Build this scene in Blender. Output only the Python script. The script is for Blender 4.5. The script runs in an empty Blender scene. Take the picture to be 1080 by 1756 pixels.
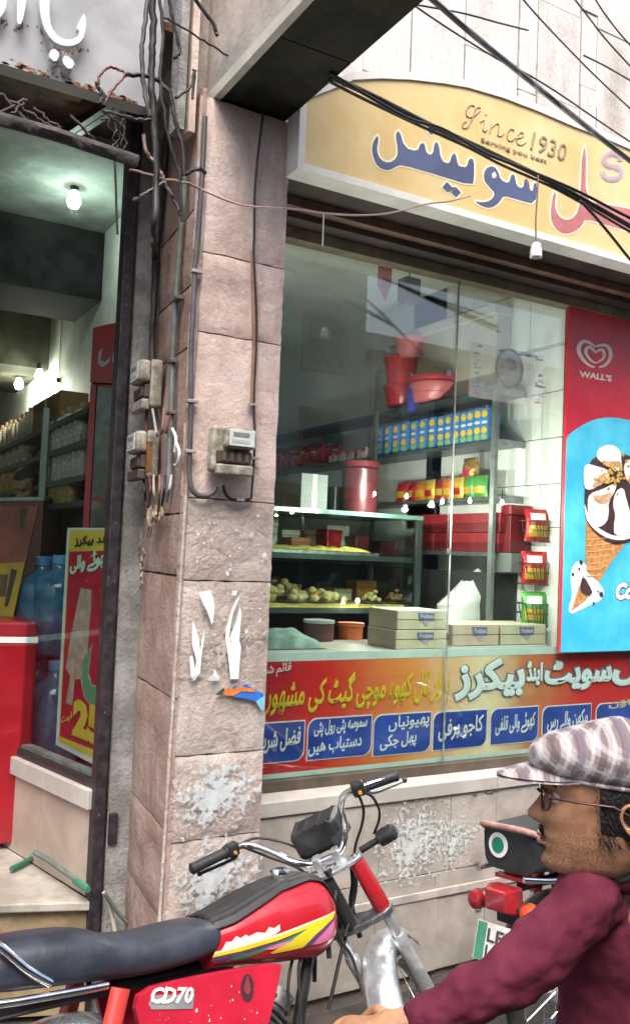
import bpy, math, random
from math import sin, cos, radians, pi, sqrt
from mathutils import Vector as V, Matrix, noise
from mathutils.geometry import tessellate_polygon
random.seed(7)
S = bpy.context.scene
COL = S.collection

# ------------------------------------------------------------------ camera, world, sun, exposure
FPX, CX, CY = 1500.0, 540.0, 878.0
CAM = V((0, 0, 1.8))
_y, _p, _r = radians(60.354), radians(2.789), radians(2.349)
CD = V((cos(_y)*cos(_p), sin(_y)*cos(_p), sin(_p)))
_r0 = V((sin(_y), -cos(_y), 0)); _u0 = _r0.cross(CD)
CR = _r0*cos(_r) + _u0*sin(_r); CU = _u0*cos(_r) - _r0*sin(_r)
cam = bpy.data.cameras.new('camera'); cam.sensor_fit = 'VERTICAL'; cam.sensor_height = 36
cam.lens = FPX/1756*36; cam.clip_start = 0.05; cam.clip_end = 500
co = bpy.data.objects.new('camera', cam); COL.objects.link(co)
co.matrix_world = Matrix(((CR.x, CU.x, -CD.x, CAM.x), (CR.y, CU.y, -CD.y, CAM.y), (CR.z, CU.z, -CD.z, CAM.z), (0, 0, 0, 1)))
S.camera = co
SUN_EL, SUN_AZ = radians(58), radians(245)      # direction the light comes from, measured from +X towards +Y
w = bpy.data.worlds.new('World'); S.world = w; w.use_nodes = True
bg = w.node_tree.nodes['Background']
sk = w.node_tree.nodes.new('ShaderNodeTexSky'); sk.sky_type = 'NISHITA'; sk.sun_disc = False
sk.sun_elevation = SUN_EL; sk.sun_rotation = radians(90) - SUN_AZ
sk.air_density = 1.0; sk.dust_density = 6.0; sk.ozone_density = 1.0
w.node_tree.links.new(sk.outputs[0], bg.inputs[0]); bg.inputs[1].default_value = 0.15
sl = bpy.data.lights.new('sun', 'SUN'); sl.energy = 1.6; sl.angle = radians(40); sl.color = (1, .97, .93)
so = bpy.data.objects.new('sun', sl); COL.objects.link(so)
sd = V((cos(SUN_AZ)*cos(SUN_EL), sin(SUN_AZ)*cos(SUN_EL), sin(SUN_EL)))
so.rotation_euler = sd.to_track_quat('Z', 'Y').to_euler(); so.location = sd*30
S.view_settings.view_transform = 'Standard'; S.view_settings.look = 'None'
S.view_settings.gamma = 1; S.view_settings.use_curve_mapping = False
S.view_settings.exposure = 1.3
S.cycles.max_bounces = 8; S.cycles.transparent_max_bounces = 16

# ------------------------------------------------------------------ where things stand: a pixel of the photo's sight line met with a plane of the place
def ray(x, y): return CR*(x-CX) - CU*(y-CY) + CD*FPX
def ay(x, y, Y): r = ray(x, y); return CAM + r*(Y/r.y)
def ax(x, y, X): r = ray(x, y); return CAM + r*(X/r.x)
def az(x, y, Z): r = ray(x, y); return CAM + r*((Z-CAM.z)/r.z)
def ad(x, y, t): return CAM + ray(x, y)*(t/FPX)
def ap(x, y, p, n): r = ray(x, y); return CAM + r*((p-CAM).dot(n)/r.dot(n))

# ------------------------------------------------------------------ materials
MC = {}
def M(name, col, rough=.6, metal=0.0, var=.12, scale=6.0, bump=0.0, bscale=60.0, col2=None, mixlo=.42, mixhi=.62, spec=.5, alpha=None, coat=0, trans=0, emit=None):
    if name in MC: return MC[name]
    m = bpy.data.materials.new(name); m.use_nodes = True; MC[name] = m
    nt = m.node_tree; N = nt.nodes; Lk = nt.links; b = N['Principled BSDF']
    b.inputs['Roughness'].default_value = rough; b.inputs['Metallic'].default_value = metal
    b.inputs['Specular IOR Level'].default_value = spec; b.inputs['Coat Weight'].default_value = coat
    tc = N.new('ShaderNodeTexCoord')
    nz = N.new('ShaderNodeTexNoise'); nz.inputs['Scale'].default_value = scale; nz.inputs['Detail'].default_value = 6; nz.inputs['Roughness'].default_value = .62
    Lk.new(tc.outputs['Object'], nz.inputs['Vector'])
    mr = N.new('ShaderNodeMapRange'); mr.inputs[1].default_value = mixlo; mr.inputs[2].default_value = mixhi
    Lk.new(nz.outputs['Fac'], mr.inputs[0])
    mx = N.new('ShaderNodeMix'); mx.data_type = 'RGBA'; Lk.new(mr.outputs[0], mx.inputs[0])
    c1 = tuple(max(0, c*(1-var)) for c in col); c2 = col2 or tuple(min(1, c*(1+var)) for c in col)
    mx.inputs[6].default_value = (*c1, 1); mx.inputs[7].default_value = (*c2, 1)
    Lk.new(mx.outputs[2], b.inputs['Base Color'])
    rm = N.new('ShaderNodeMapRange'); rm.inputs[3].default_value = max(.02, rough-.1); rm.inputs[4].default_value = min(1, rough+.12)
    Lk.new(nz.outputs['Fac'], rm.inputs[0]); Lk.new(rm.outputs[0], b.inputs['Roughness'])
    if bump:
        n2 = N.new('ShaderNodeTexNoise'); n2.inputs['Scale'].default_value = bscale; n2.inputs['Detail'].default_value = 8
        Lk.new(tc.outputs['Object'], n2.inputs['Vector'])
        bp = N.new('ShaderNodeBump'); bp.inputs['Strength'].default_value = bump; bp.inputs['Distance'].default_value = .01
        Lk.new(n2.outputs['Fac'], bp.inputs['Height']); Lk.new(bp.outputs[0], b.inputs['Normal'])
    if alpha is not None: b.inputs['Alpha'].default_value = alpha
    if trans: b.inputs['Transmission Weight'].default_value = trans
    if emit:
        b.inputs['Emission Color'].default_value = (*emit[0], 1); b.inputs['Emission Strength'].default_value = emit[1]
    return m

def glass(name, tint, base=.05):
    m = bpy.data.materials.new(name); m.use_nodes = True; nt = m.node_tree; N = nt.nodes; Lk = nt.links
    N.remove(N['Principled BSDF'])
    g = N.new('ShaderNodeNewGeometry'); d = N.new('ShaderNodeVectorMath'); d.operation = 'DOT_PRODUCT'
    Lk.new(g.outputs['Normal'], d.inputs[0]); Lk.new(g.outputs['Incoming'], d.inputs[1])
    ab = N.new('ShaderNodeMath'); ab.operation = 'ABSOLUTE'; Lk.new(d.outputs['Value'], ab.inputs[0])
    om = N.new('ShaderNodeMath'); om.operation = 'SUBTRACT'; om.inputs[0].default_value = 1; Lk.new(ab.outputs[0], om.inputs[1])
    pw = N.new('ShaderNodeMath'); pw.operation = 'POWER'; Lk.new(om.outputs[0], pw.inputs[0]); pw.inputs[1].default_value = 5
    mr = N.new('ShaderNodeMapRange'); mr.inputs[3].default_value = base; mr.inputs[4].default_value = 1; Lk.new(pw.outputs[0], mr.inputs[0])
    t = N.new('ShaderNodeBsdfTransparent'); t.inputs[0].default_value = (*tint, 1)
    gl = N.new('ShaderNodeBsdfGlossy'); gl.inputs['Roughness'].default_value = .01
    mx = N.new('ShaderNodeMixShader'); Lk.new(mr.outputs[0], mx.inputs[0]); Lk.new(t.outputs[0], mx.inputs[1]); Lk.new(gl.outputs[0], mx.inputs[2])
    Lk.new(mx.outputs[0], N['Material Output'].inputs['Surface']); MC[name] = m; return m

def ramp_mat(name, axis, stops, rough=.35, lo=0, hi=1):
    """printed colour that runs along one axis of the sheet (generated coordinates)"""
    m = bpy.data.materials.new(name); m.use_nodes = True; nt = m.node_tree; N = nt.nodes; Lk = nt.links; b = N['Principled BSDF']
    b.inputs['Roughness'].default_value = rough
    tc = N.new('ShaderNodeTexCoord'); sp = N.new('ShaderNodeSeparateXYZ'); Lk.new(tc.outputs['Object'], sp.inputs[0])
    nz = N.new('ShaderNodeTexNoise'); nz.inputs['Scale'].default_value = 5; Lk.new(tc.outputs['Object'], nz.inputs['Vector'])
    ad_ = N.new('ShaderNodeMath'); ad_.operation = 'MULTIPLY_ADD'; Lk.new(nz.outputs['Fac'], ad_.inputs[0]); ad_.inputs[1].default_value = .12*(hi-lo); Lk.new(sp.outputs[axis], ad_.inputs[2])
    mr = N.new('ShaderNodeMapRange'); mr.inputs[1].default_value = lo+.06*(hi-lo); mr.inputs[2].default_value = hi+.06*(hi-lo); Lk.new(ad_.outputs[0], mr.inputs[0])
    cr = N.new('ShaderNodeValToRGB'); e = cr.color_ramp.elements
    while len(e) < len(stops): e.new(.5)
    for k, (p, c) in enumerate(stops): e[k].position = p; e[k].color = (*c, 1)
    Lk.new(mr.outputs[0], cr.inputs[0]); Lk.new(cr.outputs[0], b.inputs['Base Color']); MC[name] = m; return m

def stone_mat(name, c1, c2, c3, bump=.6):
    m = bpy.data.materials.new(name); m.use_nodes = True; nt = m.node_tree; N = nt.nodes; Lk = nt.links; b = N['Principled BSDF']
    tc = N.new('ShaderNodeTexCoord'); b.inputs['Roughness'].default_value = .85; b.inputs['Specular IOR Level'].default_value = .25
    def nz(s, d=8, st=(1, 1, 1)):
        mp = N.new('ShaderNodeMapping'); mp.inputs['Scale'].default_value = st; Lk.new(tc.outputs['Object'], mp.inputs[0])
        n = N.new('ShaderNodeTexNoise'); n.inputs['Scale'].default_value = s; n.inputs['Detail'].default_value = d; n.inputs['Roughness'].default_value = .65
        Lk.new(mp.outputs[0], n.inputs['Vector']); return n
    a = nz(5); c = nz(14, 8, (1, 1, .35)); f = nz(70); d = nz(3.2, 4, (1, 1, .25))
    def mr(n, lo, hi):
        r = N.new('ShaderNodeMapRange'); r.inputs[1].default_value = lo; r.inputs[2].default_value = hi; Lk.new(n.outputs['Fac'], r.inputs[0]); return r
    m1 = N.new('ShaderNodeMix'); m1.data_type = 'RGBA'; Lk.new(mr(a, .38, .62).outputs[0], m1.inputs[0]); m1.inputs[6].default_value = (*c1, 1); m1.inputs[7].default_value = (*c2, 1)
    m2 = N.new('ShaderNodeMix'); m2.data_type = 'RGBA'; Lk.new(mr(c, .55, .75).outputs[0], m2.inputs[0]); Lk.new(m1.outputs[2], m2.inputs[6]); m2.inputs[7].default_value = (*c3, 1)
    m3 = N.new('ShaderNodeMix'); m3.data_type = 'RGBA'; m3.blend_type = 'MULTIPLY'; Lk.new(mr(f, .3, .7).outputs[0], m3.inputs[0]); Lk.new(m2.outputs[2], m3.inputs[6]); m3.inputs[7].default_value = (.78, .75, .73, 1)
    m4 = N.new('ShaderNodeMix'); m4.data_type = 'RGBA'; m4.blend_type = 'MULTIPLY'; Lk.new(mr(d, .5, .75).outputs[0], m4.inputs[0]); Lk.new(m3.outputs[2], m4.inputs[6]); m4.inputs[7].default_value = (.62, .58, .55, 1)
    Lk.new(m4.outputs[2], b.inputs['Base Color'])
    vo = N.new('ShaderNodeTexNoise'); vo.inputs['Scale'].default_value = 11; vo.inputs['Detail'].default_value = 10; vo.inputs['Distortion'].default_value = .35; vo.inputs['Roughness'].default_value = .62
    Lk.new(tc.outputs['Object'], vo.inputs['Vector'])
    ad_ = N.new('ShaderNodeMath'); ad_.operation = 'MULTIPLY_ADD'; Lk.new(f.outputs['Fac'], ad_.inputs[0]); ad_.inputs[1].default_value = .25; Lk.new(vo.outputs['Fac'], ad_.inputs[2])
    bp = N.new('ShaderNodeBump'); bp.inputs['Strength'].default_value = bump; bp.inputs['Distance'].default_value = .02; Lk.new(ad_.outputs[0], bp.inputs['Height']); Lk.new(bp.outputs[0], b.inputs['Normal'])
    MC[name] = m; return m

# ------------------------------------------------------------------ mesh building
def catmull(pts, k=6, closed=False):
    pts = [V(p) for p in pts]; n = len(pts)
    if n < 3 and not closed: return pts
    out = []; rng = n if closed else n-1
    for i in range(rng):
        if closed: a, b, c, d = pts[i-1], pts[i], pts[(i+1) % n], pts[(i+2) % n]
        else: a, b, c, d = pts[max(i-1, 0)], pts[i], pts[i+1], pts[min(i+2, n-1)]
        for j in range(k):
            t = j/k; out.append(.5*((2*b) + (c-a)*t + (2*a-5*b+4*c-d)*t*t + (3*b-a-3*c+d)*t**3))
    if not closed: out.append(pts[-1])
    return out
def interp(tab, x):
    if x <= tab[0][0]: return tab[0][1]
    for (a, b), (c, d) in zip(tab, tab[1:]):
        if x <= c: return b + (d-b)*(x-a)/(c-a)
    return tab[-1][1]

class G:
    def __init__(s): s.v = []; s.f = []; s.m = []
    def add(s, vs, fs, mi=0):
        k = len(s.v); s.v += [V(v) for v in vs]
        for f in fs: s.f.append([i+k for i in f]); s.m.append(mi)
        return s
    def box(s, x0, y0, z0, x1, y1, z1, mi=0):
        return s.add([(x0, y0, z0), (x1, y0, z0), (x1, y1, z0), (x0, y1, z0), (x0, y0, z1), (x1, y0, z1), (x1, y1, z1), (x0, y1, z1)],
                     [(0, 3, 2, 1), (4, 5, 6, 7), (0, 1, 5, 4), (1, 2, 6, 5), (2, 3, 7, 6), (3, 0, 4, 7)], mi)
    def obox(s, c, a, b, d, mi=0):
        c, a, b, d = V(c), V(a), V(b), V(d)
        vs = [c + a*i + b*j + d*k for k in (-1, 1) for i, j in ((-1, -1), (1, -1), (1, 1), (-1, 1))]
        return s.add(vs, [(0, 3, 2, 1), (4, 5, 6, 7), (0, 1, 5, 4), (1, 2, 6, 5), (2, 3, 7, 6), (3, 0, 4, 7)], mi)
    def prism(s, pts, ext, mi=0, mis=None):
        pts = [V(p) for p in pts]; e = V(ext); n = len(pts)
        tri = tessellate_polygon([pts])
        nrm = V((0, 0, 0))
        for i in range(n): nrm += pts[i].cross(pts[(i+1) % n])
        fl = nrm.dot(e) > 0
        fs = []
        for t in tri:
            a, b, c = t; up = (pts[b]-pts[a]).cross(pts[c]-pts[a]).dot(e)
            t = (a, b, c) if up < 0 else (a, c, b)
            fs.append(t); 
        k = len(s.v); s.v += pts + [p+e for p in pts]
        for t in fs:
            s.f.append([i+k for i in t]); s.m.append(mi); s.f.append([i+k+n for i in reversed(t)]); s.m.append(mi)
        for i in range(n):
            j = (i+1) % n; q = [i, j, j+n, i+n]
            if not fl: q.reverse()
            s.f.append([x+k for x in q]); s.m.append(mi if mis is None else mis)
        return s
    def tube(s, pts, r, n=8, mi=0, caps=True):
        pts = [V(p) for p in pts]; rs = r if isinstance(r, (list, tuple)) else [r]*len(pts)
        t0 = (pts[1]-pts[0]).normalized(); up = V((0, 0, 1)) if abs(t0.z) < .9 else V((1, 0, 0))
        u = t0.cross(up).normalized(); k = len(s.v)
        for i, p in enumerate(pts):
            t = (pts[min(i+1, len(pts)-1)] - pts[max(i-1, 0)]).normalized()
            u = (u - t*u.dot(t)).normalized(); q = t.cross(u)
            for j in range(n): a = 2*pi*j/n; s.v.append(p + (u*cos(a) + q*sin(a))*rs[i])
        for i in range(len(pts)-1):
            for j in range(n):
                a = k+i*n+j; b = k+i*n+(j+1) % n; s.f.append([a, b, b+n, a+n]); s.m.append(mi)
        if caps:
            s.f.append([k+j for j in reversed(range(n))]); s.m.append(mi)
            s.f.append([k+(len(pts)-1)*n+j for j in range(n)]); s.m.append(mi)
        return s
    def loft(s, rings, mi=0, caps=True, closed=True):
        k = len(s.v); n = len(rings[0])
        for r in rings: s.v += [V(p) for p in r]
        for i in range(len(rings)-1):
            for j in range(n if closed else n-1):
                a = k+i*n+j; b = k+i*n+(j+1) % n; s.f.append([a, b, b+n, a+n]); s.m.append(mi)
        if caps:
            s.f.append([k+j for j in reversed(range(n))]); s.m.append(mi)
            s.f.append([k+(len(rings)-1)*n+j for j in range(n)]); s.m.append(mi)
        return s
    def lathe(s, prof, o, a=(0, 0, 1), n=16, mi=0, caps=True):
        o = V(o); a = V(a).normalized(); up = V((0, 0, 1)) if abs(a.z) < .9 else V((1, 0, 0))
        u = a.cross(up).normalized(); q = a.cross(u)
        return s.loft([[o + a*h + (u*cos(2*pi*j/n) + q*sin(2*pi*j/n))*max(r, 1e-4) for j in range(n)] for r, h in prof], mi, caps)
    def ell(s, c, rx, ry, rz, n=12, mi=0, R=None):
        c = V(c); rings = []
        for i in range(n//2+1):
            th = pi*i/(n//2); ring = []
            for j in range(n):
                p = V((rx*max(sin(th), 1e-3)*cos(2*pi*j/n), ry*max(sin(th), 1e-3)*sin(2*pi*j/n), -rz*cos(th)))
                ring.append(c + (R @ p if R else p))
            rings.append(ring)
        return s.loft(rings, mi)
    def grid(s, nu, nv, fn, mi=0):
        k = len(s.v)
        for j in range(nv+1):
            for i in range(nu+1): s.v.append(V(fn(i/nu, j/nv)))
        for j in range(nv):
            for i in range(nu):
                a = k+j*(nu+1)+i; s.f.append([a, a+1, a+nu+2, a+nu+1]); s.m.append(mi)
        return s

WM = {}
def tag(o, label=None, cat=None, group=None, kind=None):
    if label: o['label'] = label
    if cat: o['category'] = cat
    if group: o['group'] = group
    if kind: o['kind'] = kind
    return o
def thing(name, label, cat, loc=(0, 0, 0), group=None, mat=None):
    o = bpy.data.objects.new(name, None); COL.objects.link(o); o.empty_display_size = .1
    m = mat if mat is not None else Matrix.Translation(V(loc)); o.matrix_world = m; WM[o] = m
    return tag(o, label, cat, group)
def build(g, name, mats, parent=None, smooth=35, bev=0, local=False, kind=None, label=None):
    mats = mats if isinstance(mats, (list, tuple)) else [mats]
    me = bpy.data.meshes.new(name); vs = g.v
    if parent is None:
        xs = [v.x for v in vs]; ys = [v.y for v in vs]; zs = [v.z for v in vs]
        m = Matrix.Translation(((min(xs)+max(xs))/2, (min(ys)+max(ys))/2, min(zs)))
    else: m = WM[parent]
    if not local:
        inv = m.inverted(); vs = [inv @ v for v in vs]
    me.from_pydata([tuple(v) for v in vs], [], g.f)
    me.polygons.foreach_set('material_index', g.m)
    for x in mats: me.materials.append(x)
    me.validate()
    if smooth:
        me.polygons.foreach_set('use_smooth', [True]*len(me.polygons)); me.set_sharp_from_angle(angle=radians(smooth))
    me.update()
    o = bpy.data.objects.new(name, me); COL.objects.link(o)
    if parent is None: o.matrix_world = m
    else: o.parent = parent
    WM[o] = m
    if bev:
        b = o.modifiers.new('edge', 'BEVEL'); b.width = bev; b.segments = 2; b.limit_method = 'ANGLE'; b.harden_normals = False
    if kind: o['kind'] = kind
    if label: o['label'] = label
    return o
def copy_tree(o, mat, parent=None):
    c = o.copy(); COL.objects.link(c); c.parent = parent
    if parent is None: c.matrix_world = mat; WM[c] = mat
    for ch in list(o.children): copy_tree(ch, None, c)
    return c

ORD = ['first', 'second', 'third', 'fourth', 'fifth', 'sixth', 'seventh', 'eighth', 'ninth', 'tenth', 'eleventh', 'twelfth', 'thirteenth', 'fourteenth', 'fifteenth']
# ------------------------------------------------------------------ writing
AR = {'ا': (0xFE8D, 0xFE8E), 'ب': (0xFE8F, 0xFE90, 0xFE91, 0xFE92), 'پ': (0xFB56, 0xFB57, 0xFB58, 0xFB59), 'ت': (0xFE95, 0xFE96, 0xFE97, 0xFE98), 'ٹ': (0xFB66, 0xFB67, 0xFB68, 0xFB69), 'ج': (0xFE9D, 0xFE9E, 0xFE9F, 0xFEA0), 'چ': (0xFB7A, 0xFB7B, 0xFB7C, 0xFB7D), 'د': (0xFEA9, 0xFEAA), 'ڈ': (0xFB88, 0xFB89), 'ر': (0xFEAD, 0xFEAE), 'ز': (0xFEAF, 0xFEB0), 'س': (0xFEB1, 0xFEB2, 0xFEB3, 0xFEB4), 'ش': (0xFEB5, 0xFEB6, 0xFEB7, 0xFEB8), 'ض': (0xFEBD, 0xFEBE, 0xFEBF, 0xFEC0), 'ف': (0xFED1, 0xFED2, 0xFED3, 0xFED4), 'ق': (0xFED5, 0xFED6, 0xFED7, 0xFED8), 'ک': (0xFB8E, 0xFB8F, 0xFB90, 0xFB91), 'گ': (0xFB92, 0xFB93, 0xFB94, 0xFB95), 'ل': (0xFEDD, 0xFEDE, 0xFEDF, 0xFEE0), 'م': (0xFEE1, 0xFEE2, 0xFEE3, 0xFEE4), 'ن': (0xFEE5, 0xFEE6, 0xFEE7, 0xFEE8), 'و': (0xFEED, 0xFEEE), 'ہ': (0xFEE9, 0xFEEA, 0xFEEB, 0xFEEC), 'ھ': (0xFBAA, 0xFBAB, 0xFBAC, 0xFBAD), 'ی': (0xFBFC, 0xFBFD, 0xFBFE, 0xFBFF), 'ے': (0xFBAE, 0xFBAF), 'ئ': (0xFE89, 0xFE8A, 0xFE8B, 0xFE8C), 'ں': (0xFB9E, 0xFB9F)}
def shape_ar(s):
    out = []
    for i, c in enumerate(s):
        if c not in AR: out.append(c); continue
        prev = i > 0 and s[i-1] in AR and len(AR[s[i-1]]) == 4; nxt = i+1 < len(s) and s[i+1] in AR and len(AR[c]) == 4
        t = AR[c]; out.append(chr(t[3] if prev and nxt else t[1] if prev else t[2] if nxt else t[0]))
    return ''.join(reversed(out))
DG = None
def text(body, p0, p1, h, nrm, mat, parent, name='lettering', bold=0.0, thick=.003, shear=0, urdu=True, up=None, fit_h=True, local=False):
    """flat lettering from p0 to p1 (left and right end of its baseline), h high, standing THICK proud of the surface along nrm"""
    cu = bpy.data.curves.new('t', 'FONT'); cu.body = shape_ar(body) if urdu else body; cu.resolution_u = 2; cu.shear = shear
    cu.extrude = .02
    if bold: cu.bevel_depth = bold; cu.bevel_resolution = 0
    o = bpy.data.objects.new('t', cu); COL.objects.link(o)
    bpy.context.view_layer.update()
    me0 = o.evaluated_get(bpy.context.evaluated_depsgraph_get()).to_mesh()
    vs = [v.co.copy() for v in me0.vertices]; fs = [list(p.vertices) for p in me0.polygons]
    bpy.data.objects.remove(o); bpy.data.curves.remove(cu)
    x0 = min(v.x for v in vs); x1 = max(v.x for v in vs); y0 = min(v.y for v in vs); y1 = max(v.y for v in vs)
    z0 = min(v.z for v in vs); z1 = max(v.z for v in vs)
    p0, p1, nrm = V(p0), V(p1), V(nrm).normalized(); xd = p1-p0
    up = V(up).normalized() if up is not None else nrm.cross(xd.normalized()).normalized()
    g = G(); g.add([p0 + xd*((v.x-x0)/(x1-x0)) + up*(h*(v.y-y0)/(y1-y0)) + nrm*(thick*(v.z-z0)/(z1-z0)) for v in vs], fs)
    return build(g, name, mat, parent, smooth=0, local=local)
def residue_mat(name, col, hx, hz, scale, thr):
    """worn paper and paint: shows where a noise pattern passes a limit, thinning out towards the rim of the patch"""
    m = M(name, col, .9, var=.12, scale=25); nt = m.node_tree; N = nt.nodes; Lk = nt.links; b = N['Principled BSDF']
    tc = N.new('ShaderNodeTexCoord'); mp = N.new('ShaderNodeMapping'); mp.inputs['Scale'].default_value = (1/hx, 0, 1/hz); Lk.new(tc.outputs['Object'], mp.inputs[0])
    ln = N.new('ShaderNodeVectorMath'); ln.operation = 'LENGTH'; Lk.new(mp.outputs[0], ln.inputs[0])
    def nz(s, d): n = N.new('ShaderNodeTexNoise'); n.inputs['Scale'].default_value = s; n.inputs['Detail'].default_value = d; n.inputs['Roughness'].default_value = .7; Lk.new(tc.outputs['Object'], n.inputs['Vector']); return n.outputs['Fac']
    a = N.new('ShaderNodeMath'); a.operation = 'MULTIPLY_ADD'; Lk.new(ln.outputs['Value'], a.inputs[0]); a.inputs[1].default_value = -.30; Lk.new(nz(scale, 10), a.inputs[2])
    a2 = N.new('ShaderNodeMath'); a2.operation = 'MULTIPLY_ADD'; Lk.new(nz(scale*.25, 3), a2.inputs[0]); a2.inputs[1].default_value = .7; Lk.new(a.outputs[0], a2.inputs[2])
    r = N.new('ShaderNodeMapRange'); r.inputs[1].default_value = thr; r.inputs[2].default_value = thr+.10; r.inputs[4].default_value = .62; Lk.new(a2.outputs[0], r.inputs[0]); Lk.new(r.outputs[0], b.inputs['Alpha'])
    return m
def offset_poly(pts, d):
    """grow a polygon of (x, y) by d"""
    n = len(pts); A = sum(pts[i][0]*pts[(i+1) % n][1] - pts[(i+1) % n][0]*pts[i][1] for i in range(n)); sg = 1 if A > 0 else -1
    out = []
    for i in range(n):
        a, b, c = V(pts[i-1]), V(pts[i]), V(pts[(i+1) % n])
        e1 = (b-a).normalized(); e2 = (c-b).normalized(); n1 = V((e1.y, -e1.x))*sg; n2 = V((e2.y, -e2.x))*sg
        m = n1+n2; m = m.normalized() if m.length > .1 else n1
        out.append(tuple(b + m*d/max(.6, m.dot(n1))))
    return out
def smooth_poly(pts, it=1):
    for _ in range(it):
        q = []; n = len(pts)
        for i in range(n):
            a, b = V(pts[i]), V(pts[(i+1) % n]); q += [tuple(a*.75+b*.25), tuple(a*.25+b*.75)]
        pts = q
    return pts
def px_prism(g, pts, Y, depth, mi=0):
    return g.prism([ay(x, y, Y) for x, y in pts], (0, depth, 0), mi)
# ------------------------------------------------------------------ shared materials
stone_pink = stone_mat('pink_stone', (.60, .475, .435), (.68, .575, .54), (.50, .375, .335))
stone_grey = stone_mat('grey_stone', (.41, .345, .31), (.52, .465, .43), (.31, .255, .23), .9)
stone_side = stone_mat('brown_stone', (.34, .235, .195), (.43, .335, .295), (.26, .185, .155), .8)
mortar = M('mortar', (.16, .135, .12), .95, bump=.6)
cement = M('cement', (.24, .24, .235), .9, var=.3, scale=9, bump=.5, bscale=90)
tile_beige = M('beige_stone_tile', (.34, .305, .27), .55, var=.14, scale=5, bump=.15, bscale=120, col2=(.42, .385, .345))
cream_slab = M('cream_slab', (.42, .40, .365), .5, var=.1, scale=7, bump=.1)
asphalt = M('street_ground', (.055, .052, .05), .9, var=.35, scale=3, bump=.8, bscale=40)
dark_steel = M('dark_steel', (.035, .03, .036), .5, .3, var=.4, scale=20, bump=.2)
brown_wood = M('dark_brown_board', (.045, .028, .022), .7, var=.3, scale=9, bump=.3)
brown_strip = M('brown_strip', (.16, .09, .06), .6, var=.2, scale=12)
olive_frame = M('olive_frame', (.16, .135, .09), .5, var=.2, scale=12)
white_paint = M('white_paint', (.78, .78, .77), .5, var=.05)
white_print = M('white_print', (.80, .80, .78), .4, var=.03)
black_rub = M('black_rubber', (.02, .02, .022), .55, var=.2, scale=30)
black_pl = M('black_plastic', (.022, .022, .025), .38, var=.3, scale=25)
cable_blk = M('black_cable', (.014, .013, .015), .6, var=.4, scale=30)
cable_grey = M('grey_cable', (.065, .06, .062), .6, var=.3, scale=25)
chrome = M('chrome', (.72, .73, .75), .14, 1.0, var=.12, scale=30)
steel_grey = M('grey_metal', (.30, .31, .32), .38, .9, var=.25, scale=30)
rust = M('rust', (.16, .07, .035), .9, var=.4, scale=25, bump=.4)
navy = M('navy_print', (.075, .095, .19), .45, var=.15)
yellow_print = M('yellow_print', (.72, .60, .03), .4, var=.05)
red_print = M('red_print', (.52, .022, .03), .35, var=.1, scale=4)
wall_white = M('interior_white', (.62, .64, .60), .6, var=.06, scale=2)
wood = M('wood', (.20, .11, .06), .6, var=.3, scale=8)
shelf_mat = M('shelf_board', (.06, .07, .065), .35, var=.2)
side_glass = glass('side_glass', (.84, .90, .88), .015)
pane_glass = glass('window_glass', (.88, .94, .915), .10)
jar_glass = M('clear_plastic', (.8, .85, .82), .12, alpha=.35, var=.03)

# ------------------------------------------------------------------ ground, street
tag(build(G().box(-60, -60, -.45, 60, 2.86, -.02), 'street', asphalt, smooth=0), kind='structure')
tag(build(G().box(-60, 2.86, -.45, 60, 60, -.06), 'ground', M('gutter_mud', (.05, .042, .036), .95, var=.4, scale=5, bump=.6), smooth=0), kind='structure')

# ------------------------------------------------------------------ rough stone slab: gridded face broken up by noise
def slab(o, u, wv, n, W, H, dep, seed, amp=.012, nu=8, nv=10):
    g = G(); o, u, wv, n = V(o), V(u).normalized(), V(wv).normalized(), V(n).normalized()
    def fn(a, b):
        e = min(a*W, (1-a)*W, b*H, (1-b)*H); k = min(1, e/.014)
        q = V((a*W*7+seed*3.1, b*H*7, seed)); h = noise.fractal(q, 1.0, 2.1, 4)
        jx = noise.noise(V((b*9, seed, 1)))*.004*(1-k); jz = noise.noise(V((a*9, seed, 5)))*.006*(1-k)
        return o + u*(a*W+jx) + wv*(b*H+jz) + n*(dep*(.76+.24*k) + amp*h*(.4+.6*k))
    g.grid(nu, nv, fn)
    k = (nu+1)*(nv+1); rim = [j for j in range(nu+1)] + [(j+1)*(nu+1)+nu for j in range(nv)] + [nv*(nu+1)+nu-1-j for j in range(nu)] + [(nv-1-j)*(nu+1) for j in range(nv-1)]
    base = len(g.v)
    for i in rim: p = g.v[i]; g.v.append(p - n*((p-o).dot(n)))
    L = len(rim)
    for i in range(L): g.f.append([rim[i], rim[(i+1) % L], base+(i+1) % L, base+i][::-1]); g.m.append(0)
    return g

# ------------------------------------------------------------------ pillar
YP = 2.9
PX0, PX1 = 1.112, 1.480
SB = ay(240, 1000, 3.46); SBX = SB.x                      # back edge of the pillar's left side
pil = thing('stone_pillar', 'rough pinkish stone clad pillar standing between the two shop fronts', 'pillar', (1.3, 3.0, 0))
core = [(PX0+.022, YP+.022, -.06), (PX1-.004, YP+.022, -.06), (PX1-.004, 3.5, -.06), (SBX+.03, 3.47, -.06)]
build(G().prism(core, (0, 0, 3.50)), 'core', mortar, pil, 0)
fz = [-.05] + [ay(400, y, YP).z for y in (1640, 1434, 1291, 997, 858, 577, 441)] + [3.44]
for i in range(len(fz)-1):
    z0, z1 = fz[i]+.0025, fz[i+1]-.0025
    m = stone_grey if fz[i] < 1.7 else stone_pink
    build(slab((PX0+.004, YP+.026, z0), (1, 0, 0), (0, 0, 1), (0, -1, 0), PX1-PX0-.006, z1-z0, .024, i+1, .012 if i < 4 else .010, 10, 12), 'slab', m, pil, 60)
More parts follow.
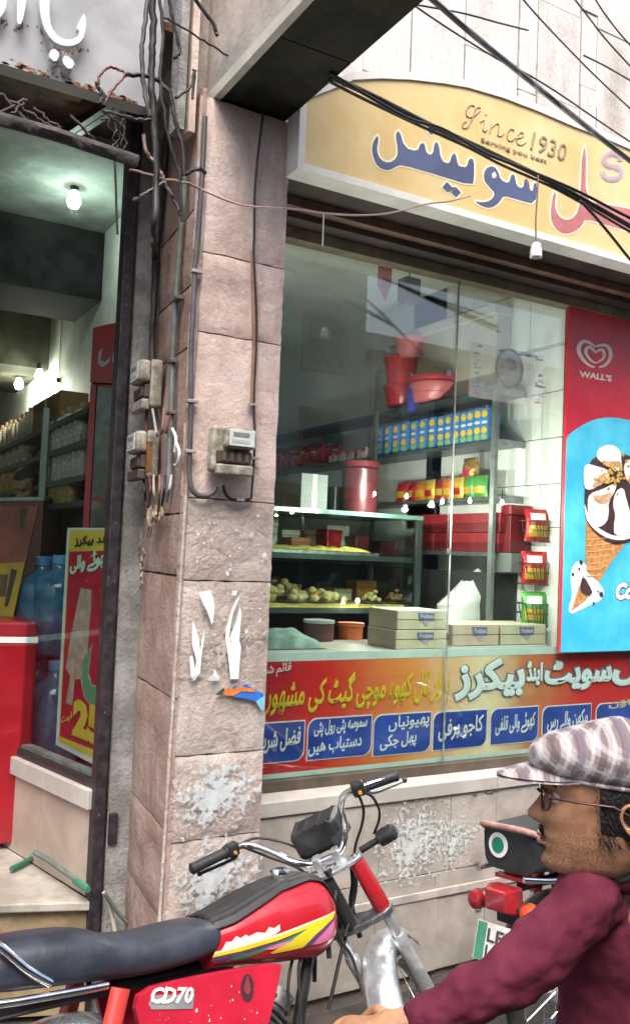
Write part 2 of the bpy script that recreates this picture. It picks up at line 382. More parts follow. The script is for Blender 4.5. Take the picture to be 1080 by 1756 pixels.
sd = V((SBX-PX0, 3.46-YP-.004, 0)); sW = sd.length; sn = V((-sd.y, sd.x, 0)).normalized()
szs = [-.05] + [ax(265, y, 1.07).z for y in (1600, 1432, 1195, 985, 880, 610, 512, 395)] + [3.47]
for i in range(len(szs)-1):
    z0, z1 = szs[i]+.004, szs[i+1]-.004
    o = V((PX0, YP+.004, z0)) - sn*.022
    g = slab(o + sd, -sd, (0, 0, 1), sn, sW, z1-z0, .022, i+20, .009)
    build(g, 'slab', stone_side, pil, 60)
# corner strip of the front-left edge
g = G(); pts = [(ay(345-.062*(y-440)+1, y, YP-.004)) for y in range(330, 1600, 30)]
g.tube([V((p.x+.004*noise.noise(V((i, 0, 0))), YP+.004, p.z)) for i, p in enumerate(pts)], [.007+.005*noise.noise(V((i*.9, 3, 0))) for i in range(len(pts))], 6)
build(g, 'corner_strip', stone_grey, pil, 60)
# upper shaft of the pillar beside and above the beam
build(G().prism([(PX0-.02, YP+.10, 3.47), (PX1, YP+.10, 3.47), (PX1, 3.6, 3.47), (SBX-.02, 3.6, 3.47)], (0, 0, 2.6)), 'upper_shaft', M('grey_plaster', (.27, .235, .215), .9, var=.3, scale=6, bump=.6, bscale=30), pil, 0)
# vertical battens that carry the cables on the shaft
for (xa, xb, c) in ((1.03, 1.06, cement), (1.075, 1.10, stone_pink)):
    build(G().box(xa, YP+.02, 3.3, xb, YP+.10, 5.4), 'batten', c, pil, 0)

# ------------------------------------------------------------------ concrete beam over the street
bm_ = thing('canopy_beam', 'grey concrete beam jutting out over the street from the pillar top', 'beam', (1.32, 2.2, 3.45))
bx0, bx1, bz = 1.166, 1.47, 3.452
plaster_beam = M('pale_plaster', (.36, .35, .32), .8, var=.25, scale=3.5, bump=.3, bscale=40, col2=(.44, .38, .33))
build(G().box(bx0, 1.35, bz+.012, bx1, YP+.13, bz+.95), 'beam_body', plaster_beam, bm_, 0)
build(G().box(bx0-.006, 1.345, bz-.012, bx0+.022, YP+.128, bz+.03), 'edge_trim', M('pale_trim', (.46, .45, .40), .6, var=.12, scale=9), bm_, 0)
soff = M('shade_soffit', (.022, .026, .018), .8, var=.45, scale=5, col2=(.036, .032, .022), spec=.2, bump=.3)  # underside sheets: the beam's shade is put into this near-black olive colour
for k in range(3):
    y0 = 1.35 + k*(YP+.11-1.35)/3; build(G().box(bx0+.025, y0+.003, bz, bx1-.002, y0+(YP+.11-1.35)/3-.003, bz+.011), 'shade_panel', soff, bm_, 0)

# ------------------------------------------------------------------ upper wall with pale cladding
uw = thing('upper_wall', 'pale white stone clad wall above the yellow shop sign', 'wall', (2.4, 3.1, 3.5))
build(G().box(1.49, 3.10, 3.30, 5.4, 3.5, 6.2), 'backing', M('pale_mortar', (.42, .41, .39), .9), uw, 0)
clad = stone_mat('white_cladding', (.60, .585, .57), (.66, .65, .635), (.52, .50, .48), .35)
xs = [ay(x, 130, 3.08).x for x in (560, 618, 700, 792, 884, 916, 990, 1018)]
xs = [1.5] + xs + [xs[-1]+.3*k for k in range(1, 5)]
for i in range(len(xs)-1):
    z = 3.5 - random.random()*.3
    while z < 6.0:
        h = random.uniform(.35, .75); zz = min(6.1, z+h)
        d = random.uniform(0, .014)
        build(G().box(xs[i]+.004, 3.072-d, z+.004, xs[i+1]-.004, 3.102, zz-.004), 'cladding_panel', clad, uw, 0); z = zz

# ------------------------------------------------------------------ yellow sign
YS = 2.82
sg = thing('shop_sign', 'arched yellow signboard with navy and red Urdu lettering above the window', 'sign', (2.9, 2.9, 3.2))
b0, b1 = ay(511, 290, YS), ay(1080, 451, YS)
zb = (b0.z+b1.z)/2; x0 = b0.x
tl = ay(527, 166, YS)
arch = [ay(x, y, YS) for x, y in ((575, 140), (602, 128), (650, 126), (700, 128), (760, 135), (800, 142), (860, 160), (920, 183), (980, 209), (1037, 231), (1080, 250))]
xm = arch[-1].x
topz = max(p.z for p in arch)
poly = [V((x0, YS, zb)), V((x0, YS, tl.z))] + arch + [V((xm+.35, YS, arch[-1].z-.015)), V((xm+.8, YS, arch[-1].z-.1)), V((xm+1.15, YS, tl.z)), V((xm+1.15, YS, zb))]
flex = M('yellow_flex', (.66, .485, .20), .5, var=.08, scale=1.6, col2=(.73, .59, .33), bump=.03, bscale=6)
build(G().prism(poly, (0, .085, 0)), 'panel', [flex], sg, 0)
ring2 = [(p.x, p.z) for p in poly]; inn = offset_poly(ring2, -.022); out = offset_poly(ring2, .006)
g = G(); n = len(out)
for (a, b, ya, yb) in ((out, inn, YS-.008, YS-.008),):
    g.loft([[(x, YS+.09, z) for x, z in out], [(x, YS-.008, z) for x, z in out], [(x, YS-.008, z) for x, z in inn], [(x, YS+.002, z) for x, z in inn]], caps=False)
build(g, 'frame', M('white_frame', (.74, .73, .70), .5, var=.08, scale=9), sg, 0)
def zp(pts): return [(630+x/2.4, 120+y/2.4) for x, y in pts]
L1 = [(40, 268), (22, 300), (18, 335), (33, 385), (60, 408), (92, 412), (122, 395), (140, 388), (290, 432), (432, 476), (438, 440), (438, 368), (418, 362), (408, 400), (388, 398), (372, 394), (362, 342), (348, 346), (336, 388), (302, 372), (292, 300), (276, 296), (268, 350), (242, 344), (234, 300), (216, 302), (206, 335), (152, 320), (132, 248), (114, 262), (126, 330), (120, 362), (88, 384), (54, 370), (36, 332), (46, 282)]
L2 = [(478, 425), (490, 402), (515, 394), (536, 414), (546, 452), (582, 468), (590, 430), (605, 430), (612, 478), (640, 488), (645, 448), (660, 452), (668, 496), (680, 498), (684, 462), (698, 468), (690, 553), (620, 534), (558, 515), (545, 542), (510, 568), (472, 562), (438, 538), (470, 546), (505, 538), (527, 508), (498, 478), (480, 455)]
R1 = [(882, 345), (898, 302), (896, 540), (960, 550), (1020, 560), (1080, 572), (1200, 600), (1200, 690), (1080, 665), (1000, 642), (894, 610), (882, 640), (852, 664), (810, 676), (770, 652), (750, 602), (764, 500), (776, 506), (768, 560), (786, 604), (820, 620), (855, 602), (872, 560), (878, 450)]
halo = M('cream_print', (.78, .72, .55), .5, var=.04); redw = M('faded_red_print', (.50, .17, .18), .5, var=.15, scale=7)
for pts, mt in ((L1, navy), (L2, navy), (R1, redw)):
    p = smooth_poly(zp(pts), 1)
    g = G(); px_prism(g, offset_poly(p, 3.0), YS-.0012, .0020); build(g, 'letter_outline', halo, sg, 0)
    g = G(); px_prism(g, p, YS-.0022, .0012); build(g, 'letter', mt, sg, 0)
for cx_, cy_ in ((327, 482), (362, 502), (262, 246)):
    q = zp([(cx_, cy_-22), (cx_+22, cy_+2), (cx_+2, cy_+22), (cx_-20, cy_)])
    g = G(); px_prism(g, offset_poly(q, 2.5), YS-.0012, .0020); build(g, 'letter_outline', halo, sg, 0)
    g = G(); px_prism(g, q, YS-.0022, .0012); build(g, 'letter_dot', navy, sg, 0)
g = G(); q = zp([(512, 425), (523, 418), (530, 432), (525, 446), (512, 442)]); px_prism(g, q, YS-.0034, .0012); build(g, 'letter_dot', halo, sg, 0)
ink = M('brown_ink', (.32, .25, .17), .6, var=.1)
def stroke(parent, pts, r, Y, mat, name='letter', closed=False, k=6):
    g = G(); q = catmull(pts, k); g.tube([ay(x, y, Y) for x, y in q], [r*(.6+.5*abs(sin(i*.55))) for i in range(len(q))], 5); return build(g, name, mat, parent, 60)
for st in ([(440, 150), (425, 145), (408, 160), (405, 185), (425, 195), (455, 175), (462, 155), (445, 160), (430, 200), (410, 235), (392, 238), (390, 222), (405, 212)],
           [(462, 215), (480, 208), (474, 240), (480, 254), (492, 246)], [(508, 216), (502, 262), (508, 240), (528, 222), (540, 231), (534, 266), (546, 273), (560, 262)],
           [(602, 250), (588, 243), (574, 262), (576, 286), (590, 292), (606, 280)], [(484, 182), (488, 187)],
           [(606, 282), (632, 278), (640, 264), (626, 258), (612, 280), (616, 304), (634, 308), (652, 296)]):
    stroke(sg, zp(st), .0034, YS-.001, ink)
text('1930', ay(630+668/2.4, 120+325/2.4, YS-.002), ay(630+812/2.4, 120+378/2.4, YS-.002), .082, (0, -1, 0), ink, sg, thick=.003, shear=.1, urdu=False, up=(0.12, 0, 1))
text('Serving you best', ay(630+465/2.4, 120+298/2.4, YS-.002), ay(630+735/2.4, 120+388/2.4, YS-.002), .022, (0, -1, 0), ink, sg, thick=.003, urdu=False, up=(0, 0, 1))
pinkp = M('pink_print', (.62, .30, .30), .5); bluep = M('pale_blue_print', (.30, .48, .62), .5)
c = zp([(1005, 397)])[0]
def sarc(cx_, cy_, rx, ry, a0, a1, n=14): return [(cx_+rx*cos(radians(a0+(a1-a0)*i/n)), cy_+ry*sin(radians(a0+(a1-a0)*i/n))) for i in range(n+1)]
for ofs, mt, rr in ((0, bluep, .016), (0, pinkp, .009)):
    pts = sarc(c[0]+0, c[1]-11, 14, 11, 10, -270) + sarc(c[0], c[1]+11, 15, 11, -80, 190)
    g = G(); q = [V((x, y, 0)) for x, y in pts]; hw = 5.2 if mt is bluep else 2.8; n = len(q); A_ = []; B_ = []
    for i in range(n):
        t_ = (q[min(i+1, n-1)]-q[max(i-1, 0)]).normalized(); n_ = V((t_.y, -t_.x, 0)); A_.append(q[i]+n_*hw); B_.append(q[i]-n_*hw)
    for i in range(n-1): g.prism([ay(p_.x, p_.y, YS-(.0012 if mt is bluep else .0024)-.00003*i) for p_ in (A_[i], A_[i+1], B_[i+1], B_[i])], (0, .0012, 0))
    build(g, 'letter', mt, sg, 0, kind='stuff')

# ------------------------------------------------------------------ shutter housing between the sign and the window
YG = 3.24
sh = thing('shutter_housing', 'dark brown shutter housing under the yellow sign', 'shutter housing', (2.9, 3.1, 3.1))
zw = ay(495, 412, YG).z
build(G().box(1.49, YS+.095, zb+.012, 4.5, YG+.06, zb+.06), 'hood', brown_wood, sh, 0)
build(G().box(1.49, YG-.03, zw+.045, 4.5, YG+.06, zb+.01), 'back_board', brown_wood, sh, 0)
for (yy, za, zb_) in ((YG-.10, zw+.085, zw+.118), (YG-.17, zb-.03, zb+.008)):
    build(G().box(1.49, yy, za, 4.5, yy+.05, zb_), 'rail', brown_strip, sh, 0)
build(G().box(1.49, YG-.12, zw+.05, 4.5, YG-.032, zw+.083), 'guide', brown_wood, sh, 0)

# ------------------------------------------------------------------ shop window
zg0 = ay(450, 1345, YG).z
win = thing('shop_window', 'large glazed shop window with two panes beside the pillar', 'window', (2.6, YG, zg0))
xse = ay(772, 900, YG).x
for a, b in ((1.485, xse-.002), (xse+.002, 4.5)):
    build(G().box(a, YG, zg0+.012, b, YG+.008, zw+.012), 'pane', pane_glass, win, 0)
build(G().box(1.485, YG-.035, zw, 4.5, YG+.04, zw+.046), 'head_frame', olive_frame, win, 0)
build(G().box(1.485, YG-.03, zg0-.028, 4.5, YG+.04, zg0+.012), 'sill_frame', M('brown_alu', (.11, .085, .065), .45, .4, var=.2), win, 0)
build(G().box(xse-.0035, YG-.005, zg0+.012, xse+.0035, YG-.001, zw), 'joint_strip', M('silicone', (.22, .25, .235), .35, var=.35, scale=12), win, 0)
for py in (945, 1090, 640):
    p = ay(769, py, YG-.008); build(G().box(p.x-.012, YG-.012, p.z-.012, p.x+.012, YG-.006, p.z+.012), 'clip', steel_grey, win, 0)

# ------------------------------------------------------------------ low wall under the window
YW = 3.1
lw = thing('low_wall', 'beige tiled low wall with cream sill under the shop window', 'wall', (2.9, 3.2, 0))
build(G().box(1.49, YW+.02, -.06, 4.6, YG+.2, zg0-.045), 'backing', mortar, lw, 0)
zs1 = ay(500, 1396, YW-.010).z
g = G(); xs = [1.487, ay(640, 1360, YW).x, ay(850, 1340, YW).x, 3.4, 4.6]
for i in range(4):
    build(G().box(xs[i]+.0015, YW-.010+random.uniform(-.002, .002), zs1-.004, xs[i+1]-.0015, YG+.03, zg0-.030), 'sill_slab', cream_slab, lw, 0, .004)
rows = [(.012, ay(650, 1556, YW).z-.004), (ay(650, 1546, YW).z+.008, ay(700, 1505, YW).z-.002), (ay(700, 1505, YW).z+.002, zs1-.008)]
vj = [[(528, 1640), (640, 1640), (748, 1600), (830, 1590)], [(560, 1530), (746, 1520), (860, 1500)], [(536, 1450), (650, 1450), (772, 1430), (850, 1420)]]
for (z0, z1), js in zip(rows, vj):
    xs = [1.487] + [ay(x, y, YW).x for x, y in js]; xs += [xs[-1]+.35, xs[-1]+.75, 4.6]
    for i in range(len(xs)-1):
        d = random.uniform(-.002, .003)
        build(G().box(xs[i]+.0012, YW+d, z0, xs[i+1]-.0012, YW+.022, z1), 'tile', tile_beige, lw, 0, .002)
build(G().box(1.487, YW-.008, rows[0][1]+.001, 4.6, YW+.02, rows[1][0]-.001), 'moulding', M('worn_moulding', (.40, .37, .335), .6, var=.18, scale=9, bump=.2), lw, 0, .003)

# flakes: small torn bits of paper and paint left on a face
def flakes(name, poly, Y, n, mat, rmin, rmax, parent, seed, dens=None):
    rnd = random.Random(seed); g = G()
    xs = [p[0] for p in poly]; ys = [p[1] for p in poly]
    def inside(x, y):
        c = False
        for i in range(len(poly)):
            (xa, ya), (xb, yb) = poly[i-1], poly[i]
            if (ya > y) != (yb > y) and x < (xb-xa)*(y-ya)/(yb-ya)+xa: c = not c
        return c
    k = 0
    for _ in range(n*30):
        if k >= n: break
        x, y = rnd.uniform(min(xs), max(xs)), rnd.uniform(min(ys), max(ys))
        if not inside(x, y): continue
        if noise.noise(V((x*.035, y*.035, seed)))*.6 + noise.noise(V((x*.1, y*.1, seed))) < (0 if dens is None else dens): continue
        r = rnd.uniform(rmin, rmax)*(1 if rnd.random() < .8 else 1.9); m = rnd.randint(5, 8); a0 = rnd.random()*6
        pts = [(x + r*rnd.uniform(.45, 1)*cos(a0+2*pi*i/m), y + r*rnd.uniform(.5, 1.3)*sin(a0+2*pi*i/m)) for i in range(m)]
        g.prism([ay(px, py, Y) for px, py in pts], (0, .0015, 0)); k += 1
    return build(g, name, mat, parent, 0, kind='stuff')
limew = M('lime_residue', (.60, .60, .57), .9, var=.15, scale=20)
bluew = M('blue_grey_residue', (.45, .50, .50), .9, var=.15, scale=20)
def residue(px0, py0, px1, py1, Y, par, col, scale=42, thr=.62):
    a, c = ay(px0, py0, Y), ay(px1, py1, Y); hx, hz = abs(c.x-a.x)/2, abs(a.z-c.z)/2; m = V(((a.x+c.x)/2, Y, (a.z+c.z)/2))
    k = len(par.children); o = build(G().box(m.x-hx, Y, m.z-hz, m.x+hx, Y+.0012, m.z+hz), 'paint_residue', residue_mat('residue_%s_%d' % (par.name, k), col, hx, hz, scale, thr), None, 0)
    for v in o.data.vertices: v.co.z -= hz
    o.parent = par; o.matrix_parent_inverse = WM[par].inverted(); o.location = m; WM[o] = Matrix.Translation(m); return o
residue(640, 1375, 775, 1510, YW-.0045, lw, (.64, .68, .66), 48, .66)
residue(730, 1370, 830, 1500, YW-.0056, lw, (.64, .68, .66), 60, .73)
g = G()
for (cx_, cy_, r) in ((848, 1352, 9), (838, 1358, 7), (756, 1360, 6), (857, 1346, 6), (762, 1362, 4), (745, 1364, 4), (815, 1362, 5), (819, 1480, 5), (812, 1540, 8), (820, 1560, 6)):
    g.prism([ay(cx_+r*random.uniform(.6, 1.3)*cos(a), cy_+.55*r*random.uniform(.6, 1.2)*sin(a), YW-.0045) for a in [i*.785 for i in range(8)]], (0, .002, 0))
build(g, 'chipped_hole', mortar, lw, 0, kind='stuff')
g = G()
for y0, ln in ((1364, 1), ):
    px = 448
    while px < 870:
        w_ = random.uniform(14, 30); yy = 1402 - .145*(px-448) + random.uniform(-1.5, 1.5)
        g.prism([ay(px, yy-1.2, YW-.0042), ay(px+w_, yy-.145*w_-1.3, YW-.0042), ay(px+w_, yy-.145*w_+random.uniform(.6, 2), YW-.0042), ay(px, yy+random.uniform(.6, 2), YW-.0042)], (0, .002, 0)); px += w_*random.uniform(.9, 1.25)
build(g, 'crack_line', mortar, lw, 0, kind='stuff')
residue(296, 1300, 446, 1410, YP-.013, pil, (.62, .67, .69), 34, .64)
residue(286, 1420, 446, 1570, YP-.013, pil, (.60, .65, .67), 34, .67)
residue(320, 1000, 462, 1190, YP-.012, pil, (.50, .47, .44), 45, .76)
flakes('paint_residue', [(340, 890), (455, 880), (455, 985), (330, 985)], YP-.016, 45, limew, .5, 3.2, pil, 8, .05)
flakes('paint_residue', [(340, 1070), (460, 1010), (455, 1110), (340, 1180)], YP-.016, 25, limew, .5, 2.2, pil, 9, .1)

# ------------------------------------------------------------------ torn paper on the pillar
paper = M('white_paper', (.82, .83, .85), .7, var=.04)
def z6(pts): return [(200+x/3.6, 860+y/3.6) for x, y in pts]
def curl(name, pts, label, mat=paper, group=None, lift=.006):
    p = z6(pts); g = G(); q = [ay(x, y, YP-.018 - lift*random.random()) for x, y in p]
    g.prism(q, (0, .0012, 0)); return tag(build(g, name, mat, None, 0), label, 'paper scrap', group)
curl('paper_scrap', [(508, 562), (530, 548), (578, 546), (598, 600), (606, 660), (596, 740), (588, 762), (566, 690), (540, 640)], 'white wedge shaped paper scrap, topmost of the torn bits on the pillar')
curl('paper_scrap', [(470, 735), (492, 790), (510, 860), (518, 920), (530, 840), (546, 788), (540, 850), (524, 960), (516, 1060), (480, 1108), (458, 1080), (452, 960), (468, 950), (486, 1040), (494, 980), (466, 880)], 'forked white paper scrap at the left of the torn bits on the pillar')
curl('paper_scrap', [(762, 580), (720, 690), (700, 790), (692, 860), (740, 740), (762, 650), (770, 700), (758, 860), (768, 900), (752, 1096), (704, 1096), (690, 960), (674, 860), (676, 790), (710, 670), (738, 610)], 'tall white two pronged paper strip torn on the pillar')
curl('paper_scrap', [(716, 556), (742, 548), (738, 578), (712, 578)], 'tiny square white paper bit above the tall strip')
curl('paper_scrap', [(566, 1106), (580, 1072), (596, 1076), (608, 1034), (622, 1075), (638, 1080), (634, 1106)], 'small jagged white paper remnant low on the pillar')
st = thing('sticker_remnant', 'torn blue and orange printed sticker remnant on the pillar', 'sticker', tuple(ay(410, 1185, YP-.016)))
for pts, mt, d in (([(775, 1140), (800, 1125), (820, 1140), (860, 1165), (905, 1185), (915, 1250), (900, 1290), (870, 1240), (820, 1220), (770, 1212), (700, 1200), (720, 1140)], M('blue_print', (.03, .16, .55), .4, var=.2, scale=20), 0),
                   ([(660, 1180), (690, 1145), (720, 1160), (760, 1140), (850, 1160), (855, 1178), (770, 1172), (720, 1200), (670, 1196)], M('orange_print', (.68, .20, .05), .4, var=.2, scale=20), .002),
                   ([(610, 1192), (660, 1150), (672, 1165), (650, 1200)], M('green_dark_print', (.05, .09, .05), .5), .001),
                   ([(860, 1235), (912, 1200), (914, 1262), (898, 1294)], M('cyan_print', (.20, .50, .62), .4), .003)):
    g = G(); g.prism([ay(x, y, YP-.016-d) for x, y in z6(pts)], (0, .0012, 0)); build(g, 'print', mt, st, 0)
# ------------------------------------------------------------------ printed banner inside the lower glass
YB = 3.262
bp0 = ay(467, 1117, YB); bz1 = ay(780, 1112.5, YB).z; bz0 = ay(470, 1342, YB).z
bn = thing('window_banner', 'red and cream printed Urdu banner across the bottom of the shop window', 'banner', (2.6, YB, bz0))
bl, br = 1.49, 4.4
xa = bl; xc1, xc2, xc3 = ay(700, 1200, YB).x, ay(830, 1180, YB).x, ay(985, 1160, YB).x
red = (.70, .030, .026); org = (.84, .30, .08); crm = (.90, .74, .48)
bxo = (bl+br)/2
f_ = lambda x: (x-bl)/(br-bl)
bmat = ramp_mat('banner_print', 0, [(0, (.46, .022, .035)), (f_(ay(560, 1150, YB).x), red), (f_(xc1), org), (f_(xc2), crm), (f_(ay(905, 1180, YB).x), (.62, .24, .10)), (f_(xc3), red), (1, red)], .35, bl-bxo, br-bxo)
zt = ay(780, 1126, YB).z; zbm = ay(460, 1328, YB).z
build(G().box(bl, YB, zbm, br, YB+.004, zt), 'print', bmat, bn, 0)
# object coordinates of a part start at its thing, so shift the part origin to the middle of the sheet
bn.location.x = bxo; WM[bn] = Matrix.Translation((bxo, YB, bz0)); bn.matrix_world = WM[bn]
bpr = bn.children[0]
for v in bpr.data.vertices: v.co.x += 2.6-bxo
mint = M('mint_white', (.62, .74, .69), .4, var=.06)
build(G().box(bl, YB-.001, zt, br, YB+.005, bz1), 'border', mint, bn, 0)
build(G().box(bl, YB-.001, bz0, br, YB+.005, zbm), 'border', mint, bn, 0)
boxes = [((430, 1243), (521, 1236), (519, 1300), (430, 1312)), ((528, 1234), (636, 1227), (634, 1291), (527, 1305)), ((641, 1228), (738, 1221), (735, 1285), (639, 1298)),
         ((743, 1222), (834, 1217), (831, 1276), (741, 1288)), ((841, 1217), (922, 1211), (919, 1268), (840, 1278)), ((928, 1213), (1012, 1207), (1010, 1262), (930, 1272)), ((1020, 1208), (1100, 1203), (1098, 1255), (1022, 1266))]
bluep2 = M('blue_print_box', (.03, .075, .40), .35, var=.2, scale=4); whp = white_print
txt = [['فضل شریں'], ['سموسہ پٹی رول پٹی', 'دستیاب ہیں'], ['پھیونیاں', 'پھل جکی'], ['کاجو برفی'], ['کھوئے والی قلفی'], ['مکھن والے رس'], []]
for k, ((ax_, ay_), (bx_, by_), (cx_, cy_), (dx_, dy_)) in enumerate(boxes):
    A = [ay(ax_, ay_, YB), ay(bx_, by_, YB), ay(cx_, cy_, YB), ay(dx_, dy_, YB)]
    xl, xr = (A[0].x+A[3].x)/2, (A[1].x+A[2].x)/2; z1, z0 = (A[0].z+A[1].z)/2, (A[2].z+A[3].z)/2
    xl = max(xl, bl+.01)
    def rr(e, rad):
        p = []
        x0, x1, y0, y1 = xl-e, xr+e, z0-e, z1+e
        for i in range(7): a = radians(180-15*i); p.append((x0+rad+rad*cos(a), y1-rad+rad*sin(a)))
        p.append((x1, y1))
        for i in range(7): a = radians(-15*i); p.append((x1-rad+rad*cos(a), y0+rad+rad*sin(a)))
        p.append((x0, y0)); return p
    g = G(); g.prism([(x, YB-.0030, z) for x, z in rr(.005, .045)], (0, .0025, 0)); build(g, 'panel_outline', whp, bn, 0)
    g = G(); g.prism([(x, YB-.0045, z) for x, z in rr(0, .042)], (0, .0025, 0)); build(g, 'panel', bluep2, bn, 0)
    n = len(txt[k]); W_ = xr-xl; H_ = z1-z0
    for i, s in enumerate(txt[k]):
        hh = H_*(.60 if n == 1 else .42); zz = z0 + H_*(.2 if n == 1 else (.53 if i == 0 else .07))
        ww = W_*min(.84, .105*len(s)*(1 if n == 1 else .8)+.05); cxm = (xl+xr)/2 + (W_*.1 if k == 2 and i == 0 else -W_*.08 if n == 2 and i else 0)
        text(s, (cxm-ww/2, YB-.0047, zz), (cxm+ww/2, YB-.0047, zz+.014), hh, (0, -1, 0), whp, bn, bold=.02, thick=.002, up=(.06, 0, 1))
p0, p1 = ay(448, 1228, YB-.003), ay(762, 1197, YB-.003)
text('بازار لال کھوہ موچی گیٹ کی مشہور دکان', (p0.x-.13, YB-.003, p0.z-.015), (p1.x+.02, YB-.003, p0.z+.008), .172, (0, -1, 0), yellow_print, bn, bold=.022, thick=.0025, up=(.10, 0, 1))
text('قائم شدہ', ay(440, 1166, YB-.003), ay(497, 1157, YB-.003), .055, (0, -1, 0), whp, bn, bold=.015, thick=.0025, up=(.12, 0, 1))
oln = M('grey_outline', (.13, .17, .22), .5)
p0, p1 = ay(776, 1203, YB-.003), ay(1180, 1186, YB-.003); h_ = .20
for nm, m_, b_, d_ in (('letter_outline', oln, .085, 0), ('lettering', M('bright_white_print', (.80, .86, .86), .4, var=.03), .05, .003)):
    for s, fa, fb, dz, hs in (('بیکرز', 776, 897, 0, 1.0), ('اینڈ', 899, 927, .055, .62), ('سویٹ', 930, 1046, .02, .78), ('فضل', 1046, 1170, .03, .90)):
        e = .004 if b_ > .06 else 0
        q0, q1 = ay(fa, 1200-.05*(fa-776), YB), ay(fb, 1200-.05*(fb-776), YB)
        q0.z = q1.z = p0.z + dz
        text(s, (q0.x-e, YB-.003-d_, q0.z-e), (q1.x+e, YB-.003-d_, q0.z-e), h_*hs+2*e, (0, -1, 0), m_, bn, name=nm, bold=b_, thick=.0028)
text('جوہر ٹاؤن', ay(1042, 1216, YB-.003), ay(1150, 1206, YB-.003), .045, (0, -1, 0), M('cream_letter', (.72, .60, .35), .4), bn, bold=.03, thick=.002)

# ------------------------------------------------------------------ ice cream poster on the glass
YQ = 3.215
po = thing('ice_cream_poster', 'tall red and sky blue ice cream cone poster fixed to the window glass', 'poster', tuple(ay(1030, 1118, YQ)))
pz0 = ay(960, 1119, YQ).z; pz1 = ay(977, 520, YQ).z; pxl = ay(968, 830, YQ).x; pxr = pxl+.86
build(G().box(pxl, YQ, pz0, pxr, YQ+.018, pz1), 'board', M('poster_red', (.50, .015, .035), .35, var=.12, scale=2.2, col2=(.60, .03, .05)), po, 0)
def pq(pts): return [(960+x*120/555, 740+y*380/1756) for x, y in pts]
def pr(pts): return [(960+x*120/958, 540+y*220/1756) for x, y in pts]
def flat(name, pts, mt, lay, sm=0):
    g = G(); p = smooth_poly(pts, sm) if sm else pts
    g.prism([ay(x, y, YQ-.0016*lay-.0004) for x, y in p], (0, .0014, 0)); return build(g, name, mt, po, 0)
sky_c = M('poster_cyan', (.05, .47, .72), .35, var=.1, scale=3, col2=(.10, .58, .80))
zc = [ay(x, y, YQ-.002) for x, y in pr([(75, 1690), (120, 1640), (200, 1575), (300, 1510), (400, 1460), (500, 1425), (600, 1408), (700, 1405), (800, 1412), (958, 1440)])]
arc = [V((pxl+.001, YQ-.002, zc[0].z-.01))] + [V((max(p.x, pxl+.001), YQ-.002, p.z)) for p in zc] + [V((zc[-1].x+.1, YQ-.002, zc[-1].z-.03)), V((zc[-1].x+.25, YQ-.002, zc[-1].z-.12)), V((pxr-.001, YQ-.002, zc[0].z-.2)), V((pxr-.001, YQ-.002, pz0+.001)), V((pxl+.001, YQ-.002, pz0+.001))]
g = G(); g.prism(arc, (0, .0015, 0)); build(g, 'blue_field', sky_c, po, 0)
cream_ink = M('logo_cream', (.66, .58, .54), .4, var=.04)
def heart(out): g = G(); q = [ay(x, y, YQ-.003) for x, y in catmull(out, 5)]; return q
def band(pts, wd, mt):
    q = catmull([(x, y, 0) for x, y in pts], 5); a = []; b = []
    for i, p in enumerate(q):
        t = (q[min(i+1, len(q)-1)]-q[max(i-1, 0)]).normalized(); n_ = V((t.y, -t.x, 0)); k = wd*(1-.55*abs(i/(len(q)-1)-.5)*2)
        a.append(p+n_*k); b.append(p-n_*k)
    g = G(); n = len(q)
    for i in range(n-1):
        g.prism([ay(p.x, p.y, YQ-.0022) for p in (a[i], a[i+1], b[i+1], b[i])], (0, .0015, 0))
    return build(g, 'logo_heart', mt, po, 0, kind='stuff')
band(pr([(470, 715), (400, 690), (320, 620), (265, 530), (255, 440), (300, 370), (370, 365), (430, 400), (478, 435)]), 3.6, cream_ink)
band(pr([(535, 715), (610, 690), (670, 620), (690, 540), (665, 450), (600, 412), (530, 420), (478, 436)]), 3.4, cream_ink)
band(pr([(480, 660), (420, 620), (370, 560), (350, 500), (375, 445), (420, 450), (465, 490), (482, 520)]), 2.9, cream_ink)
band(pr([(480, 660), (545, 630), (595, 580), (600, 520), (575, 480), (535, 482), (500, 502), (482, 520)]), 2.7, cream_ink)
a_, b_ = pr([(258, 850), (700, 915)])
text("WALL'S", ay(*a_, YQ-.001), ay(*b_, YQ-.001), .034, (0, -1, 0), cream_ink, po, bold=.035, thick=.002, urdu=False, up=(0, 0, 1))
waf = M('waffle_print', (.52, .25, .08), .45, var=.25, scale=40); icew = M('cream_white_print', (.82, .80, .77), .4, var=.05, scale=20); choc = M('chocolate_print', (.055, .028, .028), .4, var=.3); nut = M('nut_print', (.60, .36, .08), .5, var=.35, scale=60, bump=.3); tan = M('toffee_print', (.55, .35, .20), .5, var=.2, scale=30)
glow = M('pale_splash', (.62, .80, .86), .5, var=.1, scale=20)
flat('splash', pq([(90, 1080), (150, 1010), (230, 1080), (300, 1190), (350, 1260), (340, 1330), (250, 1370), (150, 1420), (85, 1450), (60, 1410), (100, 1300), (80, 1180)]), glow, 2, 2)
flat('cone', pq([(205, 700), (330, 830), (520, 880), (400, 1040), (305, 1190), (210, 1110), (200, 1000)]), waf, 3, 0)
wl = M('waffle_line', (.66, .42, .20), .5)
for k in range(7):
    y = 840+k*48; x1_ = 500-k*33; flat('waffle_line', pq([(212, y+10), (260, y+14), (320, y+2), (x1_, y-10), (x1_, y-3), (320, y+9), (260, y+21), (212, y+17)]), wl, 4)
flat('chocolate_rim', pq([(190, 455), (200, 700), (260, 790), (340, 860), (430, 900), (520, 885), (600, 850), (640, 600), (600, 220), (520, 180), (440, 170), (300, 190), (230, 240)]), choc, 4, 1)
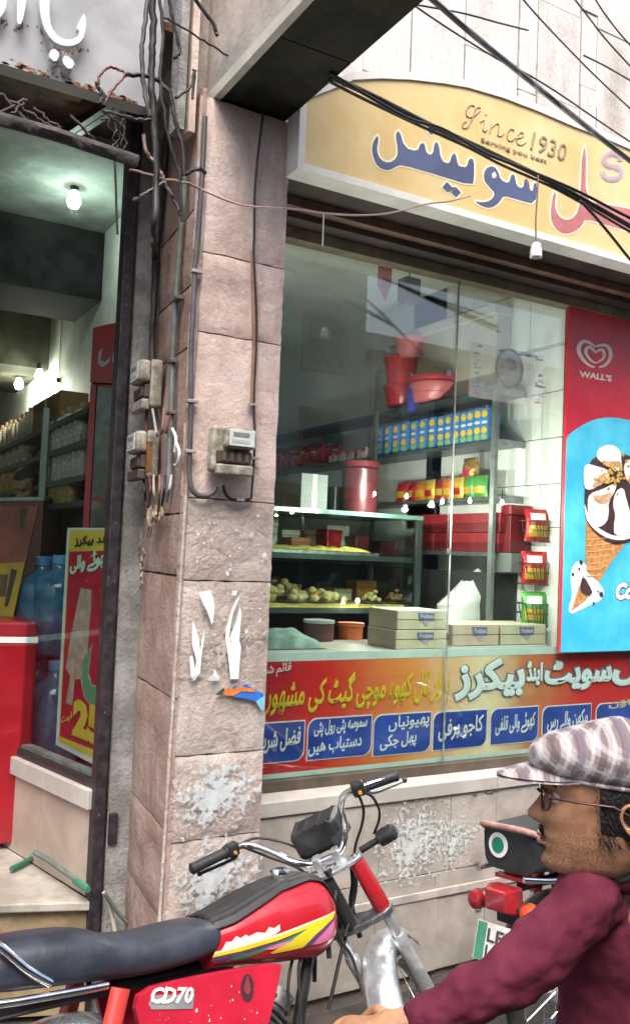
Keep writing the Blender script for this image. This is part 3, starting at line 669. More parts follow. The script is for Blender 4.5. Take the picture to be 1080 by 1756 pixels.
flat('cream', pq([(190, 560), (205, 690), (250, 760), (340, 830), (430, 860), (520, 860), (600, 820), (600, 770), (520, 820), (430, 830), (340, 790), (260, 730), (215, 640)]), icew, 5, 1)
flat('cream', pq([(285, 200), (300, 140), (360, 105), (430, 108), (475, 150), (485, 220), (480, 320), (400, 290), (320, 240)]), icew, 5, 1)
flat('cream', pq([(185, 280), (220, 255), (290, 275), (370, 300), (400, 340), (320, 420), (240, 465), (190, 450)]), icew, 5, 1)
flat('cream', pq([(215, 560), (235, 490), (330, 460), (430, 410), (450, 440), (380, 560), (385, 640), (370, 720), (300, 765), (230, 720)]), icew, 5, 1)
flat('cream', pq([(440, 470), (500, 440), (520, 520), (555, 650), (590, 760), (520, 820), (430, 825), (425, 740), (440, 660), (415, 580)]), icew, 5, 1)
flat('cream', pq([(500, 300), (520, 230), (600, 210), (640, 300), (610, 420), (540, 420)]), icew, 5, 1)
flat('toffee', pq([(270, 400), (330, 330), (370, 345), (340, 420), (250, 450)]), tan, 6, 1); flat('toffee', pq([(250, 500), (330, 510), (410, 470), (400, 540), (350, 580), (280, 560)]), tan, 6, 1); flat('toffee', pq([(310, 225), (400, 240), (480, 230), (470, 270), (380, 290)]), tan, 6, 1)
rr_ = random.Random(3); g = G()
for _ in range(60):
    x, y = rr_.gauss(430, 75), rr_.gauss(350, 55); r = rr_.uniform(8, 19)
    g.prism([ay(*pq([(x+r*rr_.uniform(.7, 1.1)*cos(a*1.05), y+r*rr_.uniform(.7, 1.1)*sin(a*1.05))])[0], YQ-.0118-.0008*rr_.random()) for a in range(6)], (0, .0014, 0))
build(g, 'nut_crumbs', nut, po, 0, kind='stuff')
flat('cone_tip', pq([(180, 1140), (255, 1270), (180, 1350), (90, 1415), (140, 1260)]), waf, 4, 0)
flat('chocolate', pq([(182, 1135), (255, 1265), (245, 1295), (200, 1300), (165, 1270), (158, 1220)]), choc, 5, 1)
for cx_, cy_, r in ((165, 1035, 22), (150, 1088, 12), (325, 1290, 26), (300, 1268, 10), (265, 1360, 13), (100, 1130, 16)):
    flat('chocolate_chip', pq([(cx_-r*.6, cy_-r*.4), (cx_, cy_-r), (cx_+r*.7, cy_), (cx_+r*.5, cy_+r), (cx_-r*.4, cy_+r*.6)]), choc, 4, 1)
a_, b_ = pq([(425, 1345), (860, 1330)])
text('Cornetto', ay(*a_, YQ-.001), ay(*b_, YQ-.001), .105, (0, -1, 0), choc, po, bold=.11, thick=.002, urdu=False, up=(.1, 0, 1), shear=.2)
text('Cornetto', ay(a_[0]+1.2, a_[1]-1.5, YQ-.0035), ay(b_[0]-1, b_[1]-1.5, YQ-.0035), .095, (0, -1, 0), icew, po, bold=.06, thick=.002, urdu=False, up=(.1, 0, 1), shear=.2)

# ------------------------------------------------------------------ inside the sweet shop
XS = 3.12; XW = 3.33
shopi = thing('shop_interior', 'pale walled room of the sweet shop behind the window', 'room', (2.4, 5, 0))
build(G().box(1.52, YG+.25, .30, XW, 7.4, .36), 'floor', M('shop_floor', (.25, .24, .22), .35, var=.2), shopi, 0)
build(G().box(1.52, 7.4, .3, XW+.1, 7.5, 3.6), 'back_wall', wall_white, shopi, 0)
build(G().box(1.40, YG+.05, .3, 1.52, 7.5, 3.6), 'partition_wall', wall_white, shopi, 0)
build(G().box(1.40, YG+.062, 3.5, 4.6, 7.5, 3.6), 'ceiling', wall_white, shopi, 0)
build(G().box(XW+.012, YG+.05, .3, XW+.12, 7.5, 3.5), 'side_wall_backing', mortar, shopi, 0)
wtile = M('white_wall_tile', (.72, .73, .68), .25, var=.05, scale=3)
zts = [.4, .72, 1.04] + [ax(915, y, XW).z for y in (905, 832, 755, 678, 600)] + [2.95, 3.3, 3.5]
zts = sorted(zts)
for i in range(len(zts)-1):
    y = YG+.055; k = 0
    while y < 7.3:
        yy = y + (.30 if k else (.15 if i % 2 else .26)); build(G().box(XW, y+.002, zts[i]+.0025, XW+.014, yy-.002, zts[i+1]-.0025), 'tile', wtile, shopi, 0); y = yy; k += 1
        if y > 4.4: break
build(G().box(XW, 4.3, .4, XW+.013, 7.4, 3.5), 'side_wall', wall_white, shopi, 0)

# side rack: boards with steel uprights
rk = thing('wall_rack', 'dark steel shelf rack along the right wall inside the sweet shop', 'rack', (3.2, 4.8, .36))
yA = ax(848, 770, XS).y; yE = 7.0
zs_ = [ax(745, 768, XS).z, ax(750, 856, XS).z, ax(800, 946, XS).z]
ztop = ax(745, 688, XS).z
for z in zs_ + [ztop]:
    e = XW - (.03 if z != ztop else .04)
    build(G().box(XS, yA, z-.022, XW-.004, yE, z), 'shelf', shelf_mat, rk, 0)
    build(G().box(XS-.004, yA-.008, z-.03, XW-.004, yA, z+.006), 'end_bracket', steel_grey, rk, 0)
for px in (641, 846):
    p = ax(px, 850, XS-.01); build(G().box(XS-.026, p.y-.016, .36, XS-.004, p.y+.016, ztop+.28 if px < 700 else ztop+.02), 'upright', M('steel_upright', (.30, .34, .33), .3, .6, var=.2), rk, 0)
build(G().box(XS+.02, yA+.003, .40, XW-.01, yA+.012, 1.2), 'end_panel', M('brown_panel', (.12, .06, .05), .5), rk, 0)
build(G().box(XS+.03, yA+.02, .40, XW-.01, yE, zs_[2]-.11), 'back_panel', M('dark_panel', (.03, .03, .03), .5), rk, 0)

# goods on the rack: juice cartons
jb = M('juice_blue', (.05, .22, .55), .4, var=.1); jy = M('juice_yellow', (.75, .50, .03), .4, var=.1); jo = M('juice_orange', (.70, .25, .02), .4); jg = M('juice_green', (.25, .45, .08), .4); jw = M('juice_white', (.70, .72, .70), .4)
def juice():
    t = thing('juice_carton', '', 'carton', (0, 0, 0), 'juice cartons in a row on the upper rack shelf')
    build(G().box(-.045, -.028, 0, .045, .028, .19), 'box', jb, t, 0, .003)
    for z0, z1, m_ in ((.012, .045, jg), (.045, .085, jy), (.10, .118, jw), (.135, .176, jy)):
        g = G(); g.prism([(-.047, .024*cos(a)*1.0, (z0+z1)/2+(z1-z0)/2*sin(a)) for a in [i*pi/5 for i in range(10)]], (.0025, 0, 0)); build(g, 'fruit_print', m_, t, 0)
    t['label'] = 'blue and yellow juice carton standing on the upper rack shelf'
    return t
jc = juice(); first = True
def put(t, m, first): 
    if first: t.matrix_world = m; WM[t] = m; return t
    return copy_tree(t, m)
pxs = [651, 665.5, 680, 694.5, 711, 726, 742, 757, 770, 783, 796, 808, 820, 832]
for i, px in enumerate(pxs):
    p = ax(px, 768, XS+.03)
    m = Matrix.Translation((XS+.06, p.y, zs_[0])) @ Matrix.Rotation(random.uniform(-.06, .06), 4, 'Z') @ Matrix.Scale(.98+.04*random.random(), 4)
    put(jc, m, i == 0)['label'] = 'blue and yellow juice carton, %s from the steel upright' % ORD[i]
# pouches and packets
def pouch(name, W, H, T, mats, label, cat, group, prints=()):
    t = thing(name, label, cat, (0, 0, 0), group)
    g = G(); rings = []
    for k in range(9):
        z = k/8; th = T*(sin(pi*min(1, max(0, (z-.06)/.88)))**.55 if .06 < z < .94 else .04); wd = W*(1 - .08*sin(pi*z))
        rings.append([(-th/2*(1+.15*noise.noise(V((z*4, .3, W*50))))*c_, wd/2*s_, z*H) for c_, s_ in ((cos(a)*1, sin(a)) for a in [2*pi*i/12 for i in range(12)])])
    g.loft(rings); build(g, 'bag', mats[0], t, 60)
    for k, (z0, z1, w0, mi) in enumerate(prints):
        g = G(); g.grid(6, 5, lambda a, b: (-T/2*(sin(pi*min(1, max(0, (z0+(z1-z0)*b-.06)/.88)))**.55)*sqrt(max(0, 1-((a-.5)*2*w0)**2)) - .0015*(k+1), (a-.5)*W*w0*.96, (z0+(z1-z0)*b)*H))
        build(g, 'print', mats[mi], t, 60)
    return t
redfoil = M('red_foil', (.48, .02, .03), .22, .25, var=.2, scale=30, bump=.5, bscale=35); whfoil = M('white_foil', (.65, .62, .58), .3, var=.1); ylfoil = M('yellow_foil', (.62, .40, .05), .25, .2, var=.2, bump=.4); grfoil = M('green_foil', (.08, .32, .06), .25, .2, var=.2, bump=.4); orfoil = M('orange_foil', (.62, .18, .03), .25, .2, var=.2, bump=.4); blfoil = M('blue_foil', (.03, .07, .3), .25, .2)
rp = pouch('snack_packet', .12, .15, .07, [redfoil, whfoil], 'shiny red snack packet on the left end of the upper rack shelf', 'packet', 'red packets on the upper rack shelf', [(.55, .75, .5, 1)])
for i, px in enumerate((482, 493, 504, 514, 524, 534, 545, 556, 568)):
    p = ax(px, 780, XS+.03); m = Matrix.Translation((XS+.07, p.y, zs_[0])) @ Matrix.Rotation(random.uniform(-.4, .4), 4, 'Z') @ Matrix.Rotation(random.uniform(-.1, .12), 4, 'Y') @ Matrix.Scale(random.uniform(.85, 1.1), 4)
    put(rp, m, i == 0)['label'] = 'shiny red packet on the upper rack shelf, %s from the pillar side' % ORD[i]
for i, (px, dx) in enumerate(((487, .14), (500, .15), (512, .13), (526, .15), (540, .14), (553, .15))):
    p = ax(px, 778, XS+.15); m = Matrix.Translation((XS+dx, p.y, zs_[0])) @ Matrix.Rotation(random.uniform(-.4, .4), 4, 'Z') @ Matrix.Scale(random.uniform(1.2, 1.5), 4)
    put(rp, m, False)['label'] = 'taller red packet in the back row of the upper shelf, %s from the pillar side' % ORD[i]
bx = thing('tissue_box', 'small white and red box lying on the upper rack shelf', 'box', (0, 0, 0), 'white and red boxes on the upper rack shelf')
build(G().box(-.06, -.07, 0, .06, .07, .075), 'carton', whfoil, bx, 0, .002); build(G().box(-.062, -.07, .045, -.0605, .07, .072), 'band', redfoil, bx, 0)
g = G(); g.lathe([(.028, 0), (.028, .003)], (-.0625, 0, .035), (-1, 0, 0), 12); build(g, 'print', tan, bx, 0)
for i, px in enumerate((577, 592, 607, 621)):
    p = ax(px, 778, XS+.03); put(bx, Matrix.Translation((XS+.07, p.y, zs_[0])), i == 0)['label'] = 'white and red box on the upper shelf, %s past the red packets' % ORD[i]
gb = thing('green_lid_box', 'upright white box with dark green top behind the red packets', 'box', (0, 0, 0))
build(G().box(-.04, -.085, 0, .04, .085, .16), 'carton', whfoil, gb, 0, .002); build(G().box(-.041, -.086, .161, .041, .086, .235), 'top', M('dark_green', (.02, .10, .04), .4), gb, 0); build(G().box(-.043, .05, 0.02, -.0415, .085, .23), 'band', redfoil, gb, 0)
p = ax(563, 778, XS+.12); gb.matrix_world = Matrix.Translation((XS+.14, p.y, zs_[0]))
# noodle packets on the middle shelf
cols = [redfoil, redfoil, orfoil, ylfoil, redfoil, orfoil, ylfoil, grfoil, grfoil]
nm = {redfoil: 'red', orfoil: 'orange', ylfoil: 'yellow', grfoil: 'green'}
protos = {}
for i, px in enumerate((681, 697, 713, 729, 745, 760, 777, 797, 815)):
    m_ = cols[i]; p = ax(px, 852, XS+.02)
    mt = Matrix.Translation((XS+.05, p.y, zs_[1])) @ Matrix.Rotation(random.uniform(-.25, .25), 4, 'Z') @ Matrix.Rotation(random.uniform(-.05, .2), 4, 'Y')
    if m_ not in protos:
        protos[m_] = pouch('noodle_packet', .11, .125, .045, [m_, ylfoil if m_ is not ylfoil else redfoil], nm[m_]+' noodle packet standing on the middle rack shelf', 'packet', nm[m_]+' noodle packets on the middle rack shelf', [(.2, .5, .7, 1)])
        protos[m_].matrix_world = mt; q_ = protos[m_]
    else: q_ = copy_tree(protos[m_], mt)
    q_['label'] = '%s noodle packet on the middle rack shelf, %s from the canister end' % (nm[m_], ORD[i])
gp = pouch('candy_bag', .13, .16, .08, [M('gold_foil', (.45, .25, .05), .2, .5, var=.4, scale=40, bump=.8, bscale=40), redfoil], 'glittering gold candy bag topping the green packets', 'packet', None, [(.3, .6, .5, 1)])
p = ax(797, 826, XS+.05); gp.matrix_world = Matrix.Translation((XS+.09, p.y, zs_[1]+.075))
# red sweet boxes on the lower shelf
rb = thing('sweet_box', 'plain red sweet box stacked on the lower rack shelf', 'box', (0, 0, 0), 'red sweet boxes on the lower rack shelf')
rbm = M('red_card', (.12, .008, .011), .45, var=.2)
build(G().box(-.09, -.105, 0, .09, .105, .082), 'tray', rbm, rb, 0, .003); build(G().box(-.093, -.108, .05, .093, .108, .105), 'lid', M('red_card_lid', (.22, .016, .02), .4, var=.2), rb, 0, .003)
k = 0
for px in (728, 762, 796, 832):
    p = ax(px, 940, XS+.02)
    for j in range(2):
        put(rb, Matrix.Translation((XS+.10, p.y+random.uniform(-.01, .01), zs_[2]+.107*j)) @ Matrix.Rotation(random.uniform(-.06, .06), 4, 'Z'), k == 0)['label'] = '%s red sweet box of the %s stack from the glass counter' % (('lower', 'upper')[j], ORD[k//2]); k += 1
rbe = thing('long_red_box', 'dark red box at the street end of the lower rack shelf', 'box', (0, 0, 0))
p = ax(862, 943, 3.16); build(G().box(3.17, yA-.085, zs_[2]+.002, 3.31, yA-.015, zs_[2]+.20), 'tray', rbm, rbe, 0, .003); build(G().box(3.165, yA-.09, zs_[2]+.203, 3.312, yA-.012, zs_[2]+.255), 'lid', M('red_card_lid', (.36, .03, .03)), rbe, 0, .003)
build(G().box(3.15, yA-.12, zs_[2]-.10, XW-.003, yA-.01, zs_[2]), 'support', M('grey_board', (.12, .13, .12), .5), rbe, 0)
# buckets and basins on top
plr = M('red_plastic', (.55, .03, .045), .25, var=.1, coat=.3); plp = M('pink_plastic', (.70, .16, .17), .3, var=.1, coat=.3)
def bucket(name, px, py, r, h, mt, label, X=XS+.09, flare=1.18):
    p = ax(px, py, X); t = thing(name, label, 'bucket' if h > .1 else 'basin', tuple(p))
    n = 20; g = G(); g.lathe([(r*.96/flare, 0), (r/flare, .004), (r, h), (r*1.04, h+.004), (r*1.04, h-.012), (r*.97, h-.004), (r*.93/flare, .012)], p, n=n, caps=True); build(g, 'tub', mt, t, 40)
    g = G(); g.lathe([(r*1.01/flare*1.06, h*.42), (r*1.03/flare*1.07, h*.44), (r*1.01/flare*1.075, h*.46)], p, n=n, caps=False); build(g, 'ridge', mt, t, 40); return t
bucket('plastic_tub', 688, 697, .115, .125, plr, 'lowest red plastic tub of the tilted pile on top of the rack')
bucket('plastic_tub', 692, 662, .13, .17, plr, 'big ribbed red plastic tub in the middle of the pile')
bucket('plastic_tub', 707, 618, .115, .13, plp, 'pinkish plastic tub at the very top of the pile')
bucket('plastic_basin', 745, 690, .15, .10, plp, 'wide pink plastic basin beside the tub pile', X=XS+.07)
bucket('plastic_basin', 745, 668, .16, .06, plr, 'red plastic basin stacked in the pink one', X=XS+.07)
p = ax(705, 700, XS-.01); t = thing('blue_bottle', 'slim blue bottle standing among the red tubs', 'bottle', tuple(p)); g = G(); g.lathe([(.03, -.02), (.032, .0), (.032, .12), (.014, .16), (.014, .185)], p, n=14); build(g, 'body', M('blue_plastic', (.04, .05, .35), .25), t, 40); g = G(); g.lathe([(.017, .185), (.017, .21)], p, n=12); build(g, 'cap', whfoil, t, 40)
t = thing('reflection_block', 'added cream block imitating a reflected building, on the rack behind the red tubs', 'cabinet', (3.25, 4, 2.5)); cbm = M('reflection_cream', (.50, .47, .36), .5, var=.08)  # solid block added in place of a building's mirror image in the glass
pa, pb = ax(668, 600, XW-.12), ax(848, 600, XW-.12)
build(G().box(XW-.11, pb.y, ztop+.002, XW-.005, pa.y, ax(700, 588, XW-.11).z), 'block_body', cbm, t, 0); build(G().box(XW-.14, pb.y-.01, ax(700, 588, XW-.11).z+.002, XW-.005, pa.y+.02, ax(700, 572, XW-.11).z), 'block_top', cbm, t, 0, .006)

# glass display counter with sweets
YC = 3.95
dc = thing('display_counter', 'tall glass sweet display counter with trays behind the window', 'counter', (2.2, YC, .36))
cxl, cxr = 1.56, ay(719, 960, YC).x
cz = [ay(600, y, YC).z for y in (884, 952, 1043)]
gls = glass('counter_glass', (.86, .91, .88), .03)
dkf = M('counter_frame', (.035, .05, .045), .35, .3)
build(G().box(cxl, YC-.01, cz[0], cxr+.01, YC+.6, cz[0]+.022), 'glass_top', M('green_glass_edge', (.10, .22, .18), .15, var=.2), dc, 0)
build(G().box(cxl, YC, cz[2]+.01, cxr, YC+.006, cz[0]-.001), 'front_pane', gls, dc, 0)
build(G().box(cxr-.006, YC+.01, cz[2]+.01, cxr, YC+.6, cz[0]-.001), 'side_pane', gls, dc, 0)
for z in cz[1:]: build(G().box(cxl, YC+.012, z-.028, cxr-.008, YC+.6, z), 'shelf', dkf, dc, 0)
build(G().box(cxr-.03, YC-.012, .36, cxr+.004, YC+.008, cz[0]), 'post', dkf, dc, 0)
build(G().box(cxl, YC+.3, .40, cxr-.04, YC+.6, cz[2]-.05), 'base', M('counter_base', (.05, .03, .025), .6, var=.4), dc, 0)
yl = M('yellow_sweet', (.56, .42, .10), .6, var=.25, scale=30, bump=.5); pal = M('pale_sweet', (.50, .37, .17), .6, var=.2, scale=30, bump=.5)
sweet_mats = [yl, pal, M('brown_sweet', (.22, .10, .04), .5, var=.3)]
tr = thing('sweet_tray', 'long tray of pale yellow sweets on the upper counter shelf', 'tray', (2, YC+.2, cz[1]))
build(G().box(cxl+.05, YC+.03, cz[1]+.001, cxr-.25, YC+.38, cz[1]+.016), 'tray', steel_grey, tr, 0)
build(G().grid(24, 8, lambda a, b: (cxl+.06+a*(cxr-cxl-.33), YC+.04+b*.33, cz[1]+.017+.035*(.6+.5*noise.noise(V((a*22, b*6, 1))))*(1 if .02 < a < .98 and .05 < b < .95 else 0.1)), 0), 'sweets', yl, tr, 60, kind='stuff')
rnd = random.Random(5)
tr2 = thing('sweet_tray', 'tray heaped with round yellow sweets on the lower counter shelf', 'tray', (2, YC+.2, cz[2]))
build(G().box(cxl+.05, YC+.02, cz[2]+.001, cxr-.08, YC+.4, cz[2]+.02), 'tray', yl, tr2, 0)
g = G()
for k in range(150):
    x = rnd.uniform(cxl+.09, cxr-.38); y = YC+.05+rnd.random()*.3; hgt = .10*(1-((x-(cxl+.45))/.5)**2)*(1-((y-YC-.2)/.25)**2)
    g.ell((x, y, cz[2]+.04+max(0, hgt)*rnd.random()), .026, .026, .024, 8)
build(g, 'sweets', pal, tr2, 60, kind='stuff')
for i, (px, py, w_, h_, m_, lb) in enumerate(((538, 925, .12, .055, M('brown_pack', (.30, .08, .03), .4, var=.3), 'brown packet lying on the upper counter shelf'), (597, 925, .10, .11, redfoil, 'upright red packet on the upper counter shelf'), (645, 935, .09, .08, rbm, 'small dark red box on the upper counter shelf'), (690, 935, .1, .06, rbm, 'flat red box at the right end of the upper counter shelf'))):
    p = ay(px, py, YC+.25); t = thing('counter_packet', lb, 'packet', (p.x, YC+.25, cz[1]+.02)); 
    build(G().box(p.x-w_/2, YC+.4, cz[1]+.002, p.x+w_/2, YC+.52, cz[1]+.03+h_), 'box', m_, t, 0, .008); build(G().box(p.x-w_/2-.002, YC+.398, cz[1]+.02+h_*.7, p.x+w_/2+.002, YC+.522, cz[1]+.034+h_), 'lid', m_, t, 0, .004)
rnd = random.Random(77)
cl_ = [M('brown_sweet', (.22, .10, .04)), pal, yl, rbm, whfoil, M('orange_sweet', (.50, .20, .04), .5, var=.3), M('brown_pack', (.30, .08, .03))]
nm_ = ['brown', 'beige', 'yellow', 'dark red', 'white', 'orange', 'rust']
for sh_i, (z, row) in enumerate(((cz[1]+.002, 'upper'), (cz[2]+.002, 'lower'))):
    x = cxl+.10; k = 0
    while x < cxr-.12:
        w_ = rnd.uniform(.09, .16); h_ = rnd.uniform(.06, .15); q = rnd.randrange(7); dep = rnd.uniform(.08, .13)
        t = thing('sweet_box', '%s %s at the back of the %s counter shelf, %s from the pillar' % (nm_[q], 'carton' if h_ > .1 else 'flat box', row, ORD[k]), 'box', (x, YC+.48, z), 'boxes at the back of the counter shelves')
        y_ = YC+.53-dep if sh_i else YC+.545-dep
        if not sh_i: z_ = z+.0
        build(G().box(x, YC+.415, z, x+w_, YC+.535, z+h_*.7), 'box', cl_[q], t, 0, .004) if sh_i else build(G().box(x, YC+.525, z, x+w_, YC+.59, z+h_*.7+.05), 'box', cl_[q], t, 0, .004)
        build(G().box(x-.002, YC+.413, z+h_*.7+.001, x+w_+.002, YC+.537, z+h_), 'lid', cl_[(q+rnd.choice((0, 0, 4))) % 7], t, 0, .003) if sh_i else build(G().box(x-.002, YC+.523, z+h_*.7+.051, x+w_+.002, YC+.592, z+h_+.06), 'lid', cl_[q], t, 0, .003)
        x += w_ + rnd.uniform(.01, .06); k += 1
for i_, (px, m_, lb) in enumerate(((500, M('brown_sweet', (.22, .10, .04)), 'brown'), (548, M('orange_sweet', (.50, .20, .04)), 'orange'), (640, pal, 'beige'), (680, M('brown_sweet', (.22, .10, .04)), 'dark brown'))):
    p = ay(px, 1040, YC+.07); t = thing('sweet_plate', 'small plate heaped with %s sweets at the front of the lower counter shelf' % lb, 'plate', (p.x, YC+.07, cz[2]))
    g = G(); g.lathe([(.05, .022), (.07, .03), (.072, .034), (.05, .027)], (p.x, YC+.085, cz[2]), n=16); build(g, 'plate', steel_grey, t, 40)
    g = G()
    for _ in range(26): a = rnd.random()*6.28; r_ = rnd.random()**.5*.05; g.ell((p.x+r_*cos(a), YC+.085+r_*sin(a), cz[2]+.045+(.05-r_)*rnd.random()*1.2), .016, .013, .012, 8)
    build(g, 'sweets', m_, t, 60, kind='stuff')
# tall red canister standing on the counter glass, white boxes beside
p = ay(615, 880, YC+.2); t = thing('red_canister', 'tall dark red canister standing on the glass counter', 'canister', (p.x, YC+.2, cz[0])); g = G(); g.lathe([(.10, .024), (.102, .03), (.102, .26), (.106, .27), (.10, .285)], (p.x, YC+.2, cz[0]), n=20); build(g, 'body', M('dark_red_tin', (.055, .008, .012), .35, var=.2), t, 40); g = G(); g.lathe([(.108, .286), (.108, .315), (.03, .32)], (p.x, YC+.2, cz[0]), n=20); build(g, 'lid', rbm, t, 40)
for px, w_, h_, lb in ((527, .17, .21, 'large white carton on the glass counter near the pillar'), (578, .12, .15, 'smaller white carton on the glass counter by the canister')):
    p = ay(px, 880, YC+.35); t = thing('white_carton', lb, 'carton', (p.x, YC+.35, cz[0]+.024)); build(G().box(p.x-w_/2, YC+.28, cz[0]+.024, p.x+w_/2, YC+.45, cz[0]+.024+h_), 'box', M('white_card', (.15, .175, .16), .6, var=.05), t, 0, .003); build(G().box(p.x-w_*.08, YC+.2785, cz[0]+.025, p.x+w_*.08, YC+.2795, cz[0]+.023+h_), 'tape', M('pale_tape', (.42, .42, .36), .3), t, 0)

# cartons on the ledge right behind the banner
zl = ay(700, 1112, 3.36).z
lg = tag(build(G().box(1.53, YG+.04, zl-.03, XW-.01, YG+.52, zl), 'display_ledge', M('ledge_board', (.28, .26, .22), .5), smooth=0), 'low display ledge behind the window glass carrying the cartons', 'ledge')
card = M('pale_card', (.52, .47, .34), .65, var=.08, scale=7); cardp = M('pinkish_card', (.52, .40, .32), .65, var=.08, scale=7); cards = M('brown_card_end', (.30, .24, .19), .7, var=.15)
def carton(x0, x1, z0, z1, mt, label, y0=3.33, dp=.24):
    t = thing('carton', label, 'carton', ((x0+x1)/2, y0+dp/2, z0), 'printed cartons on the window ledge')
    zm = (z0+z1)/2
    build(G().box(x0, y0, z0, x1, y0+dp, zm-.0015), 'body', mt, t, 0, .002); build(G().box(x0-.001, y0-.001, zm+.0015, x1+.001, y0+dp, z1), 'lid', mt, t, 0, .002)
    build(G().box(x0-.003, y0+.004, z0+.003, x0-.0015, y0+dp-.004, z1-.003), 'end_panel', cards, t, 0)
    cx_ = (x0+x1)/2+.02; ww = (x1-x0)*.30; hh = (z1-z0)
    g = G(); g.prism([(cx_-ww/2-.006, y0-.004, z1-hh*.12), (cx_+ww/2+.004, y0-.004, z1-hh*.12), (cx_+ww/2, y0-.004, z1-hh*.50), (cx_-ww/2, y0-.004, z1-hh*.50)], (0, .002, 0)); build(g, 'print', M('slate_print', (.12, .13, .25), .5), t, 0)
    g = G(); g.prism([(cx_-ww*.32, y0-.003, z1-hh*.53), (cx_+ww*.32, y0-.003, z1-hh*.53), (cx_+.006, y0-.003, z1-hh*.84)], (0, .001, 0)); build(g, 'print', M('lilac_print', (.36, .30, .38), .5), t, 0)
    text('Fruitoo', (cx_-ww*.42, y0-.0045, z1-hh*.42), (cx_+ww*.44, y0-.0045, z1-hh*.42), hh*.24, (0, -1, 0), M('pale_letter', (.50, .48, .48), .5), t, bold=.02, thick=.001, urdu=False)
c0, c1 = ay(682, 1100, 3.33).x, ay(765, 1100, 3.33).x
hz = (ay(720, 1047, 3.33).z-zl)/2
carton(c0-.01, c1, zl+.002, zl+hz-.002, card, 'lower pale carton of the pair stacked left of the glass joint')
carton(c0-.006, c1-.002, zl+hz+.002, zl+2*hz, card, 'upper pale carton of the pair stacked left of the glass joint')
carton(ay(776, 1100, 3.33).x, ay(854, 1100, 3.33).x, zl+.012, ay(815, 1071, 3.33).z, cardp, 'pinkish carton on the ledge just right of the glass joint')
carton(ay(858, 1100, 3.33).x, ay(934, 1100, 3.33).x, zl+.012, ay(895, 1071, 3.33).z, card, 'pale yellow carton at the right end of the ledge')
t = tag(build(G().box(ay(776, 1100, 3.33).x-.01, 3.325, zl+.001, ay(934, 1100, 3.33).x+.01, 3.58, zl+.009), 'polythene_sheet', M('polythene', (.60, .62, .58), .2, var=.1), smooth=0), 'clear polythene sheet spread under the two right cartons', 'plastic sheet')
# plastic sack behind the cartons
p = ay(800, 1062, 3.75); g = G(); rings = []
for k in range(11):
    z = k/10; r_ = (.17*(1-.25*z) if z < .8 else .15*(1-(z-.8)/.2*.6)); rings.append([(p.x + r_*1.25*cos(a)*(1+.10*noise.noise(V((cos(a)*2, sin(a)*2, z*3)))) + .05*z, p.y+.05+r_*.8*sin(a), p.z-.25+.47*z+.03*noise.noise(V((cos(a), sin(a), z*2))) + (.05*cos(a)*z)) for a in [2*pi*i/18 for i in range(18)]])
g.loft(rings); tag(build(g, 'plastic_sack', M('cloudy_polythene', (.55, .58, .55), .22, var=.1, bump=.6, bscale=14), None, 60), 'cloudy white plastic sack slumped behind the cartons', 'sack')
p = ay(600, 1110, 3.8); t = thing('orange_tub', 'dull orange plastic tub on the floor beyond the ledge', 'tub', (p.x, 3.8, p.z)); g = G(); g.lathe([(.05, -.25), (.065, .12), (.07, .125), (.06, .12), (.05, -.2)], p, n=16); build(g, 'tub', M('orange_plastic', (.42, .10, .03), .4), t, 40); g = G(); g.lathe([(.072, .11), (.072, .122)], p, n=16, caps=False); build(g, 'rim', M('orange_plastic', (.42, .10, .03)), t, 40)
p = ay(545, 1110, 3.75); t = thing('dark_tin', 'dark maroon tin beside the orange tub under the counter', 'tin', (p.x, 3.75, p.z)); g = G(); g.lathe([(.075, -.25), (.075, .12)], p, n=18); build(g, 'body', M('maroon_tin', (.07, .02, .02), .5, var=.3), t, 40); g = G(); g.lathe([(.078, .121), (.078, .135), (.02, .14)], p, n=18); build(g, 'lid', M('grey_lid', (.25, .30, .28), .4), t, 40)
p = ay(490, 1112, 3.5); g = G(); g.grid(10, 8, lambda a, b: (p.x-.14+a*.3, 3.40+b*.3, zl+.004+.075*sin(pi*a)**.6*sin(pi*b)**.5*(1+.4*noise.noise(V((a*5, b*5, 2))))), 0); tag(build(g, 'green_cloth', M('green_cloth', (.14, .22, .19), .9, var=.3, scale=12, bump=.3), None, 60), 'crumpled grey green cloth on the ledge beside the pillar', 'cloth')

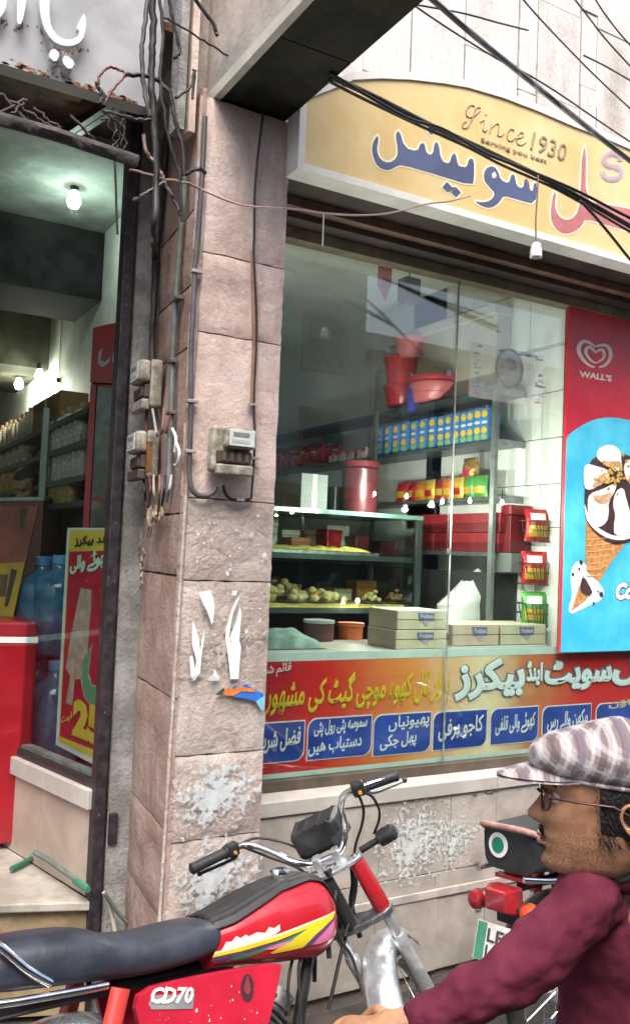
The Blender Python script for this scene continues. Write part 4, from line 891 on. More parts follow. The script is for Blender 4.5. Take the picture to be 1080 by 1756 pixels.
# wire baskets of crisps by the poster
cp = None; wire = M('wire', (.08, .09, .09), .4, .7)
for bi, (py, lbl) in enumerate(((912, 'highest'), (985, 'middle'), (1055, 'lowest'))):
    pa = ay(897 if bi else 903, py, 3.42); xr_ = XW-.02
    t = thing('wire_basket', '%s wire crisp basket hanging beside the poster' % lbl, 'basket', (pa.x, 3.42, pa.z)); 
    def bar(q): g = G(); g.tube(q, .0028, 5); build(g, 'wire', wire, t, 60)
    z0 = pa.z-.05; xx = pa.x
    for z, e in ((z0, .03), (z0+.06, .015), (z0+.11, 0)):
        bar([(xr_, 3.37-.03, z), (xx+e, 3.36, z), (xx+e, 3.52, z), (xr_, 3.54, z)])
    for k in range(4):
        f0 = k/3; bar([(xx+.03+f0*(xr_-xx-.04), 3.345, z0), (xx+f0*(xr_-xx-.01), 3.335, z0+.11)]); bar([(xx+.03, 3.36+f0*.15, z0), (xx, 3.36+f0*.15, z0+.11)])
    for k in range(3):
        m_ = [redfoil, redfoil, grfoil][bi]
        if cp is None or bi == 2 and k == 0:
            cp = pouch('crisp_packet', .135, .17, .07, [m_, ylfoil, whfoil], ('red' if bi < 2 else 'green')+' crisp packet standing in a wire basket', 'packet', ('red' if bi < 2 else 'green')+' crisp packets in the wire baskets', [(.12, .45, .75, 1), (.6, .85, .6, 2)]); fresh = True
        else: fresh = False
        m = Matrix.Translation((xx+.055+k*.075, 3.40+.02*k, z0+.004)) @ Matrix.Rotation(radians(60)+random.uniform(-.2, .2), 4, 'Z') @ Matrix.Rotation(.15, 4, 'Y')
        put(cp, m, fresh)['label'] = '%s %s crisp packet from the left in the %s wire basket' % (ORD[k], 'red' if bi < 2 else 'green', lbl)

# hanging things seen through the glass
p = ay(705, 497, 3.6); t = thing('hanging_speaker', 'small brown speaker box hanging from the shop ceiling', 'speaker', tuple(p)); build(G().box(p.x-.045, 3.58, p.z-.06, p.x+.045, 3.66, p.z+.06), 'cabinet', M('speaker_brown', (.06, .045, .03), .6), t, 0, .004); g = G(); g.tube([(p.x, 3.62, p.z+.062), (p.x, 3.62, 3.5)], .003, 5); build(g, 'hanging_wire', cable_blk, t); g = G(); g.tube([(p.x-.04, 3.62, p.z-.06), (p.x-.055, 3.62, p.z-.085)], .004, 5); build(g, 'wire_end', cable_blk, t)
p = ay(660, 470, 3.5); g = G(); g.prism([(p.x-.04, 3.5, p.z+.09), (p.x+.04, 3.5, p.z+.08), (p.x+.038, 3.5, p.z-.05), (p.x+.008, 3.5, p.z-.13), (p.x-.04, 3.5, p.z-.06)], (0, .004, 0)); t = tag(build(g, 'pink_pennant', M('pink_cloth', (.62, .16, .22), .8, var=.15, scale=20), None, 0), 'pink paper pennant hanging high inside the window', 'pennant')
# round mirror on the side wall and the printed sticker on the glass
p = ay(875, 632, YG+.05); t = thing('round_mirror', 'round dark rimmed mirror hanging inside the glass above the tiles', 'mirror', tuple(p))
g = G(); g.tube(catmull([(p.x+.085*cos(a), YG+.06, p.z+.097*sin(a)) for a in [2*pi*i/16 for i in range(16)]], 3, True)+[(p.x+.085, YG+.06, p.z)], .007, 6); build(g, 'rim', M('bronze_rim', (.07, .05, .035), .35, .5), t, 60)
g = G(); g.lathe([(.083, 0), (.083, .005)], (p.x, YG+.062, p.z), (0, 1, 0), 28); build(g, 'plate', M('rosy_print', (.52, .46, .42), .35, var=.3, scale=26, col2=(.46, .30, .27)), t, 0)
for pts, c in (([(-.04, .045), (.0, .065), (.05, .04), (.055, .0), (.02, -.01), (-.02, .0)], (.16, .09, .05)), ([(-.07, .02), (-.03, .03), (-.02, .0), (-.065, -.01)], (.38, .10, .12)), ([(.01, -.02), (.06, -.02), (.055, -.035), (.01, -.035)], (.20, .38, .33)), ([(-.06, -.04), (-.02, -.035), (-.02, -.06), (-.055, -.06)], (.35, .52, .58))):
    g = G(); g.prism([(p.x+a, YG+.0605-.0002*i, p.z+b) for i, (a, b) in enumerate(smooth_poly(pts, 1)) if True], (0, .001, 0)); build(g, 'print', M('plate_print_%d' % int(c[0]*100), c, .5, var=.2, scale=30), t, 0)
stk = thing('glass_sticker', 'faded translucent printed sticker sheet on the window glass', 'sticker', tuple(ay(866, 690, YG)))
a_, b_ = ay(806, 585, YG-.002), ay(930, 700, YG-.002)
build(G().box(a_.x, YG-.003, b_.z, b_.x, YG-.0015, a_.z), 'film', M('faded_film', (.55, .58, .57), .4, var=.2, scale=18, alpha=.16), stk, 0)
rs = random.Random(11)
for k in range(26):
    side = k % 3; x = rs.uniform(a_.x+.005, a_.x+.05) if side == 0 else rs.uniform(b_.x-.07, b_.x-.02) if side == 1 else rs.uniform(a_.x+.02, b_.x-.05)
    z = rs.uniform(b_.z+.01, a_.z-.02) if side < 2 else rs.choice((a_.z-.02, b_.z+.02)); w_ = rs.uniform(.02, .045)
    c = rs.choice(((.5, .2, .25), (.2, .42, .42), (.35, .5, .6), (.45, .4, .5)))
    build(G().box(x, YG-.0042, z, x+w_, YG-.0032, z+rs.uniform(.006, .014)), 'print', M('film_ink_%d' % int(c[0]*100), c, .5, alpha=.55), stk, 0)

# lit bulbs under the middle shelf and by the counter
hot = M('lit_bulb', (1, 1, 1), .5, emit=((1, .97, .90), 6))
def bulb(p, label, r=.016, W=2.0, group=None, col=(1, .95, .86), cord=.05):
    p = V(p); t = thing('light_bulb', label, 'bulb', tuple(p), group)
    g = G(); g.lathe([(.001, -r), (r*.7, -r*.72), (r, 0), (r*.75, r*.8), (r*.45, r*1.5)], p, n=12); build(g, 'glass_bulb', hot, t, 60)
    g = G(); g.lathe([(r*.55, r*1.5), (r*.6, r*2.6)], p, n=10); build(g, 'socket', black_pl, t, 40)
    if cord: g = G(); g.tube([p+V((0, 0, r*2.6)), p+V((0, 0, r*2.6+cord))], .002, 5); build(g, 'cord', cable_blk, t)
    if W:
        l = bpy.data.lights.new('bulb_light', 'POINT'); l.energy = W; l.color = col; l.shadow_soft_size = r*.8
        lo = bpy.data.objects.new('bulb_light', l); COL.objects.link(lo); lo.parent = t; lo.location = (0, -.0, -r*1.6)
    return t
for i, (px, py) in enumerate(((642, 847), (697, 851), (758, 860), (805, 859), (860, 862))):
    bulb(ax(px, py, XS-.55), '%s lit bulb from the red canister below the noodle shelf' % ORD[i], .0085, 7.0, 'lit bulbs below the noodle shelf', cord=.035)
bulb(ay(613, 1031, YC-.07), 'small lit bulb hanging in front of the lower counter shelf', .011, .5, None, cord=.02)
# ------------------------------------------------------------------ left shop front: sign board, soffit, post, splayed glazing
YL = 2.95
zls = ay(285, 192, YL).z - .004
ls = thing('white_signboard', 'white metal signboard with raised rusty Urdu letters over the left shop', 'sign', (0, YL, zls))
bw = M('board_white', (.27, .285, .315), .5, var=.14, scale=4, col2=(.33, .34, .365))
xr = ay(272, 180, YL).x
pl = [(-1.6, YL, zls), (xr-.05, YL, zls), (xr-.015, YL, zls+.012), (xr, YL, zls+.05), (xr, YL, zls+.95), (-1.6, YL, zls+.95)]
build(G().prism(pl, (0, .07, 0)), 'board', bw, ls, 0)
g = G(); rnd = random.Random(4)
for k in range(170):
    x = rnd.uniform(-.4, xr-.03); r = rnd.uniform(.002, .008); z = zls + abs(rnd.gauss(0, .010))
    g.prism([(x+r*2.5*cos(a)*rnd.uniform(.5, 1), YL-.0012, max(zls, z+r*sin(a)*rnd.uniform(.5, 1))) for a in [i*1.05 for i in range(6)]], (0, .001, 0))
build(g, 'rust_edge', M('rust_edge', (.24, .13, .075), .9, var=.4, scale=25), ls, 0, kind='stuff')
lf = M('letter_white', (.50, .545, .58), .45, var=.06)
def let(pts, name='letter'):
    g = G(); px_prism(g, smooth_poly(pts, 1), YL-.045, .022); build(g, name, lf, ls, 0)
    cx_ = sum(p[0] for p in pts)/len(pts); cy_ = sum(p[1] for p in pts)/len(pts)
let([(72, -30), (68, 0), (70, 30), (80, 58), (98, 76), (122, 80), (142, 71), (149, 45), (146, 20), (138, 32), (131, 48), (138, 54), (131, 65), (115, 68), (100, 62), (88, 45), (85, 20), (87, -30)])
let([(92, 81), (104, 92), (96, 108), (82, 95)], 'letter_dot'); let([(112, 92), (131, 107), (120, 121), (106, 106)], 'letter_dot')
let([(30, -30), (48, -30), (45, 10), (38, 41), (30, 42), (30, 20)]); let([(-12, -20), (13, -20), (13, 6), (6, 26), (-12, 40)])
rs_ = M('rust_bleed', (.17, .115, .085), .8, var=.3, scale=30); g = G()
for (px, py, n_, sx, sy) in ((112, 84, 60, 36, 6), (75, 45, 30, 6, 30), (105, 118, 30, 22, 8), (34, 46, 22, 10, 5), (8, 40, 12, 6, 5)):
    for _ in range(n_):
        x, y = rnd.gauss(px, sx*.5), rnd.gauss(py, sy*.5); r = rnd.uniform(.8, 3.4)
        g.prism([ay(x+r*cos(a)*rnd.uniform(.5, 1), y+r*sin(a)*rnd.uniform(.5, 1.4), YL-.0012) for a in [i*1.05 for i in range(6)]], (0, .001, 0))
build(g, 'rust_bleed', rs_, ls, 0, kind='stuff')

P0 = V((1.028, 3.50, 0)); GD = V((-.24, .97, 0)).normalized(); GN = V((-GD.y, GD.x, 0))
if GN.x > 0: GN = -GN
def agl(x, y, off=0): return ap(x, y, P0+GN*off, GN)
zgt = agl(165, 195).z; zgb = agl(160, 1335).z
sf = thing('soffit', 'dark rusty boarded soffit behind the white signboard', 'soffit', (0, 4, zgt))
for k in range(9):
    x1 = SBX + .03 - k*.24; build(G().box(x1-.236, YL+.075, zgt+.01+.004*(k % 2), x1, 6.2, zgt+.04), 'board', M('rusty_board', (.055, .032, .022), .9, var=.5, scale=6, col2=(.13, .055, .025), bump=.4), sf, 0)
build(G().box(-1.6, YL+.075, zgt-.055, xr-.03, YL+.125, zgt+.008), 'batten', M('rusty_batten', (.14, .07, .035), .9, var=.4), sf, 0)
build(G().box(-1.2, 3.6, zgt-.03, .86, 3.66, zgt+.008), 'batten', M('rusty_batten', (.14, .07, .035)), sf, 0)

dp = thing('door_post', 'tall dark steel post at the edge of the left shop window', 'post', (1.04, 3.48, .3))
build(G().box(1.016, 3.43, .28, 1.060, 3.50, 3.60), 'shaft', dark_steel, dp, 0, .004)
build(G().box(1.060, 3.445, .28, 1.072, 3.50, 3.60), 'flange', dark_steel, dp, 0)
build(G().box(1.074, 3.452, -.06, SBX+.028, 3.55, 3.60), 'cement_strip', cement, dp, 0)
g = G(); rnd = random.Random(8)
for _ in range(34):
    z = rnd.uniform(.5, 3.3); x = rnd.uniform(1.02, 1.05); r = rnd.uniform(.001, .0045)
    g.prism([(x+r*cos(a)*rnd.uniform(.4, 1), 3.4285, z+r*2*sin(a)*rnd.uniform(.4, 1)) for a in [i*1.05 for i in range(6)]], (0, .001, 0))
build(g, 'paint_chip', M('chip_grey', (.10, .10, .105), .8), dp, 0, kind='stuff')
build(G().box(1.08, 3.435, .62, 1.115, 3.452, .74), 'hinge', dark_steel, dp, 0, .004)

lwn = thing('side_window', 'splayed glass side window of the left shop with tiled sill', 'window', tuple(P0+V((0, 0, zgb))))
Lg = 2.4
def along(a, b, z0, z1, o0, o1, name, mt, parent, bev=0):
    p = [P0+GD*a+GN*o0, P0+GD*b+GN*o0, P0+GD*b+GN*o1, P0+GD*a+GN*o1]
    return build(G().prism([(q.x, q.y, z0) for q in p], (0, 0, z1-z0)), name, mt, parent, 0, bev)
along(.0, Lg, zgb, zgt-.03, -.004, .004, 'pane', side_glass, lwn)
along(0, Lg, zgt-.03, zgt+.005, -.03, .03, 'top_frame', dark_steel, lwn)
along(0, Lg, zgb-.035, zgb, -.05, .012, 'bottom_frame', black_pl, lwn)
along(0, Lg, zgb-.012, zgb+.015, -.05, -.006, 'inner_ledge', cement, lwn)
along(-.02, Lg, zgb-.115, zgb-.037, -.12, .035, 'sill_slab', cream_slab, lwn, .004)
FZ = .41
for k in range(6):
    along(.0+k*.42+.0015, .42+k*.42-.0015, FZ+.002, zgb-.118, -.1, .012, 'tile', M('brown_wall_tile', (.36, .30, .25), .4, var=.12, scale=5, bump=.05), lwn)
# raised floor of the left shop with marble edge
step = thing('shop_step', 'worn marble step in front of the left shop', 'step', (.2, 3.7, 0))
marble = M('worn_marble', (.33, .31, .27), .45, var=.25, scale=5, col2=(.42, .40, .36), bump=.15)
e0, e1 = az(-40, 1566, FZ-.03), az(158, 1560, FZ-.03)
pts = [(e0.x-1.2, e0.y+.1), (e0.x, e0.y), (e1.x, e1.y), (1.02, 3.47), (P0.x+GD.x*2.2, P0.y+GD.y*2.2), (-1.4, 6)]
build(G().prism([(x, y, FZ-.035) for x, y in pts], (0, 0, .035)), 'tread', marble, step, 0, .006)
build(G().prism([(x+(.0 if y > 4 else .0), y+.03, -.03) for x, y in pts], (0, 0, FZ-.037+.03)), 'riser', M('ochre_plaster', (.24, .18, .10), .85, var=.25, scale=7, bump=.3), step, 0)
grn = M('green_hose', (.03, .17, .10), .4, var=.2); gry = M('dusty_hose', (.12, .15, .135), .7, var=.2)
pp = [az(x, y, FZ+.015) for x, y in ((54, 1496), (60, 1466), (82, 1472), (110, 1492), (150, 1521))]
t = thing('green_strap', 'green plastic strap lying along the step of the left shop', 'strap', tuple(pp[2]))
def strap(q, w_, mt, nm): g = G(); g.tube(catmull(q, 5), w_, 6); build(g, nm, mt, t, 60)
strap([agl(x, y, .045) for x, y in ((60, 1462), (82, 1474), (110, 1494), (150, 1522))], .011, gry, 'strap'); strap([az(x, y, FZ+.02) for x, y in ((20, 1490), (38, 1482), (58, 1470))], .012, grn, 'end'); strap([agl(x, y, .055) for x, y in ((128, 1510), (152, 1526))], .012, grn, 'end')
t = thing('green_strap', 'pair of loose pale and green straps at the foot of the dark post', 'strap', (1.03, 3.3, .2))
strap([ay(x, y, 3.40) for x, y in ((178, 1530), (190, 1560), (198, 1600))], .008, M('pale_strap', (.42, .42, .34), .7), 'strap'); strap([ay(x, y, 3.38) for x, y in ((180, 1532), (205, 1568), (236, 1598))], .009, gry, 'strap')

# inside of the left shop
lr = thing('left_shop_interior', 'dim room of the left shop behind the splayed glass', 'room', (0, 6, FZ))
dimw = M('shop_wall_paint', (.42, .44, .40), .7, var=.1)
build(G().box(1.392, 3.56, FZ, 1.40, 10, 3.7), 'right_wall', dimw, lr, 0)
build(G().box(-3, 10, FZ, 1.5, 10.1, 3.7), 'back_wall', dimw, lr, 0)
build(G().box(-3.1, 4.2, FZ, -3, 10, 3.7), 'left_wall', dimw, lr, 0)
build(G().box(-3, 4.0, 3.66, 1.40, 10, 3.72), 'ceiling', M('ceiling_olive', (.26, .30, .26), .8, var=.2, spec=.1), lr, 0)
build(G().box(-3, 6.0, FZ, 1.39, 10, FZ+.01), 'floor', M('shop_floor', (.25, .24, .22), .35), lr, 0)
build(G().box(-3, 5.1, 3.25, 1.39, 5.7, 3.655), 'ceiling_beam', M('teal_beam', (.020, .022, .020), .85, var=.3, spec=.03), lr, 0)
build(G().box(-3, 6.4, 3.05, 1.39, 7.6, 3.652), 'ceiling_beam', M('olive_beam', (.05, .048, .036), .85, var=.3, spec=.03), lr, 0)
# shelves along the right wall
XR = 1.17
shl = thing('jar_shelves', 'dark shelves of jars along the right wall of the left shop', 'shelf unit', (1.28, 7, FZ))
zj = [ax(60, y, XR).z for y in (740, 783, 832, 868)]
yj0, yj1 = ax(146, 780, XR).y, 9.6
for z in zj: build(G().box(XR, yj0, z-.03, 1.39, yj1, z), 'shelf', shelf_mat, shl, 0)
p = ax(80, 780, XR); build(G().box(XR-.03, p.y-.02, FZ, XR, p.y+.02, zj[0]+.10), 'upright', M('pale_upright', (.42, .52, .48), .4), shl, 0)
jarm = [M('snack_beige', (.40, .32, .22), .3, var=.35, scale=30, col2=(.55, .50, .42)), M('snack_pale', (.50, .46, .40), .25, var=.3, scale=40), M('snack_yellow', (.42, .30, .08), .35, var=.3, scale=30)]
def jar(k, h, r, label, group):
    t = thing('snack_jar' if k < 2 else 'yellow_tub', label, 'jar', (0, 0, 0), group)
    g = G(); g.lathe([(r*.9, 0), (r, .01), (r, h*.75), (r*.7, h*.84)], (0, 0, 0), n=10); build(g, 'body', jarm[k], t, 40)
    g = G(); g.lathe([(r*.75, h*.845), (r*.75, h), (r*.3, h*1.01)], (0, 0, 0), n=10); build(g, 'lid', M('jar_lid', (.35, .22, .12), .4) if k < 2 else whfoil, t, 40); return t
rnd = random.Random(12)
for si, (k, h, r, pxl_, pxr_, n_, lb) in enumerate(((0, .20, .05, 0, 62, 9, 'wrapped beige snack jar on the top shelf of the left shop'), (1, .24, .055, 90, 142, 5, 'tall pale snack jar on the second shelf of the left shop'), (1, .25, .045, 88, 146, 7, 'slim pale snack jar on the third shelf of the left shop'), (2, .2, .055, 0, 52, 5, 'yellow tub on the third shelf deep in the left shop'), (2, .16, .045, 92, 128, 5, 'small yellow tub on the lowest shelf of the left shop'), (0, .16, .06, 2, 50, 4, 'squat beige jar on the second shelf deep in the left shop'))):
    z = zj[[0, 1, 2, 2, 3, 1][si]]; pr_ = None
    for i in range(n_):
        p = ax(pxl_+(pxr_-pxl_)*(i+.5)/n_, 800, XR+.06); m = Matrix.Translation((XR+.07, p.y, z)) @ Matrix.Scale(rnd.uniform(.92, 1.06), 4)
        if pr_ is None: pr_ = jar(k, h, r, lb, lb.replace('jar', 'jars', 1).replace('tub', 'tubs', 1)); pr_.matrix_world = m; q_ = pr_
        else: q_ = copy_tree(pr_, m)
        q_['label'] = lb.replace(' in the left shop', '').replace(' of the left shop', '') + ', %s from the window' % ORD[n_-1-i]
t = thing('brown_carton', 'long brown carton on top of the jar shelves', 'carton', (XR, 7, zj[0])); pa, pb = ax(58, 700, XR+.03), ax(102, 700, XR+.03); build(G().box(XR+.03, pb.y, zj[0]+.002, XR+.2, pa.y, zj[0]+.2), 'box', M('brown_card', (.20, .11, .05), .7, var=.2), t, 0, .004); build(G().box(XR+.028, (pa.y+pb.y)/2-.04, zj[0]+.004, XR+.0295, (pa.y+pb.y)/2+.04, zj[0]+.198), 'tape', M('pale_tape', (.42, .42, .36)), t, 0)
# lamps of the left shop
bulb(ad(68, 646, 6.2), 'bright globe lamp over the jar shelves in the left shop', .036, 12, None, (1, .93, .78), .5)
bulb(ad(33, 660, 6.6), 'bright globe lamp at the far left of the left shop', .036, 12, None, (1, .93, .78), .5)
bulb(ad(100, 668, 6.0), 'bright lamp against the shelf wall in the left shop', .03, 9, None, (1, .93, .78), .5)
bulb(ad(127, 346, 4.55), 'single bright bulb under the ceiling just inside the left glass', .038, 5, None, (.92, 1, .95), .06)
# cola fridge
fr = thing('drinks_fridge', 'tall red drinks fridge with a round topped header inside the left shop', 'fridge', (1.27, 4.5, FZ))
fc = ad(212, 700, 4.55); fu = CR.copy(); fu.z = 0; fu.normalize(); fn = V((-fu.y, fu.x, 0)); fn = fn if fn.y > 0 else -fn
fl = ad(147, 800, 4.45); fl.z = 0; fW = .36
def fq(a, z, d=0): return fl + fu*a + fn*d + V((0, 0, z))
ztp, zhd = ad(178, 560, 4.45).z, ad(178, 655, 4.45).z
cola = M('fridge_red', (.55, .02, .03), .35, var=.15)
def fbox(a0, a1, z0, z1, d0, d1, nm, mt, bev=0): return build(G().prism([fq(a0, z0, d0), fq(a1, z0, d0), fq(a1, z0, d1), fq(a0, z0, d1)], (0, 0, z1-z0)), nm, mt, fr, 0, bev)
fbox(0, fW, FZ+.01, zhd, .03, .5, 'cabinet', cola)
hp = [fq(0, zhd), fq(fW, zhd), fq(fW, ztp+.06)] + [fq(fW*(1-k/8), ztp+.06*(1-(k/8)**2)) for k in range(1, 9)]
g = G(); g.prism(hp, fn*.5); build(g, 'header', cola, fr, 0, .004)
fbox(.035, fW-.01, FZ+.25, zhd-.02, .018, .029, 'glass_door', M('fridge_glass', (.10, .12, .11), .12, var=.6, scale=5, col2=(.22, .20, .18)))
fbox(.0, .03, FZ+.1, zhd-.01, .012, .029, 'door_frame', cola)
for z in (FZ+.6, FZ+.95, FZ+1.3, FZ+1.62): fbox(.04, fW-.012, z, z+.02, .010, .0175, 'shelf_strip', M('fridge_strip', (.28, .02, .03), .4))
text('Coca', fq(.030, zhd+.07, -.002), fq(.26, zhd+.14, -.002), .17, -fn, M('cola_white', (.62, .56, .54), .4), fr, bold=.01, thick=.003, shear=.35, urdu=False, up=(.1, 0, 1))
# kulfi poster standing inside the glass
kp = thing('kulfi_poster', 'red and yellow framed ice lolly poster with a price inside the left glass', 'poster', tuple(agl(140, 1290, -.03)))
def kpt(x, y, l=0): return agl(x, y, -.035+.0016*l)
def kfl(nm, pts, mt, l, d=.0014):
    g = G(); g.prism([kpt(x, y, l) for x, y in pts], GN*-d); return build(g, nm, mt, kp, 0)
kr = M('kulfi_red', (.30, .010, .024), .4, var=.1); ky = M('kulfi_yellow', (.44, .34, .04), .4, var=.1)
kfl('frame', [(116, 905), (193, 905), (174, 1318), (96, 1277)], M('pale_frame', (.42, .46, .44), .4), 0, .012)
kfl('yellow_field', [(120, 909), (192, 909), (173, 1306), (101, 1271)], ky, 1)
kfl('red_field', [(119, 946), (191, 944), (174, 1290), (103, 1262)], kr, 2)
kfl('lolly', [(139, 1008), (158, 1012), (150, 1120), (138, 1164), (128, 1166), (124, 1210), (113, 1206), (121, 1160), (113, 1145), (122, 1090)], M('lolly_cream', (.28, .225, .18), .5, var=.2, scale=20), 3)
kg = M('kulfi_green', (.02, .22, .12), .4)
def koff(p, d): return offset_poly(p, d)
cres = [(158, 1106), (153, 1130), (150, 1155), (156, 1175), (170, 1180), (181, 1172), (180, 1204), (172, 1210), (158, 1210), (146, 1195), (141, 1165), (146, 1130)]
kfl('letter_outline', koff(cres, 2.2), M('lolly_cream', (.42, .34, .27)), 3); kfl('letter', cres, kg, 4)
text('25', kpt(124, 1261, 4), kpt(175, 1282, 4), .16, GN, ky, kp, bold=.07, thick=.002, urdu=False, up=(0, 0, 1))
text('ایند بیکرز', kpt(128, 938, 3), kpt(190, 934, 3), .045, GN, black_pl, kp, bold=.03, thick=.002, up=(0, 0, 1))
text('کھوئے والی', kpt(120, 988, 4), kpt(188, 974, 4), .085, GN, M('pale_green_ink', (.35, .50, .42), .4), kp, bold=.05, thick=.002, up=(0, 0, 1))
text('قیمت', kpt(106, 1243, 4), kpt(124, 1236, 4), .04, GN, ky, kp, bold=.02, thick=.002, up=(0, 0, 1))
# menu panel, counter and water bottles
mp = thing('menu_panel', 'tilted orange and yellow printed panel behind the red freezer', 'panel', tuple(agl(30, 1050, -.5)))
def mpt(x, y, l=0): return ad(x, y, 4.3-.002*l)
def mfl(nm, pts, mt, l): g = G(); g.prism([mpt(x, y, l) for x, y in pts], CD*.0015); build(g, nm, mt, mp, 0)
g = G(); g.prism([mpt(x, y) for x, y in ((-60, 868), (66, 868), (22, 1064), (-60, 1070))], CD*.02); build(g, 'board', M('brick_print', (.26, .07, .04), .5, var=.25, scale=8), mp, 0)
mfl('yellow_band', [(-60, 968), (43, 964), (22, 1062), (-60, 1066)], M('ochre_print', (.48, .30, .04), .5, var=.15), 1)
mfl('dark_stripe', [(36, 872), (48, 872), (40, 905), (34, 908)], M('dark_ink', (.05, .03, .03), .5), 1); mfl('dark_stripe', [(-10, 985), (14, 985), (10, 1022), (-10, 1026)], M('dark_ink', (.05, .03, .03)), 2); mfl('dark_stripe', [(20, 975), (30, 978), (14, 1040), (8, 1040)], M('dark_ink', (.05, .03, .03)), 2)
ct = thing('sales_counter', 'sales counter with a pale top deep in the left shop', 'counter', (.6, 5.2, FZ)); a_, b_ = ad(-80, 860, 5.0), ad(75, 858, 5.0)
g = G(); g.prism([a_, b_, b_+CD*.4, a_+CD*.4], (0, 0, .02)); build(g, 'top', M('counter_top', (.40, .42, .40), .25), ct, 0)
g = G(); g.prism([a_-V((0, 0, .003)), b_-V((0, 0, .003)), b_+CD*.38-V((0, 0, .003)), a_+CD*.38-V((0, 0, .003))], (0, 0, -1.2)); build(g, 'front', M('counter_red', (.16, .04, .03), .5, var=.3), ct, 0)
wb = thing('water_bottle', 'large blue water bottle standing inside the left glass', 'bottle', (0, 0, 0), 'blue water bottles inside the left glass')
bb = M('bottle_blue', (.03, .10, .22), .12, var=.25, scale=8, col2=(.06, .18, .30), alpha=.88)
g = G(); g.lathe([(.10, 0), (.125, .012), (.13, .05), (.122, .09), (.13, .12), (.13, .19), (.122, .21), (.13, .24), (.13, .32), (.11, .38), (.045, .42), (.04, .45)], (0, 0, 0), n=18); build(g, 'body', bb, wb, 50)
g = G(); g.lathe([(.042, .452), (.042, .49), (.035, .495)], (0, 0, 0), n=14); build(g, 'cap', M('cap_blue', (.10, .30, .55), .35), wb, 40)
ff = True
for px, t_, z, lb_ in ((62, 4.35, FZ+.32, 'lower blue water bottle beside the red freezer'), (95, 4.25, FZ+.33, 'lower blue water bottle beside the lolly poster'), (62, 4.4, FZ+.83, 'upper blue water bottle beside the red freezer'), (92, 4.35, FZ+.84, 'upper blue water bottle beside the lolly poster')):
    p = ad(px, 1200, t_); put(wb, Matrix.Translation((p.x, p.y, z)), ff)['label'] = lb_; ff = False
t = tag(build(G().box(-.6, 3.95, FZ+.012, .86, 4.9, FZ+.315).box(0, 0, 0, 0, 0, 0) if False else G().prism([P0+GD*.12-GN*.06+V((0, 0, FZ+.012)), P0+GD*1.6-GN*.06+V((0, 0, FZ+.012)), P0+GD*1.6-GN*.9+V((0, 0, FZ+.012)), P0+GD*.12-GN*.35+V((0, 0, FZ+.012))], (0, 0, .305)), 'bottle_crate', M('dark_crate', (.05, .06, .08), .6, var=.3), smooth=0), 'low dark platform under the blue water bottles', 'platform')
# red chest freezer out on the step
fz_ = thing('chest_freezer', 'bright red chest freezer with a white trim band on the step', 'freezer', (0, 3.8, FZ))
c0 = az(45, 1445, FZ+.03); c0.z = 0; d1 = V((-1, .18, 0)).normalized(); d2 = V((.05, 1, 0)).normalized()
zt_ = ap(50, 1068, c0, V((0, 1, 0))).z; zw_ = ap(50, 1092, c0, V((0, 1, 0))).z
def fzb(z0, z1, e, nm, mt, bev=0): p = [c0-d1*e-d2*e, c0+d1*1.1-d2*e, c0+d1*1.1+d2*.55, c0-d1*e+d2*.55]; return build(G().prism([(q.x, q.y, z0) for q in p], (0, 0, z1-z0)), nm, mt, fz_, 0, bev)
fzr = M('freezer_red', (.30, .008, .016), .3, var=.08, coat=.2)
fzb(FZ+.03, zw_-.03, 0, 'body', fzr, .012); fzb(zw_-.029, zw_-.002, .003, 'trim_band', white_paint); fzb(zw_-.001, zt_, .0, 'lid', M('freezer_lid', (.30, .02, .03), .3), .01)
for a in (.05, 1.0):
    g = G(); q = c0+d1*a+d2*.1; g.lathe([(.02, 0), (.02, .03)], (q.x, q.y, FZ+.001), n=10); build(g, 'foot', black_pl, fz_, 40)

